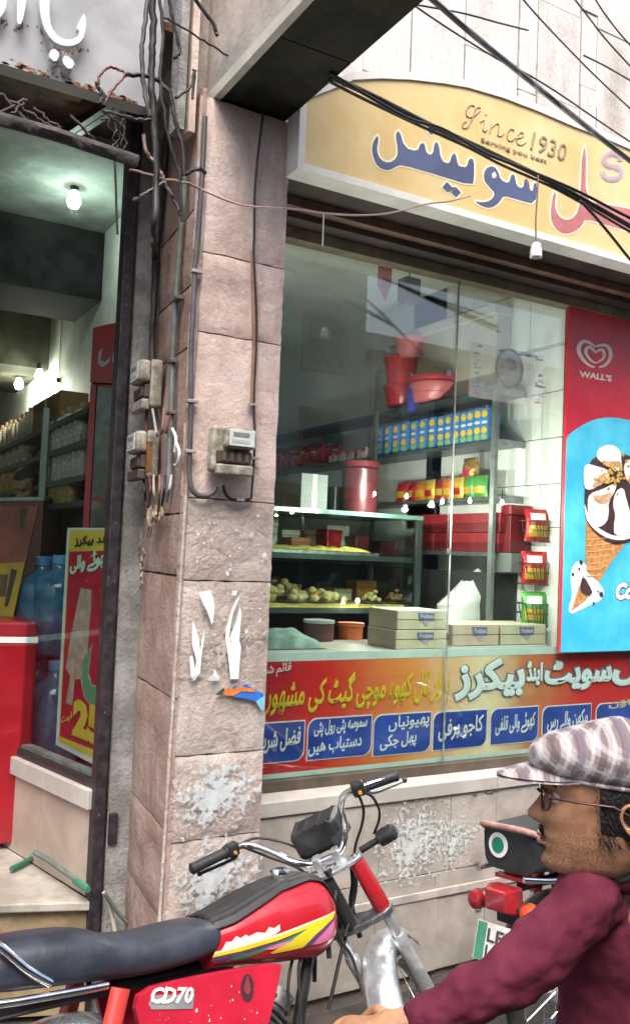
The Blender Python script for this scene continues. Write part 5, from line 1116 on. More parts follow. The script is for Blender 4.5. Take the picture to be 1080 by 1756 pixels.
# ------------------------------------------------------------------ electric meters
mb = M('meter_plastic', (.27, .25, .205), .6, var=.4, scale=22); mbk = M('meter_base', (.16, .14, .12), .6, var=.3); mwin = M('meter_window', (.55, .60, .58), .15, var=.1); brs = M('terminal_brown', (.06, .042, .034), .6, var=.3); lcd = M('meter_display', (.20, .22, .20), .3)
def meter(name, label, O_, u, n, W, H, face, stained=False, lid=True):
    """O_ bottom centre of the back plate on the wall, u to its right, n out of the wall"""
    u, n, k = V(u).normalized(), V(n).normalized(), V((0, 0, 1)); O_ = V(O_)
    t = thing(name, label, 'electric meter', tuple(O_))
    def b(a0, a1, z0, z1, d0, d1, nm, mt, bev=.004): g = G(); g.obox(O_+u*((a0+a1)/2)+k*((z0+z1)/2)+n*((d0+d1)/2), u*((a1-a0)/2), n*((d1-d0)/2), k*((z1-z0)/2)); return build(g, nm, mt, t, 0, bev)
    w2 = W/2
    b(-w2, w2, 0, H, .004, .05, 'base_case', mb, .01)
    b(-w2*.55, w2*.98, H*.52, H*.97, .051, .095, 'cover', mb, .012)
    b(-w2*.42, w2*.84, H*.56, H*.92, .0955, .099, 'window', mwin, .002)
    b(-w2*.25, w2*.55, H*.77, H*.86, .0993, .1005, 'display', lcd, 0); b(-w2*.3, w2*.6, H*.63, H*.70, .0993, .1002, 'label_plate', M('plate_grey', (.40, .42, .40), .5), 0)
    b(-w2*.8, w2*.9, H*.20, H*.46, .051, .07, 'terminal_block', brs, .003)
    for i in range(4): b(-w2*.62+i*w2*.38, -w2*.62+i*w2*.38+w2*.18, H*.24, H*.42, .0705, .078, 'terminal', M('pale_brass', (.16, .13, .09), .4, .5), 0)
    b(-w2*.85, w2*.95, -.01, H*.16, .051, .082, 'terminal_cover', mb if not stained else brs, .006)
    if stained: b(w2*.35, w2*1.01, H*.1, H*.75, .03, .0515, 'rust_patch', M('orange_rust', (.20, .09, .035), .8, var=.4, scale=30), 0)
    return t
mp0 = ay(386, 812, YP-.012)
W_ = ay(419, 770, YP).x - ay(352, 770, YP).x
meter('electric_meter', 'pale electric meter mounted on the front face of the pillar', (mp0.x, YP-.014, mp0.z), (1, 0, 0), (0, -1, 0), W_, ay(386, 736, YP).z-mp0.z, None)
def asd(x, y, off=.01): return ap(x, y, V((PX0, YP, 0))+sn*off, sn)
for (px, pyb, pyt, lb, stn) in ((268, 705, 628, 'grimy electric meter high on the shaded side of the pillar', False), (262, 822, 745, 'rust stained electric meter lower on the shaded side of the pillar', True)):
    q = asd(px, pyb); H_ = asd(px, pyt).z-q.z
    meter('electric_meter', lb, q, -sd.normalized(), sn, .20, H_, None, stn)
# ------------------------------------------------------------------ cables and conduits
CB = random.Random(21)
def cable(label, pts, r, mt=cable_blk, name='cable', group=None, n=6, k=6, wob=0.0):
    q = catmull(pts, k)
    if wob: q = [p+V((CB.gauss(0, wob), CB.gauss(0, wob), CB.gauss(0, wob))) for p in q]
    g = G(); g.tube(q, r, n); o = build(g, name, mt, None, 60); return tag(o, label, 'cable', group)
def cy(pts, Y): return [ay(x, y, Y) for x, y in pts]
cable('black cable hanging down the front face of the pillar to the meter', cy([(452, 190), (443, 260), (437, 330), (436, 400), (435, 440), (439, 520), (440, 573), (437, 640), (435, 695), (437, 740), (436, 784), (434, 820), (431, 856)], YP-.022), .0048)
t = cable('rust brown conduit strip beside the hanging cable on the pillar', cy([(433, 430), (434, 500), (436, 573), (434, 640), (432, 690)], YP-.016), .0075, M('rust_conduit', (.28, .15, .10), .7, var=.3), 'conduit')
cable('dark lead curving from the meter foot up to the right cable', cy([(383, 832), (386, 845), (395, 855), (412, 858), (428, 856)], YP-.022), .006)
t = thing('conduit', 'dark conduit with clips down the left edge of the pillar front', 'conduit', tuple(ay(330, 815, YP)))
g = G(); g.tube(catmull(cy([(352, 200), (347, 300), (340, 400), (335, 450), (331, 540), (328, 607), (328, 690), (326, 760), (325, 810), (329, 838), (340, 849), (354, 850), (366, 844), (372, 834)], YP-.022), 5), .0095, 8); build(g, 'pipe', M('conduit_grey', (.075, .07, .08), .5, var=.3), t, 60)
for px, py in ((336, 466), (328, 688), (325, 774)): p = ay(px, py, YP-.022); build(G().box(p.x-.017, YP-.036, p.z-.006, p.x+.022, YP-.012, p.z+.006), 'clip', M('clip_metal', (.42, .38, .34), .5, .4), t, 0, .002)
for px, py in ((433, 694), (436, 786), (411, 857)): p = ay(px, py, YP-.022); tag(build(G().box(p.x-.014, YP-.032, p.z-.005, p.x+.016, YP-.012, p.z+.005).obox((p.x, YP-.034, p.z), (.003, 0, 0), (0, .003, 0), (0, 0, .003)), 'saddle_clip', M('clip_metal', (.42, .38, .34)), None, 0), {694: 'upper saddle clip of the cable on the pillar front', 786: 'saddle clip beside the front electric meter', 857: 'saddle clip at the bend under the front meter'}[py], 'clip')
t = thing('conduit', 'grey green conduit with brackets on the shaded side of the pillar', 'conduit', tuple(asd(295, 800)))
g = G(); g.tube(catmull([asd(x, y, .02) for x, y in ((318, 300), (312, 380), (307, 440), (301, 530), (296, 618), (294, 707), (291, 760), (290, 820), (284, 860))], 5), .011, 8); build(g, 'pipe', M('conduit_green', (.13, .15, .14), .5, var=.3), t, 60)
for px, py in ((306, 512), (296, 620), (294, 708)): p = asd(px, py, .02); g = G(); g.obox(p, -sd.normalized()*.026, sn*.014, V((0, 0, .007))); build(g, 'bracket', M('clip_dark', (.10, .09, .09), .6), t, 0, .002)
cable('thick black cable down the rear edge of the pillar side', [asd(x, y, .02) for x, y in ((290, 180), (282, 300), (275, 380), (269, 440), (265, 520), (261, 590), (262, 640))], .013)
wc = [M('wire_red', (.13, .03, .03), .5), M('wire_grey', (.28, .28, .28), .5), cable_blk, M('wire_brown', (.18, .09, .06), .6)]
for i, (x0_, y0_, x1_, y1_) in enumerate(((252, 700, 258, 742), (262, 702, 270, 748), (272, 702, 280, 740), (282, 700, 276, 745), (292, 712, 286, 740))):
    cable(['red', 'grey', 'black', 'brown', 'second red'][i]+' meter tail between the two meters on the pillar side', [asd(x0_, y0_, .05), asd((x0_+x1_)/2+CB.uniform(-6, 6), (y0_+y1_)/2+14, .06), asd(x1_, y1_, .05)], .005, wc[i % 4])
for i, (x0_, x1_, y1_) in enumerate(((246, 250, 858), (256, 255, 870), (264, 268, 862), (274, 272, 878), (284, 278, 866), (294, 282, 850))):
    cable(['short black', 'red', 'grey', 'brown', 'second black', 'pale grey'][i]+' wire tail dangling under the lower side meter', [asd(x0_, 815, .05), asd(x0_+CB.uniform(-4, 4), 840, .065), asd(x1_, y1_, .05)], .0048, wc[[2, 0, 1, 3, 2, 1][i]])
rag = M('frayed_cloth', (.34, .27, .19), .95, var=.4, scale=40, bump=.5)
t = thing('frayed_rag', 'frayed tan rag of old insulation hanging below the side meters', 'rag', tuple(asd(265, 900, .03)))
for k in range(9):
    x = 252+CB.uniform(0, 26); y = 868+CB.uniform(0, 12); L_ = CB.uniform(18, 46)
    q = catmull([asd(x, y, .03), asd(x+CB.uniform(-5, 4), y+L_*.5, .045), asd(x+CB.uniform(-9, 3), y+L_, .03)], 4); g = G(); g.tube(q, [.007*(1-i/len(q)*.8) for i in range(len(q))], 5); build(g, 'strip', rag, t, 60)
t = thing('frayed_rag', 'second pale shred of old insulation caught on the pillar side rear edge', 'rag', tuple(asd(245, 960, .03)))
for k in range(7):
    x = 242+CB.uniform(-3, 6); y = 915+k*13; q = [asd(x, y, .02), asd(x+CB.uniform(-4, 4), y+8, .03), asd(x+CB.uniform(-5, 5), y+16, .015)]; g = G(); g.tube(q, .0032, 5); build(g, 'strip', rag, t, 60)
for (pts, lb) in (([(296, 735), (302, 752), (300, 775)], 'upper loose white wire end by the conduit'), ([(303, 760), (308, 775), (305, 795), (300, 798)], 'lower loose white wire end by the conduit')):
    cable(lb, [asd(x, y, .035) for x, y in pts], .0055, M('white_wire', (.6, .62, .60), .5))
# tangle at the top of the pillar
YT = 2.80
tang = [([(262, -10), (263, 60), (260, 120), (262, 180), (266, 250), (268, 320), (266, 400)], .012, cable_blk, 'thick black riser cable at the top of the pillar side'),
 ([(255, -10), (246, 60), (244, 110), (250, 165), (258, 200)], .008, cable_grey, 'grey riser cable bowed left of the black riser'),
 ([(272, -10), (280, 60), (276, 130), (282, 200), (296, 260), (308, 300), (312, 380)], .006, cable_blk, 'thin black cable dropping from the riser to the conduit'),
 ([(290, -10), (298, 40), (308, 85), (300, 100)], .006, cable_blk, 'short black stub by the battens'),
 ([(330, -10), (350, 20), (366, 40), (372, 60)], .007, cable_blk, 'black cable running under the beam top'),
 ([(280, 30), (310, 45), (350, 70), (400, 100), (440, 118), (520, 150)], .0035, cable_blk, 'thin sagging wire crossing the beam side'),
 ([(215, 128), (245, 128), (270, 138), (290, 160), (300, 200), (312, 250), (316, 300)], .0075, cable_blk, 'black cable arching from the signboard to the pillar'),
 ([(168, 150), (172, 130), (185, 116), (205, 120), (215, 128), (205, 140), (190, 158), (182, 175)], .0045, M('wire_red', (.28, .05, .05)), 'reddish loop of wire at the signboard corner'),
 ([(165, 142), (170, 152), (176, 160), (172, 175)], .007, cable_blk, 'taped black wire joint at the signboard corner'),
 ([(175, 190), (200, 196), (225, 202), (250, 206), (262, 200)], .006, cable_blk, 'black wire along the signboard bottom edge'),
 ([(245, 230), (252, 260), (266, 280), (278, 300), (282, 315)], .006, M('pink_wire', (.21, .135, .13), .5), 'pink flex hooked on the riser cable'),
 ([(282, 312), (262, 325), (244, 335), (230, 344)], .006, cable_grey, 'cut grey branch end left of the riser'),
 ([(282, 312), (292, 330), (302, 350), (308, 370)], .006, cable_grey, 'cut grey branch end right of the riser'),
 ([(222, 291), (280, 305), (330, 318), (345, 325)], .004, M('pink_wire', (.21, .135, .13)), 'thin pink wire crossing the top of the pillar side'),
 ([(318, 300), (330, 292), (345, 290), (352, 296)], .007, cable_blk, 'short black link between conduit and front edge'),
 ([(330, 170), (334, 120), (326, 150), (300, 168)], .005, cable_blk, 'small black hook of cable on the shaft')]
for i_, (pts, r, mt, lb) in enumerate(tang): cable(lb, cy(pts, YT) + ([asd(x, y, .03) for x, y in ((266, 440), (264, 520), (262, 600), (264, 640))] if i_ == 0 else []), r, mt, wob=.0015)
bw2 = [([(180, 190), (200, 215), (195, 240), (210, 262)], 'first'), ([(200, 195), (185, 215), (205, 235), (190, 255)], 'second'), ([(215, 200), (205, 222), (218, 248), (200, 262)], 'third'), ([(176, 205), (196, 205), (214, 220), (206, 250)], 'fourth')]
for pts, o_ in bw2: cable('%s curl of thin wire in the tangle over the glass corner' % o_, cy(pts, 2.9), .0035, cable_blk, 'wire', wob=.002)
cable('single thin wire hanging straight over the left glass', cy([(197, 275), (199, 320), (200, 360), (202, 402)], 3.0), .0045, cable_blk, 'wire')
cable('thick dusty cable bundle slanting from the left to the dark post', cy([(-30, 196), (40, 215), (100, 232), (160, 252), (236, 277)], 2.75), .021, M('dusty_bundle', (.05, .042, .045), .9, var=.4, scale=30, bump=.6), 'cable_bundle')
for i, (pts) in enumerate(([(-20, 150), (30, 180), (70, 205), (110, 228)], [(-20, 205), (30, 178), (45, 172), (20, 195)], [(60, 185), (80, 205), (105, 220)], [(120, 195), (150, 230), (175, 250)], [(10, 170), (60, 220)])):
    cable(['upper', 'hooked', 'short', 'steep', 'crossing'][i]+' dusty stray wire above the slanting bundle', cy(pts, 2.76), .0045, M('dusty_wire', (.065, .055, .055), .9), 'wire', wob=.003)
# overhead street cables in front of the sign
cable('thick black overhead cable sagging across the yellow sign', cy([(567, 132), (590, 142), (650, 170), (736, 214), (806, 246), (876, 279), (930, 305), (983, 333), (1080, 388), (1200, 455)], 2.56), .0098, cable_blk, 'overhead_cable')
cable('second black overhead cable twisted with the thick one', cy([(566, 126), (590, 140), (640, 170), (700, 203), (760, 222), (830, 262), (900, 290), (990, 328), (1080, 374), (1200, 430)], 2.54), .0062, cable_blk, 'overhead_cable')
cable('grey overhead service cable lying just under the thick one', cy([(562, 138), (590, 153), (640, 178), (720, 216), (800, 252), (860, 283), (960, 328), (1080, 398), (1200, 468)], 2.57), .0055, cable_grey, 'overhead_cable')
cable('heavy grey black overhead cable crossing above the sign', cy([(690, -40), (742, 0), (790, 42), (844, 87), (900, 132), (956, 178), (1015, 225), (1080, 276), (1200, 370)], 2.2), .0098, M('cable_sheen', (.16, .16, .17), .35, .1, var=.3), 'overhead_cable')
thin = [([(660, -30), (704, 5), (770, 50), (854, 102), (905, 128), (960, 162), (1030, 210), (1090, 250)], 'thin wire accompanying the heavy cable above the sign'), ([(880, -20), (925, 32), (980, 90), (1030, 140), (1100, 205)], 'thin wire slanting across the pale cladding'), ([(970, -20), (1005, 25), (1040, 70), (1100, 135)], 'thin wire in the upper corner of the street'), ([(1010, -20), (1030, 15), (1060, 55), (1100, 100)], 'double thin wire close to the upper corner'), ([(695, 5), (790, 22), (850, 38), (905, 52)], 'short dark wire stapled on the cladding'), ([(1000, 95), (1040, 115), (1100, 150)], 'branch wire below the corner wires')]
for pts, lb in thin: cable(lb, cy(pts, 2.5), .0035, cable_grey, 'overhead_wire')
cable('loose cable branching down from the overhead bundle at the sign', cy([(994, 344), (1020, 372), (1050, 408), (1085, 452), (1150, 530)], 2.45), .006, cable_blk, 'overhead_cable')
cable('pale pink flex strung from the pillar to the shop sign', cy([(345, 325), (390, 344), (430, 354), (500, 358), (560, 366), (620, 369), (670, 365), (730, 350), (770, 345), (806, 336)], 2.72), .0034, M('pale_pink_wire', (.40, .27, .26), .5), 'wire')
cable('thin white wire dangling under the sign', cy([(555, 364), (554, 390), (553, 422)], 2.74), .0025, M('white_wire', (.6, .62, .60)), 'wire')
lh = thing('lamp_holder', 'white pendant lamp holder hanging in front of the sign edge', 'lamp holder', tuple(ay(918, 440, 2.45)))
p = ay(918, 442, 2.45); g = G(); g.lathe([(.020, 0), (.023, .003), (.022, .030), (.020, .034), (.0175, .052), (.010, .058)], p, n=16); build(g, 'holder', white_paint, lh, 40); g = G(); g.lathe([(.017, -.002), (.017, .001)], p, n=14); build(g, 'socket', cable_grey, lh, 0)
g = G(); g.tube(catmull([p+V((0, 0, .058)), ay(918, 380, 2.45), ay(921, 330, 2.45), ay(922, 300, 2.45)], 5), .0032, 6); build(g, 'flex', M('pink_wire', (.21, .135, .13)), lh, 60)

# ------------------------------------------------------------------ the other side of the street, mirrored in the glass
def opp(name, label, x0, x1, y, h, mt, cols, rows, fz, wm, seed):
    t = thing(name, label, 'building', ((x0+x1)/2, y-2, -.02)); build(G().box(x0, y-4, -.3, x1, y, h), 'wall', mt, t, 0)
    dx = (x1-x0)/cols; dz = (h-fz-.5)/rows; rn = random.Random(seed)
    for i in range(cols):
        for j in range(rows):
            xa, za = x0+dx*(i+.25), fz+dz*(j+.2); f = build(G().box(xa, y-.02, za, xa+dx*.5, y+.05, za+dz*.6), 'window', wm, t, 0)
            build(G().box(xa+.06, y+.052, za+.06, xa+dx*.5-.06, y+.058, za+dz*.6-.06), 'pane', M('far_pane', (.04, .06, .07), .1), f, 0)
    build(G().box(x0-.1, y+.002, h-.25, x1+.1, y+.35, h), 'cornice', mt, t, 0); build(G().box(x0, y+.002, fz-.2, x1, y+.7, fz-.05), 'canopy', brown_strip, t, 0); build(G().box(x0+.05, y+.004, -.02, x1-.05, y+.10, fz-.22), 'shopfront', M('dark_shopfront', (.045, .045, .045), .7, var=.5, scale=1.5), t, 0); return t
opp('opposite_building', 'teal grey building across the street mirrored in the window', -4.5, 7.0, -4.5, 7.5, M('teal_plaster', (.40, .46, .43), .8, var=.2, scale=1.5), 8, 3, 2.8, M('far_frame', (.30, .26, .18), .6), 1)
opp('opposite_building', 'cream building across the street mirrored in the right pane', 7.1, 14, -4.9, 5.2, M('cream_plaster', (.62, .60, .54), .8, var=.12, scale=1.5), 6, 2, 3.0, M('far_frame_white', (.50, .46, .36), .6), 2)
# ------------------------------------------------------------------ motorcycles
RAKE = radians(27.6)
def frame_mat(T, hd, lean):
    F = V((cos(hd), sin(hd), 0)); L = V((-sin(hd), cos(hd), 0)); U = V((0, 0, 1))
    L, U = L*cos(lean) + U*sin(lean), U*cos(lean) - L*sin(lean)
    O = V(T) - U*.82
    return Matrix(((F.x, L.x, U.x, O.x), (F.y, L.y, U.y, O.y), (F.z, L.z, U.z, O.z), (0, 0, 0, 1)))
tank_top = [(-.50, .765), (-.43, .778), (-.33, .806), (-.22, .826), (-.14, .828), (-.095, .812), (-.065, .778), (-.045, .735)]
tank_bot = [(-.50, .636), (-.40, .624), (-.26, .602), (-.13, .586), (-.085, .604), (-.06, .640), (-.045, .69)]
tank_w = [(-.50, .100), (-.42, .115), (-.28, .125), (-.15, .122), (-.095, .113), (-.065, .092), (-.045, .055)]
def tank_half(s, z):
    zt, zb_, w_ = interp(tank_top, s), interp(tank_bot, s), interp(tank_w, s); zm = (zt+zb_)/2 - .008; h = zt-zm if z > zm else zm-zb_
    return w_*max(0, 1-min(1, abs(z-zm)/h)**2.7)**(1/2.7)
rubber_edge = [(-.50, .735), (-.43, .744), (-.255, .798), (-.15, .809), (-.10, .797), (-.075, .770), (-.055, .73), (-.045, .70)]
tankred = M('tank_red', (.46, .012, .025), .22, var=.14, scale=7, coat=.5, col2=(.40, .02, .03)); seatm = M('seat_vinyl', (.026, .032, .046), .42, var=.3, scale=9, bump=.12, bscale=60)
panelred = M('panel_red', (.47, .016, .04), .30, var=.12, scale=8, coat=.4); engm = M('engine_alloy', (.16, .16, .16), .5, .6, var=.4, scale=30, bump=.3); fr_blk = M('frame_black', (.025, .025, .027), .4, .2, var=.3)
dullsteel = M('dull_fork_steel', (.55, .57, .58), .36, .7, var=.2, scale=30); fendm = M('fender_chrome', (.74, .78, .82), .24, .8, var=.15, scale=12); tyrem = M('tyre', (.022, .021, .02), .85, var=.3, scale=30); lens_r = M('lens_red', (.28, .014, .02), .18, var=.15, coat=.5); lens_o = M('lens_orange', (.60, .07, .02), .2, var=.1, coat=.4)

def motorcycle(name, label, mat, theta, tankm, decals=None, seat_rear=-1.12, rail_mat=chrome):
    b = thing(name, label, 'motorcycle', mat=mat)
    al = V((-sin(RAKE), 0, cos(RAKE))); f0 = V((cos(RAKE), 0, sin(RAKE))); Ly = V((0, 1, 0))
    fl = f0*cos(theta) + Ly*sin(theta); ll = Ly*cos(theta) - f0*sin(theta); T = V((0, 0, .82))
    st = lambda p: T + fl*p[0] + ll*p[1] + al*p[2]
    def P(g, nm, mt, sm=40, par=None, **k): return build(g, nm, mt, par or b, sm, local=True, **k)
    def tube(pts, r, nm, mt, k=5, n=8, par=None): g = G(); q = catmull(pts, k) if k > 1 else [V(p) for p in pts]; g.tube(q, r, n); return P(g, nm, mt, 60, par)
    # tank
    g = G(); rings = []
    for i in range(25):
        s = -.50 + .455*i/24; zt, zb_ = interp(tank_top, s), interp(tank_bot, s); ring = []
        for j in range(28):
            a = 2*pi*j/28; zm = (zt+zb_)/2-.008; q = abs(sin(a))**(2/2.7); z = zm + (zt-zm if sin(a) > 0 else zm-zb_)*math.copysign(q, sin(a)); ring.append((s, interp(tank_w, s)*math.copysign(abs(cos(a))**(2/2.7), cos(a)), z))
        rings.append(ring)
    g.loft(rings); P(g, 'tank', tankm, 50)
    # rubber cover over the top of the tank, ribbed
    rings = []
    for i in range(27):
        s = -.495 + .452*i/26; zt, zm = interp(tank_top, s), (interp(tank_top, s)+interp(tank_bot, s))/2-.008; ze = min(interp(rubber_edge, s), zt-.01); w_ = interp(tank_w, s); a0 = math.asin(min(.98, max(0, (ze-zm)/(zt-zm))**1.35)); ring = []
        for j in range(25):
            a = a0 + (pi-2*a0)*j/24; z = zm + (zt-zm)*abs(sin(a))**(2/2.7); rib = .004 + (.003 if j % 3 == 0 and 2 < j < 22 else 0)
            ring.append((s, (w_+rib)*math.copysign(abs(cos(a))**(2/2.7), cos(a)), z+rib))
        rings.append(ring)
    g = G(); g.loft(rings, closed=False, caps=False); o = P(g, 'tank_cover', black_rub, 30)
    sm = o.modifiers.new('thick', 'SOLIDIFY'); sm.thickness = .004; sm.offset = 1
    g = G(); g.lathe([(.032, 0), (.034, .008), (.030, .022), (.012, .027)], (-.20, 0, .832), n=20); P(g, 'fuel_cap', chrome)
    # seat
    rings = []; prof = [(-.455, .758, .70, .095), (-.49, .772, .675, .112), (-.56, .776, .668, .122), (-.66, .772, .668, .126), (-.74, .776, .672, .127), (-.785, .788, .676, .126), (-.81, .806, .68, .129), (-.88, .823, .690, .130), (-1.00, .835, .703, .128), (seat_rear+.02, .836, .715, .118), (seat_rear-.012, .822, .73, .105)]
    for s, zt, zb_, w_ in prof:
        ring = []
        for j in range(24):
            a = 2*pi*j/24; zm = zb_+(zt-zb_)*.45; q = abs(sin(a))**.62; z = zm + (zt-zm if sin(a) > 0 else zm-zb_)*math.copysign(q, sin(a))
            ring.append((s + .012*(1 if sin(a) < 0 else -1)*(1 if -.83 < s < -.77 else 0), w_*math.copysign(abs(cos(a))**.55, cos(a))*(1-.10*max(0, sin(a))), z))
        rings.append(ring)
    g = G(); g.loft(rings); o = P(g, 'seat', seatm, 70); sb = o.modifiers.new('sub', 'SUBSURF'); sb.levels = sb.render_levels = 1
    for sd_ in (-1, 1):
        tube([(-.83, .140*sd_, .684), (-.95, .142*sd_, .693), (-1.10, .138*sd_, .706), (-1.20, .10*sd_, .72)], .010, 'side_rail', chrome)
        # shock absorber
        tube([(-.80, .148*sd_, .672), (-.84, .15*sd_, .56)], .026, 'shock_cover', M('shock_red', (.62, .05, .04), .35, coat=.3), 1)
        tube([(-.84, .15*sd_, .56), (-.90, .15*sd_, .32)], .020, 'shock_spring', chrome, 1)
        # side panel
        pp = [(-.745, .655), (-.60, .650), (-.46, .640), (-.312, .626), (-.318, .60), (-.37, .49), (-.40, .43), (-.70, .44), (-.765, .60)]
        g = G(); g.prism([(s, .118*sd_, z) for s, z in smooth_poly(pp, 1)], (0, .024*sd_, 0)); P(g, 'side_panel', panelred, 0, bev=.008)
        # rear indicator
        tube([(-1.19, .05*sd_, .615), (-1.195, .10*sd_, .612)], .008, 'indicator_stalk', black_pl, 1)
        g = G(); g.lathe([(.03, 0), (.034, .012), (.030, .03), (.012, .04)], (-1.185, .115*sd_, .612), (-1, 0, 0), 16); P(g, 'indicator', lens_r if sd_ > 0 else lens_o)
        g = G(); g.lathe([(.02, -.03), (.035, 0)], (-1.185, .115*sd_, .612), (-1, 0, 0), 16); P(g, 'indicator_case', chrome)
    # tail
    tube([(-.97, .125, .72), (-1.03, .135, .765), (-1.10, .128, .835), (-1.165, .10, .868), (-1.175, .0, .872), (-1.165, -.10, .868), (-1.10, -.128, .835), (-1.03, -.135, .765), (-.97, -.125, .72)], .0115, 'grab_rail', rail_mat)
    g = G(); g.loft([[(-1.15, y*.9, .60+z*.9) for y, z in ((-.06, 0), (.06, 0), (.06, .085), (-.06, .085))], [(-1.20, y, .595+z) for y, z in ((-.06, 0), (.06, 0), (.06, .085), (-.06, .085))], [(-1.235, y*.8, .604+z*.8) for y, z in ((-.06, 0), (.06, 0), (.06, .085), (-.06, .085))]]); P(g, 'tail_light', lens_r, 0, bev=.008)
    g = G(); g.box(-1.175, -.05, .55, -1.12, .05, .60); P(g, 'tail_bracket', black_pl, 0, bev=.004)
    g = G(); g.box(-1.12, -.055, .70, -1.10, .055, .72).box(-1.14, -.08, .685, -1.11, .08, .70); P(g, 'seat_trim', lens_r, 0, bev=.003, kind='stuff')
    g = G(); rings = []
    for i in range(15):
        a = radians(70 + 105*i/14); r_ = .325; cx_, cz_ = -.92, .285; rings.append([(cx_+(r_+dz)*cos(a), y, cz_+(r_+dz)*sin(a)) for y, dz in ((-.062, -.035), (-.05, -.008), (-.02, .006), (.02, .006), (.05, -.008), (.062, -.035))])
    g.loft(rings, closed=False, caps=False); o = P(g, 'rear_fender', M('rear_fender_dark', (.05, .05, .055), .3, .3) if rail_mat is not chrome else fendm, 50); s_ = o.modifiers.new('t', 'SOLIDIFY'); s_.thickness = .003
    # number plate
    pl_ = P(G().obox((-1.245, 0, .50), V((0, .085, 0)), V((.02, 0, .058)), V((.003, 0, -.001))), 'number_plate', M('plate_white', (.58, .58, .53), .45, var=.12, scale=20), 0)
    P(G().obox((-1.2485, .062, .50), V((0, .020, 0)), V((.019, 0, .056)), V((.0006, 0, 0))), 'plate_band', M('plate_green', (.05, .22, .14), .45), 0, pl_)
    if rail_mat is not chrome:
        nl = V((-1, 0, .34)).normalized(); up_ = V((.33, 0, 1)).normalized(); c_ = V((-1.2505, 0, .50))
        for s_, dz in (('LEP', .004), ('1851', -.048)):
            text(s_, c_ + V((0, .034, 0)) + up_*dz, c_ + V((0, -.076, 0)) + up_*dz, .042, nl, M('plate_ink', (.05, .05, .06), .5), pl_, bold=.02, thick=.0012, urdu=False, up=up_, local=True)
    # wheels
    def wheel(C, fw, sd_, nm):
        C = V(C); up_ = fw.cross(sd_).normalized()
        pt = lambda r, a, w_: C + (fw*cos(a) + up_*sin(a))*r + sd_*w_
        wt = None
        def ringm(prof, mt, name_, par=None, n=40):
            g = G(); g.loft([[pt(r, 2*pi*i/n, w_) for r, w_ in prof] for i in range(n)] + [[pt(r, 0, w_) for r, w_ in prof]], caps=False); return P(g, name_, mt, 50, par)
        wt = ringm([(.245+.033*cos(a)*1.0, .028*sin(a)) for a in [2*pi*i/10 for i in range(10)]], tyrem, nm)
        ringm([(.212, -.022), (.222, -.022), (.216, 0), (.222, .022), (.212, .022), (.204, 0)], chrome, 'rim', wt)
        g = G(); g.lathe([(.02, -.06), (.055, -.05), (.06, -.02), (.06, .02), (.055, .05), (.02, .06)], C, sd_, 16); P(g, 'hub', dullsteel, 40, wt)
        g = G()
        for k in range(18):
            a = 2*pi*k/18; g.tube([pt(.05, a+.5*(1 if k % 2 else -1), .03*(1 if k % 4 < 2 else -1)), pt(.212, a, 0)], .0016, 4)
        P(g, 'spokes', chrome, 40, wt, kind='stuff')
        return C, pt
    axf = T - al*.605; fw = fl.copy(); upw = ll.cross(fl)
    C, pt = wheel(axf, fl, ll, 'front_wheel'); wheel((-.92, 0, .285), V((1, 0, 0)), V((0, 1, 0)), 'rear_wheel')
    # front fender, hugging the tyre
    rings = []
    for i in range(22):
        a = radians(28 + 176*i/21); rings.append([pt(.306+dz, a, w_) for w_, dz in ((-.058, -.036), (-.056, -.014), (-.044, .0), (-.016, .010), (.016, .010), (.044, .0), (.056, -.014), (.058, -.036))])
    g = G(); g.loft(rings, closed=False, caps=False); o = P(g, 'front_fender', fendm, 60); s_ = o.modifiers.new('t', 'SOLIDIFY'); s_.thickness = .003
    # forks
    for sd_ in (-1, 1):
        y = .088*sd_
        g = G(); g.lathe([(.024, -.185), (.029, -.175), (.028, -.10), (.026, -.02), (.023, -.008)], st((0, y, 0)), al, 16); P(g, 'fork_shroud', tankm if sd_ < 0 else black_pl)
        g = G(); g.lathe([(.017, -.30), (.017, -.18)], st((0, y, 0)), al, 14); P(g, 'fork_tube', dullsteel)
        g = G(); g.lathe([(.017, -.625), (.022, -.60), (.023, -.36), (.025, -.30), (.021, -.285)], st((0, y, 0)), al, 14); P(g, 'fork_slider', dullsteel)
        g = G(); g.lathe([(.017, -.006), (.017, .006), (.009, .012)], st((0, y, 0)), al, 12); P(g, 'fork_cap', chrome)
    g = G(); g.prism([st((f_, l_, -.006)) for f_, l_ in smooth_poly([(-.045, -.03), (-.02, -.11), (.022, -.112), (.026, -.07), (.02, 0), (.026, .07), (.022, .112), (-.02, .11), (-.045, .03)], 1)], al*.014); P(g, 'top_bridge', dullsteel, 0, bev=.003)
    g = G(); g.prism([st((f_, l_, -.205)) for f_, l_ in smooth_poly([(-.05, -.03), (-.028, -.118), (.03, -.118), (.02, 0), (.03, .118), (-.028, .118), (-.05, .03)], 1)], al*.022); P(g, 'lower_clamp', steel_grey, 0, bev=.003)
    g = G(); g.lathe([(.024, -.19), (.024, -.02)], T - f0*.036, al, 14); P(g, 'steering_head', fr_blk)
    g = G(); g.lathe([(.018, -.005), (.02, .02), (.01, .024)], st((-.03, 0, .004)), al, 14); P(g, 'stem_nut', chrome)
    for l_ in (-.035, .035): g = G(); g.obox(st((.012, l_, .03)), fl*.018, ll*.012, al*.024); P(g, 'bar_clamp', dullsteel, 0, bev=.004)
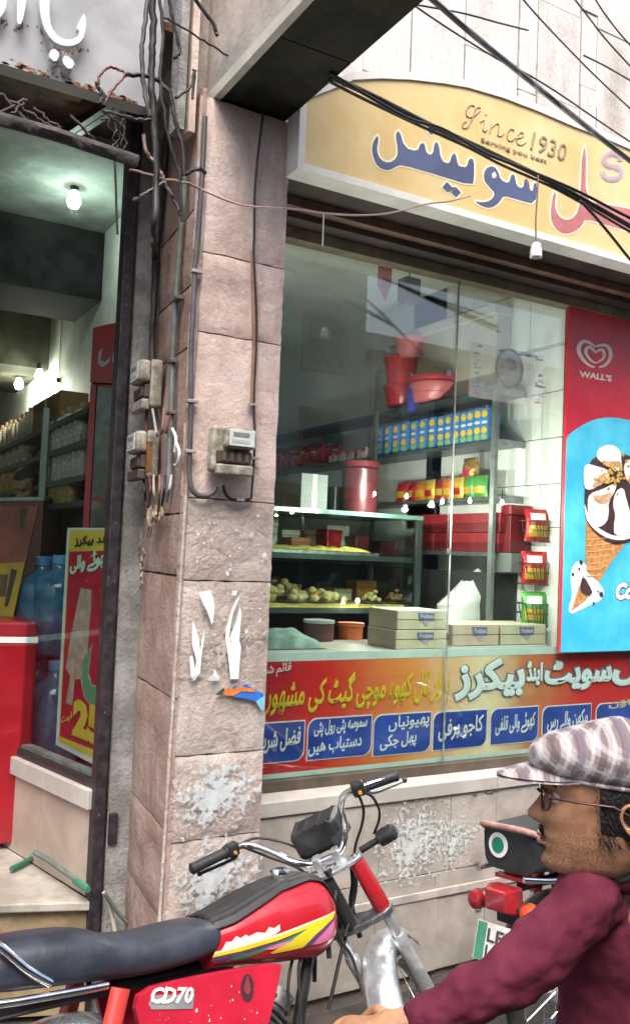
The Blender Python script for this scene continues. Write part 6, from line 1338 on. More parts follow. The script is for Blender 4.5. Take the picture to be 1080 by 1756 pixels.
    # handlebar
    bar = [(-.108, .36, .234), (-.04, .305, .214), (.009, .26, .195), (.035, .235, .180), (.040, .20, .155), (.012, .14, .112), (-.005, .10, .075), (.012, .055, .036), (.016, 0, .030), (.018, -.05, .034), (.035, -.085, .072), (.012, -.115, .13), (-.045, -.145, .188), (-.085, -.18, .228), (-.12, -.215, .246), (-.145, -.25, .252), (-.135, -.30, .244), (-.106, -.36, .226)]
    tube([st(p) for p in bar], .0112, 'handlebar', chrome, 4, 10)
    for sd_, pts in ((1, bar[:3]), (-1, bar[-1:-4:-1])):
        q = [st(p) for p in pts]; d = (q[-1]-q[0]).normalized(); L_ = (q[-1]-q[0]).length*.78
        g = G(); g.lathe([(.012, -.012), (.0185, -.008), (.0185, 0)] + [(.0165 + (.0012 if i % 2 else 0), L_*.05+L_*.9*i/16) for i in range(17)] + [(.0205, L_*.96), (.0205, L_)], q[0], d, 14); P(g, 'grip', black_rub)
        hub = q[0] + d*(L_+.024); k_ = d.cross(fl).normalized()
        if k_.dot(al) < 0: k_ = -k_
        n_ = d.cross(k_)
        sw = P(G().obox(hub, d*.020, k_*.021, n_*.017), 'switch_box', black_pl, 0, bev=.006)
        g = G(); g.lathe([(.006, 0), (.006, .006)], hub - n_*.017*(1 if n_.dot(fl) > 0 else -1) - k_*.006, -n_*(1 if n_.dot(fl) > 0 else -1), 8); P(g, 'button', M('button_amber', (.55, .28, .05), .4), 40, sw)
        lv = fl*.042 - al*.042
        tube([hub + fl*.012, hub + lv - d*.02, q[0] + d*L_*.45 + lv*1.05, q[0] - d*.012 + lv*.9], .0058, 'lever', dullsteel if sd_ < 0 else black_pl)
        g = G(); g.ell(q[0] - d*.012 + lv*.9, .009, .009, .009, 8); P(g, 'lever_tip', black_pl, 60)
    # headlight housing and meter, indicators
    rings = []
    for f_, s_, dz in ((.066, .80, .012), (.080, .97, .004), (.12, 1.0, 0), (.175, 1.04, -.004), (.185, 1.0, -.004)):
        rings.append([st((f_, .022+.088*s_*y, .074+dz+.052*s_*z)) for y, z in ((-1, -.75), (-.8, -1), (.8, -1), (1, -.75), (1, .72), (.86, 1), (-.86, 1), (-1, .72))])
    g = G(); g.loft(rings); hl = P(g, 'headlight_housing', black_pl, 0, bev=.004)
    g = G(); g.prism([st((.1851, .022+.07*y, .07+.04*z)) for y, z in ((-1, -1), (1, -1), (1, 1), (-1, 1))], fl*.006); P(g, 'lens', M('lamp_lens', (.6, .6, .6), .1), 0, hl)
    for l_ in (-.05, .0, .05, .09): g = G(); g.obox(st((.115, l_, .1285)), fl*.05, ll*.003, al*.003); P(g, 'ridge', black_pl, 0, hl)
    g = G(); g.lathe([(.028, 0), (.03, .012), (.028, .016)], st((.062, -.055, .05)), (al-fl*.5), 16); P(g, 'key_switch', black_pl)
    for sd_ in (-1, 1):
        q0, q1 = st((.05, .10*sd_, -.005)), st((.055, .165*sd_, .0)); d = (q1-q0).normalized()
        g = G(); g.tube([q0, q1], .0115, 10); P(g, 'indicator_stalk', black_rub)
        g = G(); g.lathe([(.012, 0), (.026, .008), (.028, .03), (.026, .062), (.016, .07)], q1, d, 16); P(g, 'indicator', black_pl)
    # frame, engine, hoses and cables
    tube([(-.03, 0, .74), (-.09, 0, .66), (-.18, 0, .44), (-.22, 0, .26)], .019, 'down_tube', fr_blk)
    tube([(-.04, 0, .70), (-.3, 0, .64), (-.55, 0, .64), (-1.1, 0, .66)], .018, 'spine_tube', fr_blk)
    g = G(); g.ell((-.42, 0, .30), .17, .10, .12, 16); P(g, 'crankcase', engm, 50)
    g = G(); ce = V((-.36, 0, .40)); cd_ = V((.55, 0, .55)).normalized()
    for k in range(7): g.lathe([(.062, 0), (.066, .004), (.062, .008)], ce + cd_*(.0+.017*k), cd_, 16)
    P(g, 'cylinder_fins', engm, 40, kind='stuff')
    g = G(); g.lathe([(.05, -.05), (.05, .12), (.056, .125), (.05, .17)], ce, cd_, 16); P(g, 'cylinder', engm)
    g = G(); g.obox((-.33, -.05, .545), V((.025, 0, .01)), V((0, .03, 0)), V((-.01, 0, .03))); P(g, 'carburettor', M('carb_black', (.03, .03, .03), .6, .2, var=.3), 0, bev=.006)
    for pts, r in (([(-.17, -.03, .63), (-.21, -.04, .60), (-.24, -.05, .54), (-.25, -.05, .46)], .005), ([(-.15, -.05, .63), (-.20, -.06, .59), (-.215, -.065, .50), (-.22, -.06, .38)], .005), ([(-.065, -.06, .66), (-.085, -.06, .63), (-.09, -.06, .58)], .008)): tube(pts, r, 'hose', black_rub)
    tube([(-.30, -.06, .42), (-.22, -.09, .34), (-.25, -.12, .22), (-.5, -.14, .18), (-1.05, -.16, .24)], .02, 'exhaust_pipe', chrome)
    H = [([st((.02, .24, .185)), st((.055, .19, .10)), st((.02, .10, .03)), (-.02, .03, .74), (-.05, -.02, .70)], .0045, black_rub), ([st((.00, .27, .20)), st((.09, .20, .16)), st((.08, .08, .04)), (.0, .03, .68), (-.07, .0, .6)], .004, cable_blk),
         ([st((-.13, -.24, .24)), st((-.09, -.22, .17)), st((-.03, -.17, .10)), st((.05, -.08, .0)), st((.05, -.02, -.12)), (.0, -.03, .62)], .0045, cable_blk), ([st((-.12, -.24, .235)), st((-.05, -.25, .18)), st((-.01, -.24, .12)), st((.02, -.215, .075)), st((.045, -.17, .03))], .0042, cable_blk),
         ([(-.02, -.04, .76), (-.045, -.05, .70), (-.03, -.045, .62), (.01, -.04, .56), (.02, -.06, .46)], .005, black_rub), ([st((.03, .03, .02)), st((.04, .05, -.08)), st((.035, .04, -.18)), (.0, .02, .54), (-.06, .02, .42)], .006, cable_blk),
         ([(.0, .02, .78), (-.03, .04, .70), (-.06, .045, .62), (-.08, .05, .5)], .007, fr_blk), ([st((.04, -.05, -.04)), st((.055, -.02, -.10)), st((.05, .02, -.16)), st((.03, .04, -.26))], .009, black_rub)]
    for pts, r, mt in H: tube(pts, r, 'control_cable', mt)
    tube([(-.45, .12, .27), (-.42, .20, .12), (-.40, .24, .0)], .010, 'side_stand', fr_blk)
    return b, st, P
BHD, BTH, BLEAN = radians(6.0), radians(40), radians(-15.85)
bmx = frame_mat((1.518, 2.463, .784), BHD, BLEAN)
bike, st_, Pb = motorcycle('motorcycle', 'red motorcycle with striped tank and black seat leaning in front of the pillar', bmx, BTH, tankred)
BI = bmx.inverted(); bl_, bo_ = V((bmx[0][1], bmx[1][1], bmx[2][1])), V((bmx[0][3], bmx[1][3], bmx[2][3]))
def BL(x, y, off): return BI @ ap(x, y, bo_ + bl_*off, bl_)
def z3(pts): return [(240+x/3, 1300+y/3) for x, y in pts]
def tdecal(name, pts, mt, lay, fit=True):
    p = [BL(x, y, -.118) for x, y in z3(pts)]; ss = [q.x for q in p]; zz = [q.z for q in p]; g = G()
    import bmesh
    bm = bmesh.new(); vs = [bm.verts.new((q.x, q.z, 0)) for q in p]; f = bm.faces.new(vs)
    bmesh.ops.triangulate(bm, faces=[f])
    for _ in range(3):
        long = [e for e in bm.edges if e.calc_length() > .012]
        if long: bmesh.ops.subdivide_edges(bm, edges=long, cuts=1)
        bmesh.ops.triangulate(bm, faces=bm.faces[:])
    bm.verts.index_update(); top = [V((v.co.x, -(tank_half(v.co.x, v.co.y)+.0008+.0006*lay), v.co.y)) for v in bm.verts]
    g.add(top, [[v.index for v in fc_.verts] for fc_ in bm.faces]); bm.free()
    return Pb(g, name, mt, 60)
dw = M('decal_white', (.62, .58, .52), .45, var=.12, scale=30); dy = M('decal_yellow', (.66, .50, .02), .3, coat=.3, var=.1); dg = M('decal_green', (.02, .22, .10), .35, coat=.3); dpu = M('decal_purple', (.09, .05, .14), .35); dpk = M('decal_pink', (.62, .16, .30), .35, coat=.3); dln = M('decal_line', (.70, .66, .45), .35)
tdecal('decal', [(386, 1052), (390, 1030), (560, 985), (700, 945), (860, 872), (812, 908), (640, 985), (480, 1048)], dpu, 1)
tdecal('decal', [(462, 1050), (500, 1022), (620, 985), (760, 930), (858, 874), (800, 930), (690, 972), (560, 1030)], dg, 2)
tdecal('decal', [(388, 1030), (400, 1003), (520, 972), (700, 912), (1012, 790), (1004, 820), (955, 880), (850, 974), (690, 1008), (676, 1002), (760, 945), (862, 872), (700, 938), (540, 990)], dy, 3)
tdecal('decal', [(430, 992), (440, 975), (452, 948), (478, 945), (500, 916), (520, 926), (545, 908), (560, 916), (600, 896), (640, 898), (660, 868), (684, 874), (712, 854), (714, 886), (690, 905), (640, 925), (520, 962)], dw, 3)
tdecal('decal', [(886, 962), (920, 915), (1004, 828), (1000, 905), (985, 935), (930, 955)], dpk, 2); tdecal('decal', [(838, 978), (900, 905), (1008, 812), (1004, 830), (920, 916), (884, 962)], dpu, 4)
tdecal('decal', [(394, 1014), (402, 1000), (700, 905), (1014, 786), (1012, 797), (700, 917), (520, 974)], dln, 4)
tdecal('decal', [(760, 958), (790, 930), (690, 962), (640, 985), (690, 985)], dpk, 3)
def pdec(name, pts, mt, off, th=.0015): g = G(); g.prism([BL(x, y, off) for x, y in pts], (0, -th, 0)); return Pb(g, name, mt, 0)
bg_ = pdec('badge', [(255, 1722), (262, 1707), (334, 1705), (330, 1730), (260, 1731)], M('badge_silver', (.50, .50, .50), .3, .6), -.143)
text('CD70', BL(259, 1722, -.1455), BL(333, 1721, -.1455), .040, (0, -1, 0), M('badge_white', (.75, .75, .73), .35), bike, bold=.035, thick=.002, shear=.3, urdu=False, up=(.05, 0, 1), local=True)
pdec('oval_sticker', [(424+11*cos(a), 1694+24*sin(a)) for a in [i*pi/8 for i in range(16)]], M('dark_oval', (.05, .02, .03), .5), -.143)
pdec('oval_print', [(424+5*cos(a)*(1+.4*sin(3*a)), 1690+16*sin(a)) for a in [i*pi/7 for i in range(14)]], M('oval_red', (.25, .03, .04), .5), -.1446)
tg = G(); rn = random.Random(2)
for _ in range(26):
    x, y = rn.uniform(255, 460), rn.uniform(1690, 1752); r = rn.uniform(.5, 1.6); tg.prism([BL(x+r*cos(a)*rn.uniform(.3, 1.2), y+r*2*sin(a)*rn.uniform(.4, 1), -.1432) for a in [i*1.26 for i in range(5)]], (0, -.0008, 0))
Pb(tg, 'paint_chip', dw, 0, kind='stuff')

m2 = frame_mat((3.30, 2.50, .83), radians(8), radians(-6))
railm = M('worn_red_rail', (.36, .20, .17), .55, var=.3, scale=20)
bike2, st2, P2 = motorcycle('motorcycle', 'parked motorcycle seen from behind with red tail lamp and number plate', m2, radians(20), M('tank_black', (.03, .03, .035), .25, coat=.4), rail_mat=railm)
rings = []
for s_, e in ((-1.150, .80), (-1.158, .0), (-1.150, 1.0), (-1.10, 1.04), (-.95, 1.04), (-.85, .98)):
    if e == 0: continue
    rings.append([(s_ + .03*(z_ < .8)*0, .112*e*math.copysign(abs(cos(a))**.45, cos(a)), .795+.078*(e if e < 1 else 1)*math.copysign(abs(sin(a))**.45, sin(a))) for a in [2*pi*i/24 for i in range(24)] for z_ in (1,)])
g = G(); g.loft(rings); P2(g, 'seat_pad', M('seat_pad_black', (.016, .019, .022), .6, var=.3, scale=9), 60)
for r, mt, d in ((.042, M('sticker_white', (.72, .72, .68), .5), 0), (.027, M('sticker_green', (.01, .20, .12), .5), .002)):
    g = G(); g.lathe([(r, 0), (r, .0035)], (-1.1515-d, .045, .80), (-1, 0, 0.1), 24); P2(g, 'round_sticker', mt, 0)
# ------------------------------------------------------------------ people
def skin_obj(name, verts, edges, radii, root, mat, parent, sub=2, smooth=80):
    me = bpy.data.meshes.new(name); inv = WM[parent].inverted(); me.from_pydata([tuple(inv @ V(v)) for v in verts], edges, []); me.update()
    o = bpy.data.objects.new(name, me); COL.objects.link(o); o.parent = parent; WM[o] = WM[parent]; me.materials.append(mat)
    o.modifiers.new('skin', 'SKIN'); bpy.context.view_layer.objects.active = o
    sv = me.skin_vertices[0].data
    for i, r in enumerate(radii): sv[i].radius = r if isinstance(r, tuple) else (r, r)
    for i in ([root] if isinstance(root, int) else root): sv[i].use_root = True
    s = o.modifiers.new('sub', 'SUBSURF'); s.levels = s.render_levels = sub
    for m in o.modifiers:
        if m.type == 'SKIN': m.use_smooth_shade = True; m.branch_smoothing = .4
    return o
skin = M('skin', (.37, .185, .10), .5, var=.18, scale=30, bump=.08, bscale=300); hair = M('hair', (.012, .010, .009), .6, var=.3, scale=60, bump=.6, bscale=150); kurta = M('maroon_cotton', (.098, .014, .030), .9, var=.14, scale=10, bump=.3, bscale=26, col2=(.12, .021, .040), spec=.15)
eye_w = M('eye_white', (.6, .58, .55), .3); iris = M('iris', (.02, .012, .01), .2); lipm = M('lip', (.30, .11, .085), .45, var=.1)
def chain(pts, rads, V_, E_, R_, first=None):
    i0 = first
    for p, r in zip(pts, rads):
        V_.append(V(p)); R_.append(r); i = len(V_)-1
        if i0 is not None: E_.append((i0, i))
        i0 = i
    return i0
def head_mesh(H, C, parent, beard=.5):
    """sculpted head: profile rings from chin to crown in head axes (forward, left, up), unit metre"""
    # z, front, back, half width, exponent
    tab = [(-.125, .060, -.005, .022), (-.115, .082, -.03, .042), (-.100, .088, -.052, .052), (-.080, .087, -.070, .060), (-.060, .088, -.080, .066), (-.040, .089, -.086, .069), (-.020, .090, -.090, .072), (.0, .088, -.094, .074), (.018, .087, -.097, .076), (.035, .094, -.099, .077), (.055, .093, -.100, .077), (.075, .085, -.098, .075), (.095, .068, -.088, .068), (.112, .040, -.065, .052), (.122, .008, -.030, .028), (.125, -.012, -.014, .006)]
    rings = []; n = 48
    for k in range(61):
        z = -.125 + .25*k/60; fr_, bk, w_ = [interp([(t[0], t[i]) for t in tab], z) for i in (1, 2, 3)]; ring = []; mid = (fr_+bk)/2 - .004; 
        for j in range(n):
            a = 2*pi*j/n; ca, sa = cos(a), sin(a); r_f = fr_-mid if ca > 0 else mid-bk
            x = mid + r_f*math.copysign(abs(ca)**.85, ca); y = w_*math.copysign(abs(sa)**.9, sa)
            if ca > 0:
                gz = lambda c, s: math.exp(-((z-c)/s)**2); gy = lambda c, s: math.exp(-((y-c)/s)**2)
                nose = interp([(-.047, 0), (-.042, .28), (-.036, .72), (-.029, .98), (-.022, 1.0), (-.013, .78), (0, .46), (.015, .17), (.030, 0)], z); x += .0235*nose*math.exp(-(y/(.0085+.0085*nose))**2)
                x += .006*gz(-.026, .010)*(gy(.014, .008)+gy(-.014, .008))
                for s_ in (-1, 1): x -= .011*gz(.012, .013)*gy(.032*s_, .016); x += .005*gz(.036, .010)*gy(.030*s_, .02); x += .004*gz(-.015, .018)*gy(.045*s_, .016)
                x += .006*gz(-.058, .006)*gy(0, .022) + .006*gz(-.072, .007)*gy(0, .019) - .005*gz(-.065, .003)*gy(0, .024) - .004*gz(-.086, .007)*gy(0, .02) + .007*gz(-.108, .012)*gy(0, .02)
            ring.append(C + H @ V(((x-.09)*1.13+.09, y, z)))
        rings.append(ring)
    g = G(); g.loft(rings); return g
def hand(V_, E_, R_, wr, d, side, up, curl=.9, s=1.0):
    """palm and five fingers rooted at vertex index wr; d points to the knuckles, side to the thumb, up is the back of the hand"""
    w0 = V_[wr]
    pm = chain([w0+d*.035*s, w0+d*.075*s], [(.030*s, .016*s), (.034*s, .014*s)], V_, E_, R_, wr)
    for k, (o, L_) in enumerate(((.028, .068), (.009, .077), (-.010, .071), (-.028, .055))):
        b = w0 + d*.085*s + side*o*s; a = 0; pts = []; p = b; dirv = d
        for m, f in enumerate((.42, .32, .26)):
            a += curl*(.55, .9, .8)[m]; dv = d*cos(a) - up*sin(a); p = p + dv*L_*f*s; pts.append(p)
        i = chain([b] + pts, [.0095*s, .009*s, .0085*s, .0065*s], V_, E_, R_, pm)
    t0 = w0 + d*.025*s + side*.03*s; chain([t0, t0 + (d*.6+side*.7-up*.35)*.035*s, t0 + (d*.95+side*.45-up*.7)*.065*s], [.013*s, .011*s, .008*s], V_, E_, R_, wr)

def rider():
    t_ = 1.50
    hc = ad(1022, 1376, 1.52)
    FH = radians(140); Fh = V((cos(FH), sin(FH), -.02)).normalized(); Lh = V((-sin(FH), cos(FH), 0)); Uh = Fh.cross(Lh).normalized()
    lean = radians(2.3); H = Matrix((Fh, Lh, Uh)).transposed()
    FB = radians(131); Fb = V((cos(FB), sin(FB), 0)); Lb = V((-sin(FB), cos(FB), 0))
    sL = ad(1002, 1560, 1.45); neck0 = ad(1048, 1500, 1.55)
    pel = ad(1050, 1990, 1.60); pel.z = .80
    p = thing('person', 'man in maroon shirt, plaid cap and glasses walking past with his arm reaching forward', 'person', (pel.x, pel.y, -.02))
    sR = sL - Lb*.31 - Fb*.02
    chest = (sL+sR)/2 + V((0, 0, -.10)) - Fb*.035; belly = (chest+pel)/2 + V((.0, .0, -.01))
    eL = ad(842, 1696, 1.42); wL = ad(676, 1764, 1.42); hL = ad(600, 1770, 1.44)
    eR = sR - Fb*.06 - V((0, 0, .25)); wR = sR + Fb*.03 - V((0, 0, .47))
    kL = pel + Fb*.10 + Lb*.09 - V((0, 0, .36)); aL = kL - V((0, 0, .38)) + Fb*.06; fL_ = aL + Fb*.14 - V((0, 0, .045))
    kR = pel - Fb*.06 - Lb*.09 - V((0, 0, .36)); aR = kR - V((0, 0, .36)) - Fb*.20; fR_ = aR + Fb*.13 - V((0, 0, .05))
    Vv, E_, R_ = [], [], []
    chain([pel, belly, chest, (sL+sR)/2 + V((0, 0, -.01)), neck0, hc - Uh*.07 - Fh*.015], [.09, .072, .074, .050, .046, .046], Vv, E_, R_)
    iL = chain([sL, eL, wL], [.034, .029, .024], Vv, E_, R_, 3); iR = chain([sR, eR, wR], [.034, .029, .024], Vv, E_, R_, 3)
    dL = (hL-wL).normalized(); hand(Vv, E_, R_, iL, dL, (Uh*.4+Lb*-.9).normalized(), V((0, 0, 1)), .95); dR = (wR-eR).normalized(); hand(Vv, E_, R_, iR, dR, Lb, V((0, 0, 1)), .95)
    chain([pel + Lb*.09, kL, aL, fL_], [.08, .055, .038, .036], Vv, E_, R_, 0); chain([pel - Lb*.09, kR, aR, fR_], [.085, .058, .040, .036], Vv, E_, R_, 0)
    skin_obj('body', Vv, E_, R_, 0, skin, p, 2)
    # head with features
    hg = head_mesh(H, hc, p); build(hg, 'head', skin, p, 80)
    sg_ = G(); Hi = H.transposed()
    for v in hg.v:
        q = Hi @ (v-hc); d_ = (q - V((0, 0, q.z))).normalized(); sg_.v.append(hc + H @ (q + d_*.0007 + V((0, 0, -.0004))))
    for f_ in hg.f:
        if len(f_) > 4: continue
        c_ = sum((Hi @ (hg.v[i]-hc) for i in f_), V((0, 0, 0)))/len(f_)
        if c_.z < -.014-.50*(c_.x+.01)-.010*noise.noise(c_*60) and c_.x > -.022 and not (abs(c_.z+.0655) < .012 and abs(c_.y) < .022 and c_.x > .08): sg_.f.append(f_); sg_.m.append(0)
    stub = M('stubble', (.02, .014, .012), .8, var=.1); nt = stub.node_tree; nz_ = nt.nodes.new('ShaderNodeTexNoise'); nz_.inputs['Scale'].default_value = 420; tcn = nt.nodes.new('ShaderNodeTexCoord'); nt.links.new(tcn.outputs['Object'], nz_.inputs['Vector'])
    mr_ = nt.nodes.new('ShaderNodeMapRange'); mr_.inputs[1].default_value = .44; mr_.inputs[2].default_value = .66; mr_.inputs[4].default_value = .42; nt.links.new(nz_.outputs['Fac'], mr_.inputs[0]); nt.links.new(mr_.outputs[0], nt.nodes['Principled BSDF'].inputs['Alpha'])
    build(sg_, 'stubble', stub, p, 80)
    hp = lambda x, y, z: hc + H @ V(((x-.09)*1.13+.09, y, z))
    for s_ in (1, -1):
        g = G(); g.ell(hp(.070, .032*s_, .012), .0125, .0125, .0125, 12, R=H); e = build(g, 'eye', eye_w, p, 80)
        g = G(); g.ell(hp(.0795, .0325*s_, .012), .004, .0062, .0062, 10, R=H); build(g, 'iris', iris, e, 80)
        g = G(); g.tube(catmull([hp(.082, .018*s_, .034), hp(.086, .032*s_, .039), hp(.074, .052*s_, .034)], 4), [.003]*4+[.0036]*3+[.002]*2, 6); build(g, 'eyebrow', hair, p, 60)
        g = G(); g.tube(catmull([hp(.083, .020*s_, .013), hp(.0845, .031*s_, .0195), hp(.077, .045*s_, .013)], 4), .0021, 5); build(g, 'eyelid', skin, p, 60)
        # ear
        rings = []
        for sc_, out_ in ((.62, .066), (.80, .074), (.96, .080), (1.0, .084), (.95, .087), (.80, .0865), (.66, .080), (.40, .075), (.12, .074)):
            rings.append([hp(-.024 - .25*(out_-.066) + (.0165*sc_)*cos(a)*(1-.28*max(0, -sin(a))) , out_*s_, -.004 + .0265*sc_*sin(a) + .003*cos(a)) for a in [2*pi*i/20 for i in range(20)]])
        g = G(); g.loft(rings); ear = build(g, 'ear', skin, p, 80)
        g = G(); g.tube(catmull([hp(-.025 + .0075*cos(a), .0828*s_, -.003+.0165*sin(a)) for a in [radians(d) for d in range(100, 300, 33)]], 3), .0026, 6); build(g, 'ear_fold', skin, ear, 60)
        # glasses
        rim = catmull([hp(.094-.010*abs(cos(a))*(1 if cos(a)*s_ > 0 else .2), .034*s_+.026*cos(a), .010+.019*math.copysign(abs(sin(a))**.8, sin(a))) for a in [2*pi*i/12 for i in range(12)]], 2, True)
        gl = None
        if s_ == 1: glt = []
        g = G(); g.tube(rim+[rim[0]], .0018, 6); glt.append(('spectacle_rim', g))
        g = G(); g.tube([hp(.086, .060*s_, .018), hp(.05, .079*s_, .018), hp(-.004, .085*s_, .016), hp(-.03, .082*s_, .0)], .0021, 6); glt.append(('temple_arm', g))
    g = G(); g.tube(catmull([hp(.095, .009, .014), hp(.099, 0, .017), hp(.095, -.009, .014)], 3), .0019, 6); glt.append(('bridge', g))
    gg = thing('glasses', 'thin dark rimmed spectacles worn under the plaid cap', 'glasses', tuple(hp(.09, 0, 0)))
    for nm_, g in glt: build(g, nm_, M('glasses_frame', (.06, .02, .02), .3, .3), gg, 60)
    lz = glass('lens_glass', (.95, .95, .95), .04)
    for s_ in (1, -1): g = G(); g.prism([hp(.0915, .034*s_+.0245*cos(a), .010+.0175*sin(a)) for a in [2*pi*i/16 for i in range(16)]], H @ V((.001, 0, 0))); build(g, 'lens', lz, gg, 0)
    for (z, x, w_, r) in ((-.0585, .0955, .021, .0036), (-.0715, .0945, .018, .0042)):
        g = G(); g.tube(catmull([hp(x-.010, w_, z-.001), hp(x-.0005, w_*.45, z), hp(x+.0008, 0, z-.0008), hp(x-.0005, -w_*.45, z), hp(x-.010, -w_, z-.001)], 3), [r*.3]+[r*(.55+.45*sin(pi*i/12)) for i in range(1, 12)]+[r*.3], 8); build(g, 'lip', lipm, p, 60)
    # moustache, short beard shade and hair at the back and sides
    rs_ = random.Random(9); g = G()
    for _ in range(60):
        y = rs_.uniform(-.022, .022); z = -.047 + rs_.uniform(-.005, .004) - abs(y)*.22; b = hp(.0925-abs(y)*.22, y, z); g.tube([b, b + H @ V((.004, (.006 if y > 0 else -.006), -.005))], .0008, 3, caps=False)
    build(g, 'moustache', hair, p, 60, kind='stuff')
    g = G()
    rings = []
    for k in range(9):
        z = -.055 + .10*k/8; ring = []
        for i in range(21):
            a = radians(78 + 204*i/20); bk = interp([(-.055, .078), (-.02, .094), (.02, .103), (.05, .104)], z); w_ = interp([(-.055, .062), (-.02, .0755), (.02, .0795), (.05, .081)], z)
            ear_gap = .010 if abs(abs(a-pi)-pi/2) < .25 and z < .02 else 0
            ring.append(hp(-.006 + bk*cos(a)*.97, (w_-ear_gap*.3)*sin(a), z + .003*noise.noise(V((i*.8, k, 0)))))
        rings.append(ring)
    g.loft(rings, closed=False, caps=False); o = build(g, 'hair', hair, p, 70); so_ = o.modifiers.new('t', 'SOLIDIFY'); so_.thickness = .007; so_.offset = 0
    g = G()
    for _ in range(420):
        a = radians(rs_.choice((rs_.uniform(74, 150), rs_.uniform(210, 286)))); z = rs_.uniform(-.05, .044)
        bk = interp([(-.055, .078), (-.02, .094), (.02, .103), (.05, .104)], z); w_ = interp([(-.055, .062), (-.02, .0755), (.02, .0795), (.05, .081)], z)
        b = hp(-.006 + bk*cos(a)*.98, (w_+.003)*sin(a), z); t1 = hp(-.006 + bk*cos(a)*1.02 - rs_.uniform(.002, .010), (w_+.005)*sin(a), z - rs_.uniform(.010, .022)); g.tube([b, t1], [.0009, .0004], 3, caps=False)
    build(g, 'hair_strands', hair, p, 60, kind='stuff')
    # plaid cap, worn by him
    cap = thing('plaid_cap', 'white grey and brown plaid flat cap worn by the man', 'cap', tuple(hp(0, 0, .09)))
    cm = bpy.data.materials.new('plaid'); cm.use_nodes = True; nt = cm.node_tree; N = nt.nodes; Lk = nt.links; bs = N['Principled BSDF']; bs.inputs['Roughness'].default_value = .9
    tc = N.new('ShaderNodeTexCoord'); prev = None
    colr = [(.30, .265, .26), (.09, .055, .06), (.50, .48, .48), (.15, .13, .17)]
    base = N.new('ShaderNodeRGB'); base.outputs[0].default_value = (*colr[0], 1); cur = base.outputs[0]
    def stripe(d, period, lo, hi, ph=0):
        dt = N.new('ShaderNodeVectorMath'); dt.operation = 'DOT_PRODUCT'; Lk.new(tc.outputs['Object'], dt.inputs[0]); dt.inputs[1].default_value = d
        ma = N.new('ShaderNodeMath'); ma.operation = 'MULTIPLY_ADD'; Lk.new(dt.outputs['Value'], ma.inputs[0]); ma.inputs[1].default_value = 2*pi/period; ma.inputs[2].default_value = ph
        si = N.new('ShaderNodeMath'); si.operation = 'SINE'; Lk.new(ma.outputs[0], si.inputs[0])
        r = N.new('ShaderNodeMapRange'); r.inputs[1].default_value = lo; r.inputs[2].default_value = hi; Lk.new(si.outputs[0], r.inputs[0]); return r.outputs[0]
    dA = Fh*.92 + Uh*.30 + Lh*.25; dB = Uh*.86 - Fh*.28 + Lh*.42
    for (d_, per, lo, hi, c, f, ph) in ((dA, .030, .25, .6, colr[1], .70, 0), (dB, .030, .25, .6, colr[1], .62, .5), (dA, .030, -.75, -.95, colr[2], .5, 0), (dB, .030, -.75, -.95, colr[2], .42, .5), (dA, .060, .8, .95, colr[3], .6, 1)):
        mx = N.new('ShaderNodeMix'); mx.data_type = 'RGBA'; mm = N.new('ShaderNodeMath'); mm.operation = 'MULTIPLY'; mm.inputs[1].default_value = f; Lk.new(stripe(d_, per, lo, hi, ph), mm.inputs[0]); Lk.new(mm.outputs[0], mx.inputs[0]); Lk.new(cur, mx.inputs[6]); mx.inputs[7].default_value = (*c, 1); cur = mx.outputs[2]
    Lk.new(cur, bs.inputs['Base Color'])
    nz = N.new('ShaderNodeTexNoise'); nz.inputs['Scale'].default_value = 160; Lk.new(tc.outputs['Object'], nz.inputs['Vector']); bp = N.new('ShaderNodeBump'); bp.inputs['Strength'].default_value = .35; bp.inputs['Distance'].default_value = .004; Lk.new(nz.outputs['Fac'], bp.inputs['Height']); Lk.new(bp.outputs[0], bs.inputs['Normal'])
    rings = []
    for z, fx, bx_, w_ in ((.040, .098, -.108, .085), (.062, .112, -.118, .094), (.085, .118, -.120, .100), (.104, .106, -.114, .096), (.121, .082, -.098, .082), (.132, .045, -.062, .055), (.148, .005, -.02, .015)):
        ring = []; mid = (fx+bx_)/2
        for j in range(36):
            a = 2*pi*j/36; wr = 1+.030*noise.noise(V((cos(a)*2.2, sin(a)*2.2, z*22))); ring.append(hp(mid + (fx-mid)*cos(a)*wr - .04*(.05-z)*0, w_*sin(a)*wr, z + (.012*cos(a) if z < .06 else -.006*cos(a)) + .004*noise.noise(V((a*2, z*40, 2)))))
        rings.append(ring)
    g = G(); g.loft(rings); o = build(g, 'crown', cm, cap, 80); s_ = o.modifiers.new('s', 'SUBSURF'); s_.levels = s_.render_levels = 1
    g = G()
    for top in (1, 0):
        pass
    g2 = G(); q = catmull([hp(-.005 + .1035*cos(a), .0865*sin(a), .047 + .011*cos(a)) for a in [2*pi*i/16 for i in range(16)]], 3, True); g2.tube(q+[q[0]], .0035, 6); build(g2, 'band_seam', cm, cap, 60)
    nx, ny = 14, 18
    def bill(u, v_, d):
        a = radians(-72 + 144*u); r0x, r0y = .100, .084; ext = .062*cos(a)**.6
        return hp((r0x*cos(a) - .0) + ext*v_, (r0y*sin(a))*(1-.06*v_), .052 + .010*cos(a) - .020*v_**1.2*cos(a) - .016*abs(sin(a))**2*0 - d)
    k = len(g.v); 
    for d in (0, .005):
        base_ = len(g.v); g.grid(ny, nx, lambda u, v_: bill(u, v_, d))
    o = build(g, 'bill', cm, cap, 70)
    # maroon shirt: torso and both sleeves grown as one cloth, a little fuller than the body
    Vv, E_, R_ = [], [], []
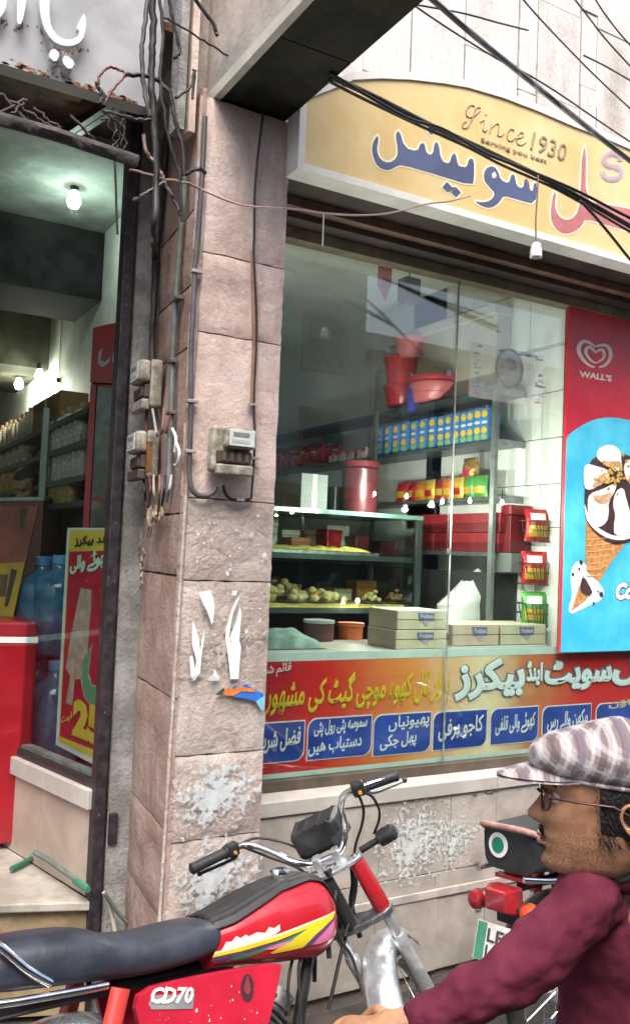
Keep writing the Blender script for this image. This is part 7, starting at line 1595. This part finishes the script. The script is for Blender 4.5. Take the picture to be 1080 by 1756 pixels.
    chain([pel - V((0, 0, .02)), belly + Fb*.004, chest, (sL+sR)/2 + V((0, 0, .006)), neck0 - V((0, 0, .012)) - Fb*.004], [.120, .105, .108, .080, .058], Vv, E_, R_)
    mL = sL.lerp(eL, .5); fm = eL.lerp(wL, .5)
    chain([sL + V((0, 0, .004)), mL + V((0, 0, -.005)), eL + V((.0, 0, -.004)), fm + V((0, 0, -.003)), wL - (wL-eL).normalized()*.012], [.056, .052, .048, .043, .037], Vv, E_, R_, 3)
    chain([sR, eR, wR - (wR-eR).normalized()*.012], [.056, .050, .042], Vv, E_, R_, 3)
    sh_ = skin_obj('shirt', Vv, E_, R_, 0, kurta, p, 4)
    tx = bpy.data.textures.new('folds', 'CLOUDS'); tx.noise_scale = .070; tx.noise_depth = 2
    dm = sh_.modifiers.new('folds', 'DISPLACE'); dm.texture = tx; dm.strength = .026; tx2 = bpy.data.textures.new('creases', 'CLOUDS'); tx2.noise_scale = .022; dm2 = sh_.modifiers.new('creases', 'DISPLACE'); dm2.texture = tx2; dm2.strength = .007; dm2.texture_coords = 'GLOBAL'; dm.mid_level = .5; dm.texture_coords = 'GLOBAL'
    # open collar, dark inner scarf at the neck, cuffs and trousers
    g = G(); c0 = neck0 + V((0, 0, .012)); rings = []
    for k in range(5):
        q = k/4; rings.append([c0 + Fb*(.066+.006*q)*cos(a) + Lb*(.066+.006*q)*sin(a) + V((0, 0, -.022+.040*sin(pi*q*.55) - .024*max(0, cos(a)))) for a in [radians(25)+radians(310)*i/22 for i in range(23)]])
    g.loft(rings, closed=False, caps=False); o = build(g, 'collar', kurta, p, 70); m_ = o.modifiers.new('t', 'SOLIDIFY'); m_.thickness = .004
    g = G(); q = catmull([c0 + Fb*.060*cos(a) + Lb*.060*sin(a) + V((0, 0, .008 - .014*cos(a))) for a in [2*pi*i/12 for i in range(12)]], 3, True); g.tube(q+[q[0]], .016, 8); build(g, 'neck_scarf', M('dark_olive_cloth', (.055, .055, .045), .9, var=.3, bump=.4), p, 70)
    Vv, E_, R_ = [], [], []
    Vv.append(pel - V((0, 0, .03))); R_.append((.135, .115))
    for k_, a_, s_ in ((kL, aL, 1), (kR, aR, -1)): chain([pel + Lb*.09*s_ - V((0, 0, .03)), k_, a_ + V((0, 0, .05))], [.105, .075, .056], Vv, E_, R_, 0)
    skin_obj('trousers', Vv, E_, R_, 0, M('grey_trousers', (.12, .12, .13), .9, var=.15), p, 2)
    return p
rider()
def keeper():
    c = ad(47, 838, 5.55); p = thing('person', 'dark haired shopkeeper bending behind the sales counter in the left shop', 'person', (c.x, c.y, FZ))
    d = V((-.7, -.7, 0)); s = V((.7, -.7, 0)); nk = c + V((.04, .05, -.13)); ch = nk + V((.05, .07, -.22)); pl_ = V((ch.x+.05, ch.y+.08, FZ+.78))
    Vv, E_, R_ = [], [], []
    chain([pl_, ch, nk, c + V((.01, .01, -.04))], [.13, .14, .055, .055], Vv, E_, R_)
    for k in (1, -1):
        sh_ = nk + s*.17*k - V((0, 0, .06)); i = chain([sh_, sh_ + d*.10 - V((0, 0, .26)), sh_ + d*.32 - V((0, 0, .33))], [.05, .04, .03], Vv, E_, R_, 2)
        hand(Vv, E_, R_, i, d, -s*k, V((0, 0, 1))); chain([pl_ + s*.09*k, pl_ + s*.10*k + d*.03 - V((0, 0, .38)), pl_ + s*.10*k - V((0, 0, .74)), pl_ + s*.10*k + d*.14 - V((0, 0, .765))], [.085, .06, .04, .035], Vv, E_, R_, 0)
    skin_obj('body', Vv, E_, R_, 0, skin, p, 1)
    f_ = (d.normalized()*.9 - V((0, 0, .42))).normalized(); l_ = V((0, 0, 1)).cross(f_).normalized(); u_ = f_.cross(l_); Hk = Matrix((f_, l_, u_)).transposed()
    build(head_mesh(Hk, c, p), 'head', skin, p, 80)
    g = G(); g.ell(c + u_*.045 - f_*.018, .108, .083, .092, 18, R=Hk); build(g, 'hair', hair, p, 80)
    Vv, E_, R_ = [], [], []; chain([pl_ - V((0, 0, .05)), ch, nk - V((0, 0, .05))], [.155, .165, .09], Vv, E_, R_)
    for k in (1, -1): sh_ = nk + s*.17*k - V((0, 0, .06)); chain([sh_, sh_ + d*.10 - V((0, 0, .26))], [.07, .058], Vv, E_, R_, 2)
    skin_obj('shirt', Vv, E_, R_, 0, M('shopkeeper_shirt', (.10, .09, .10), .9), p, 2)
keeper()
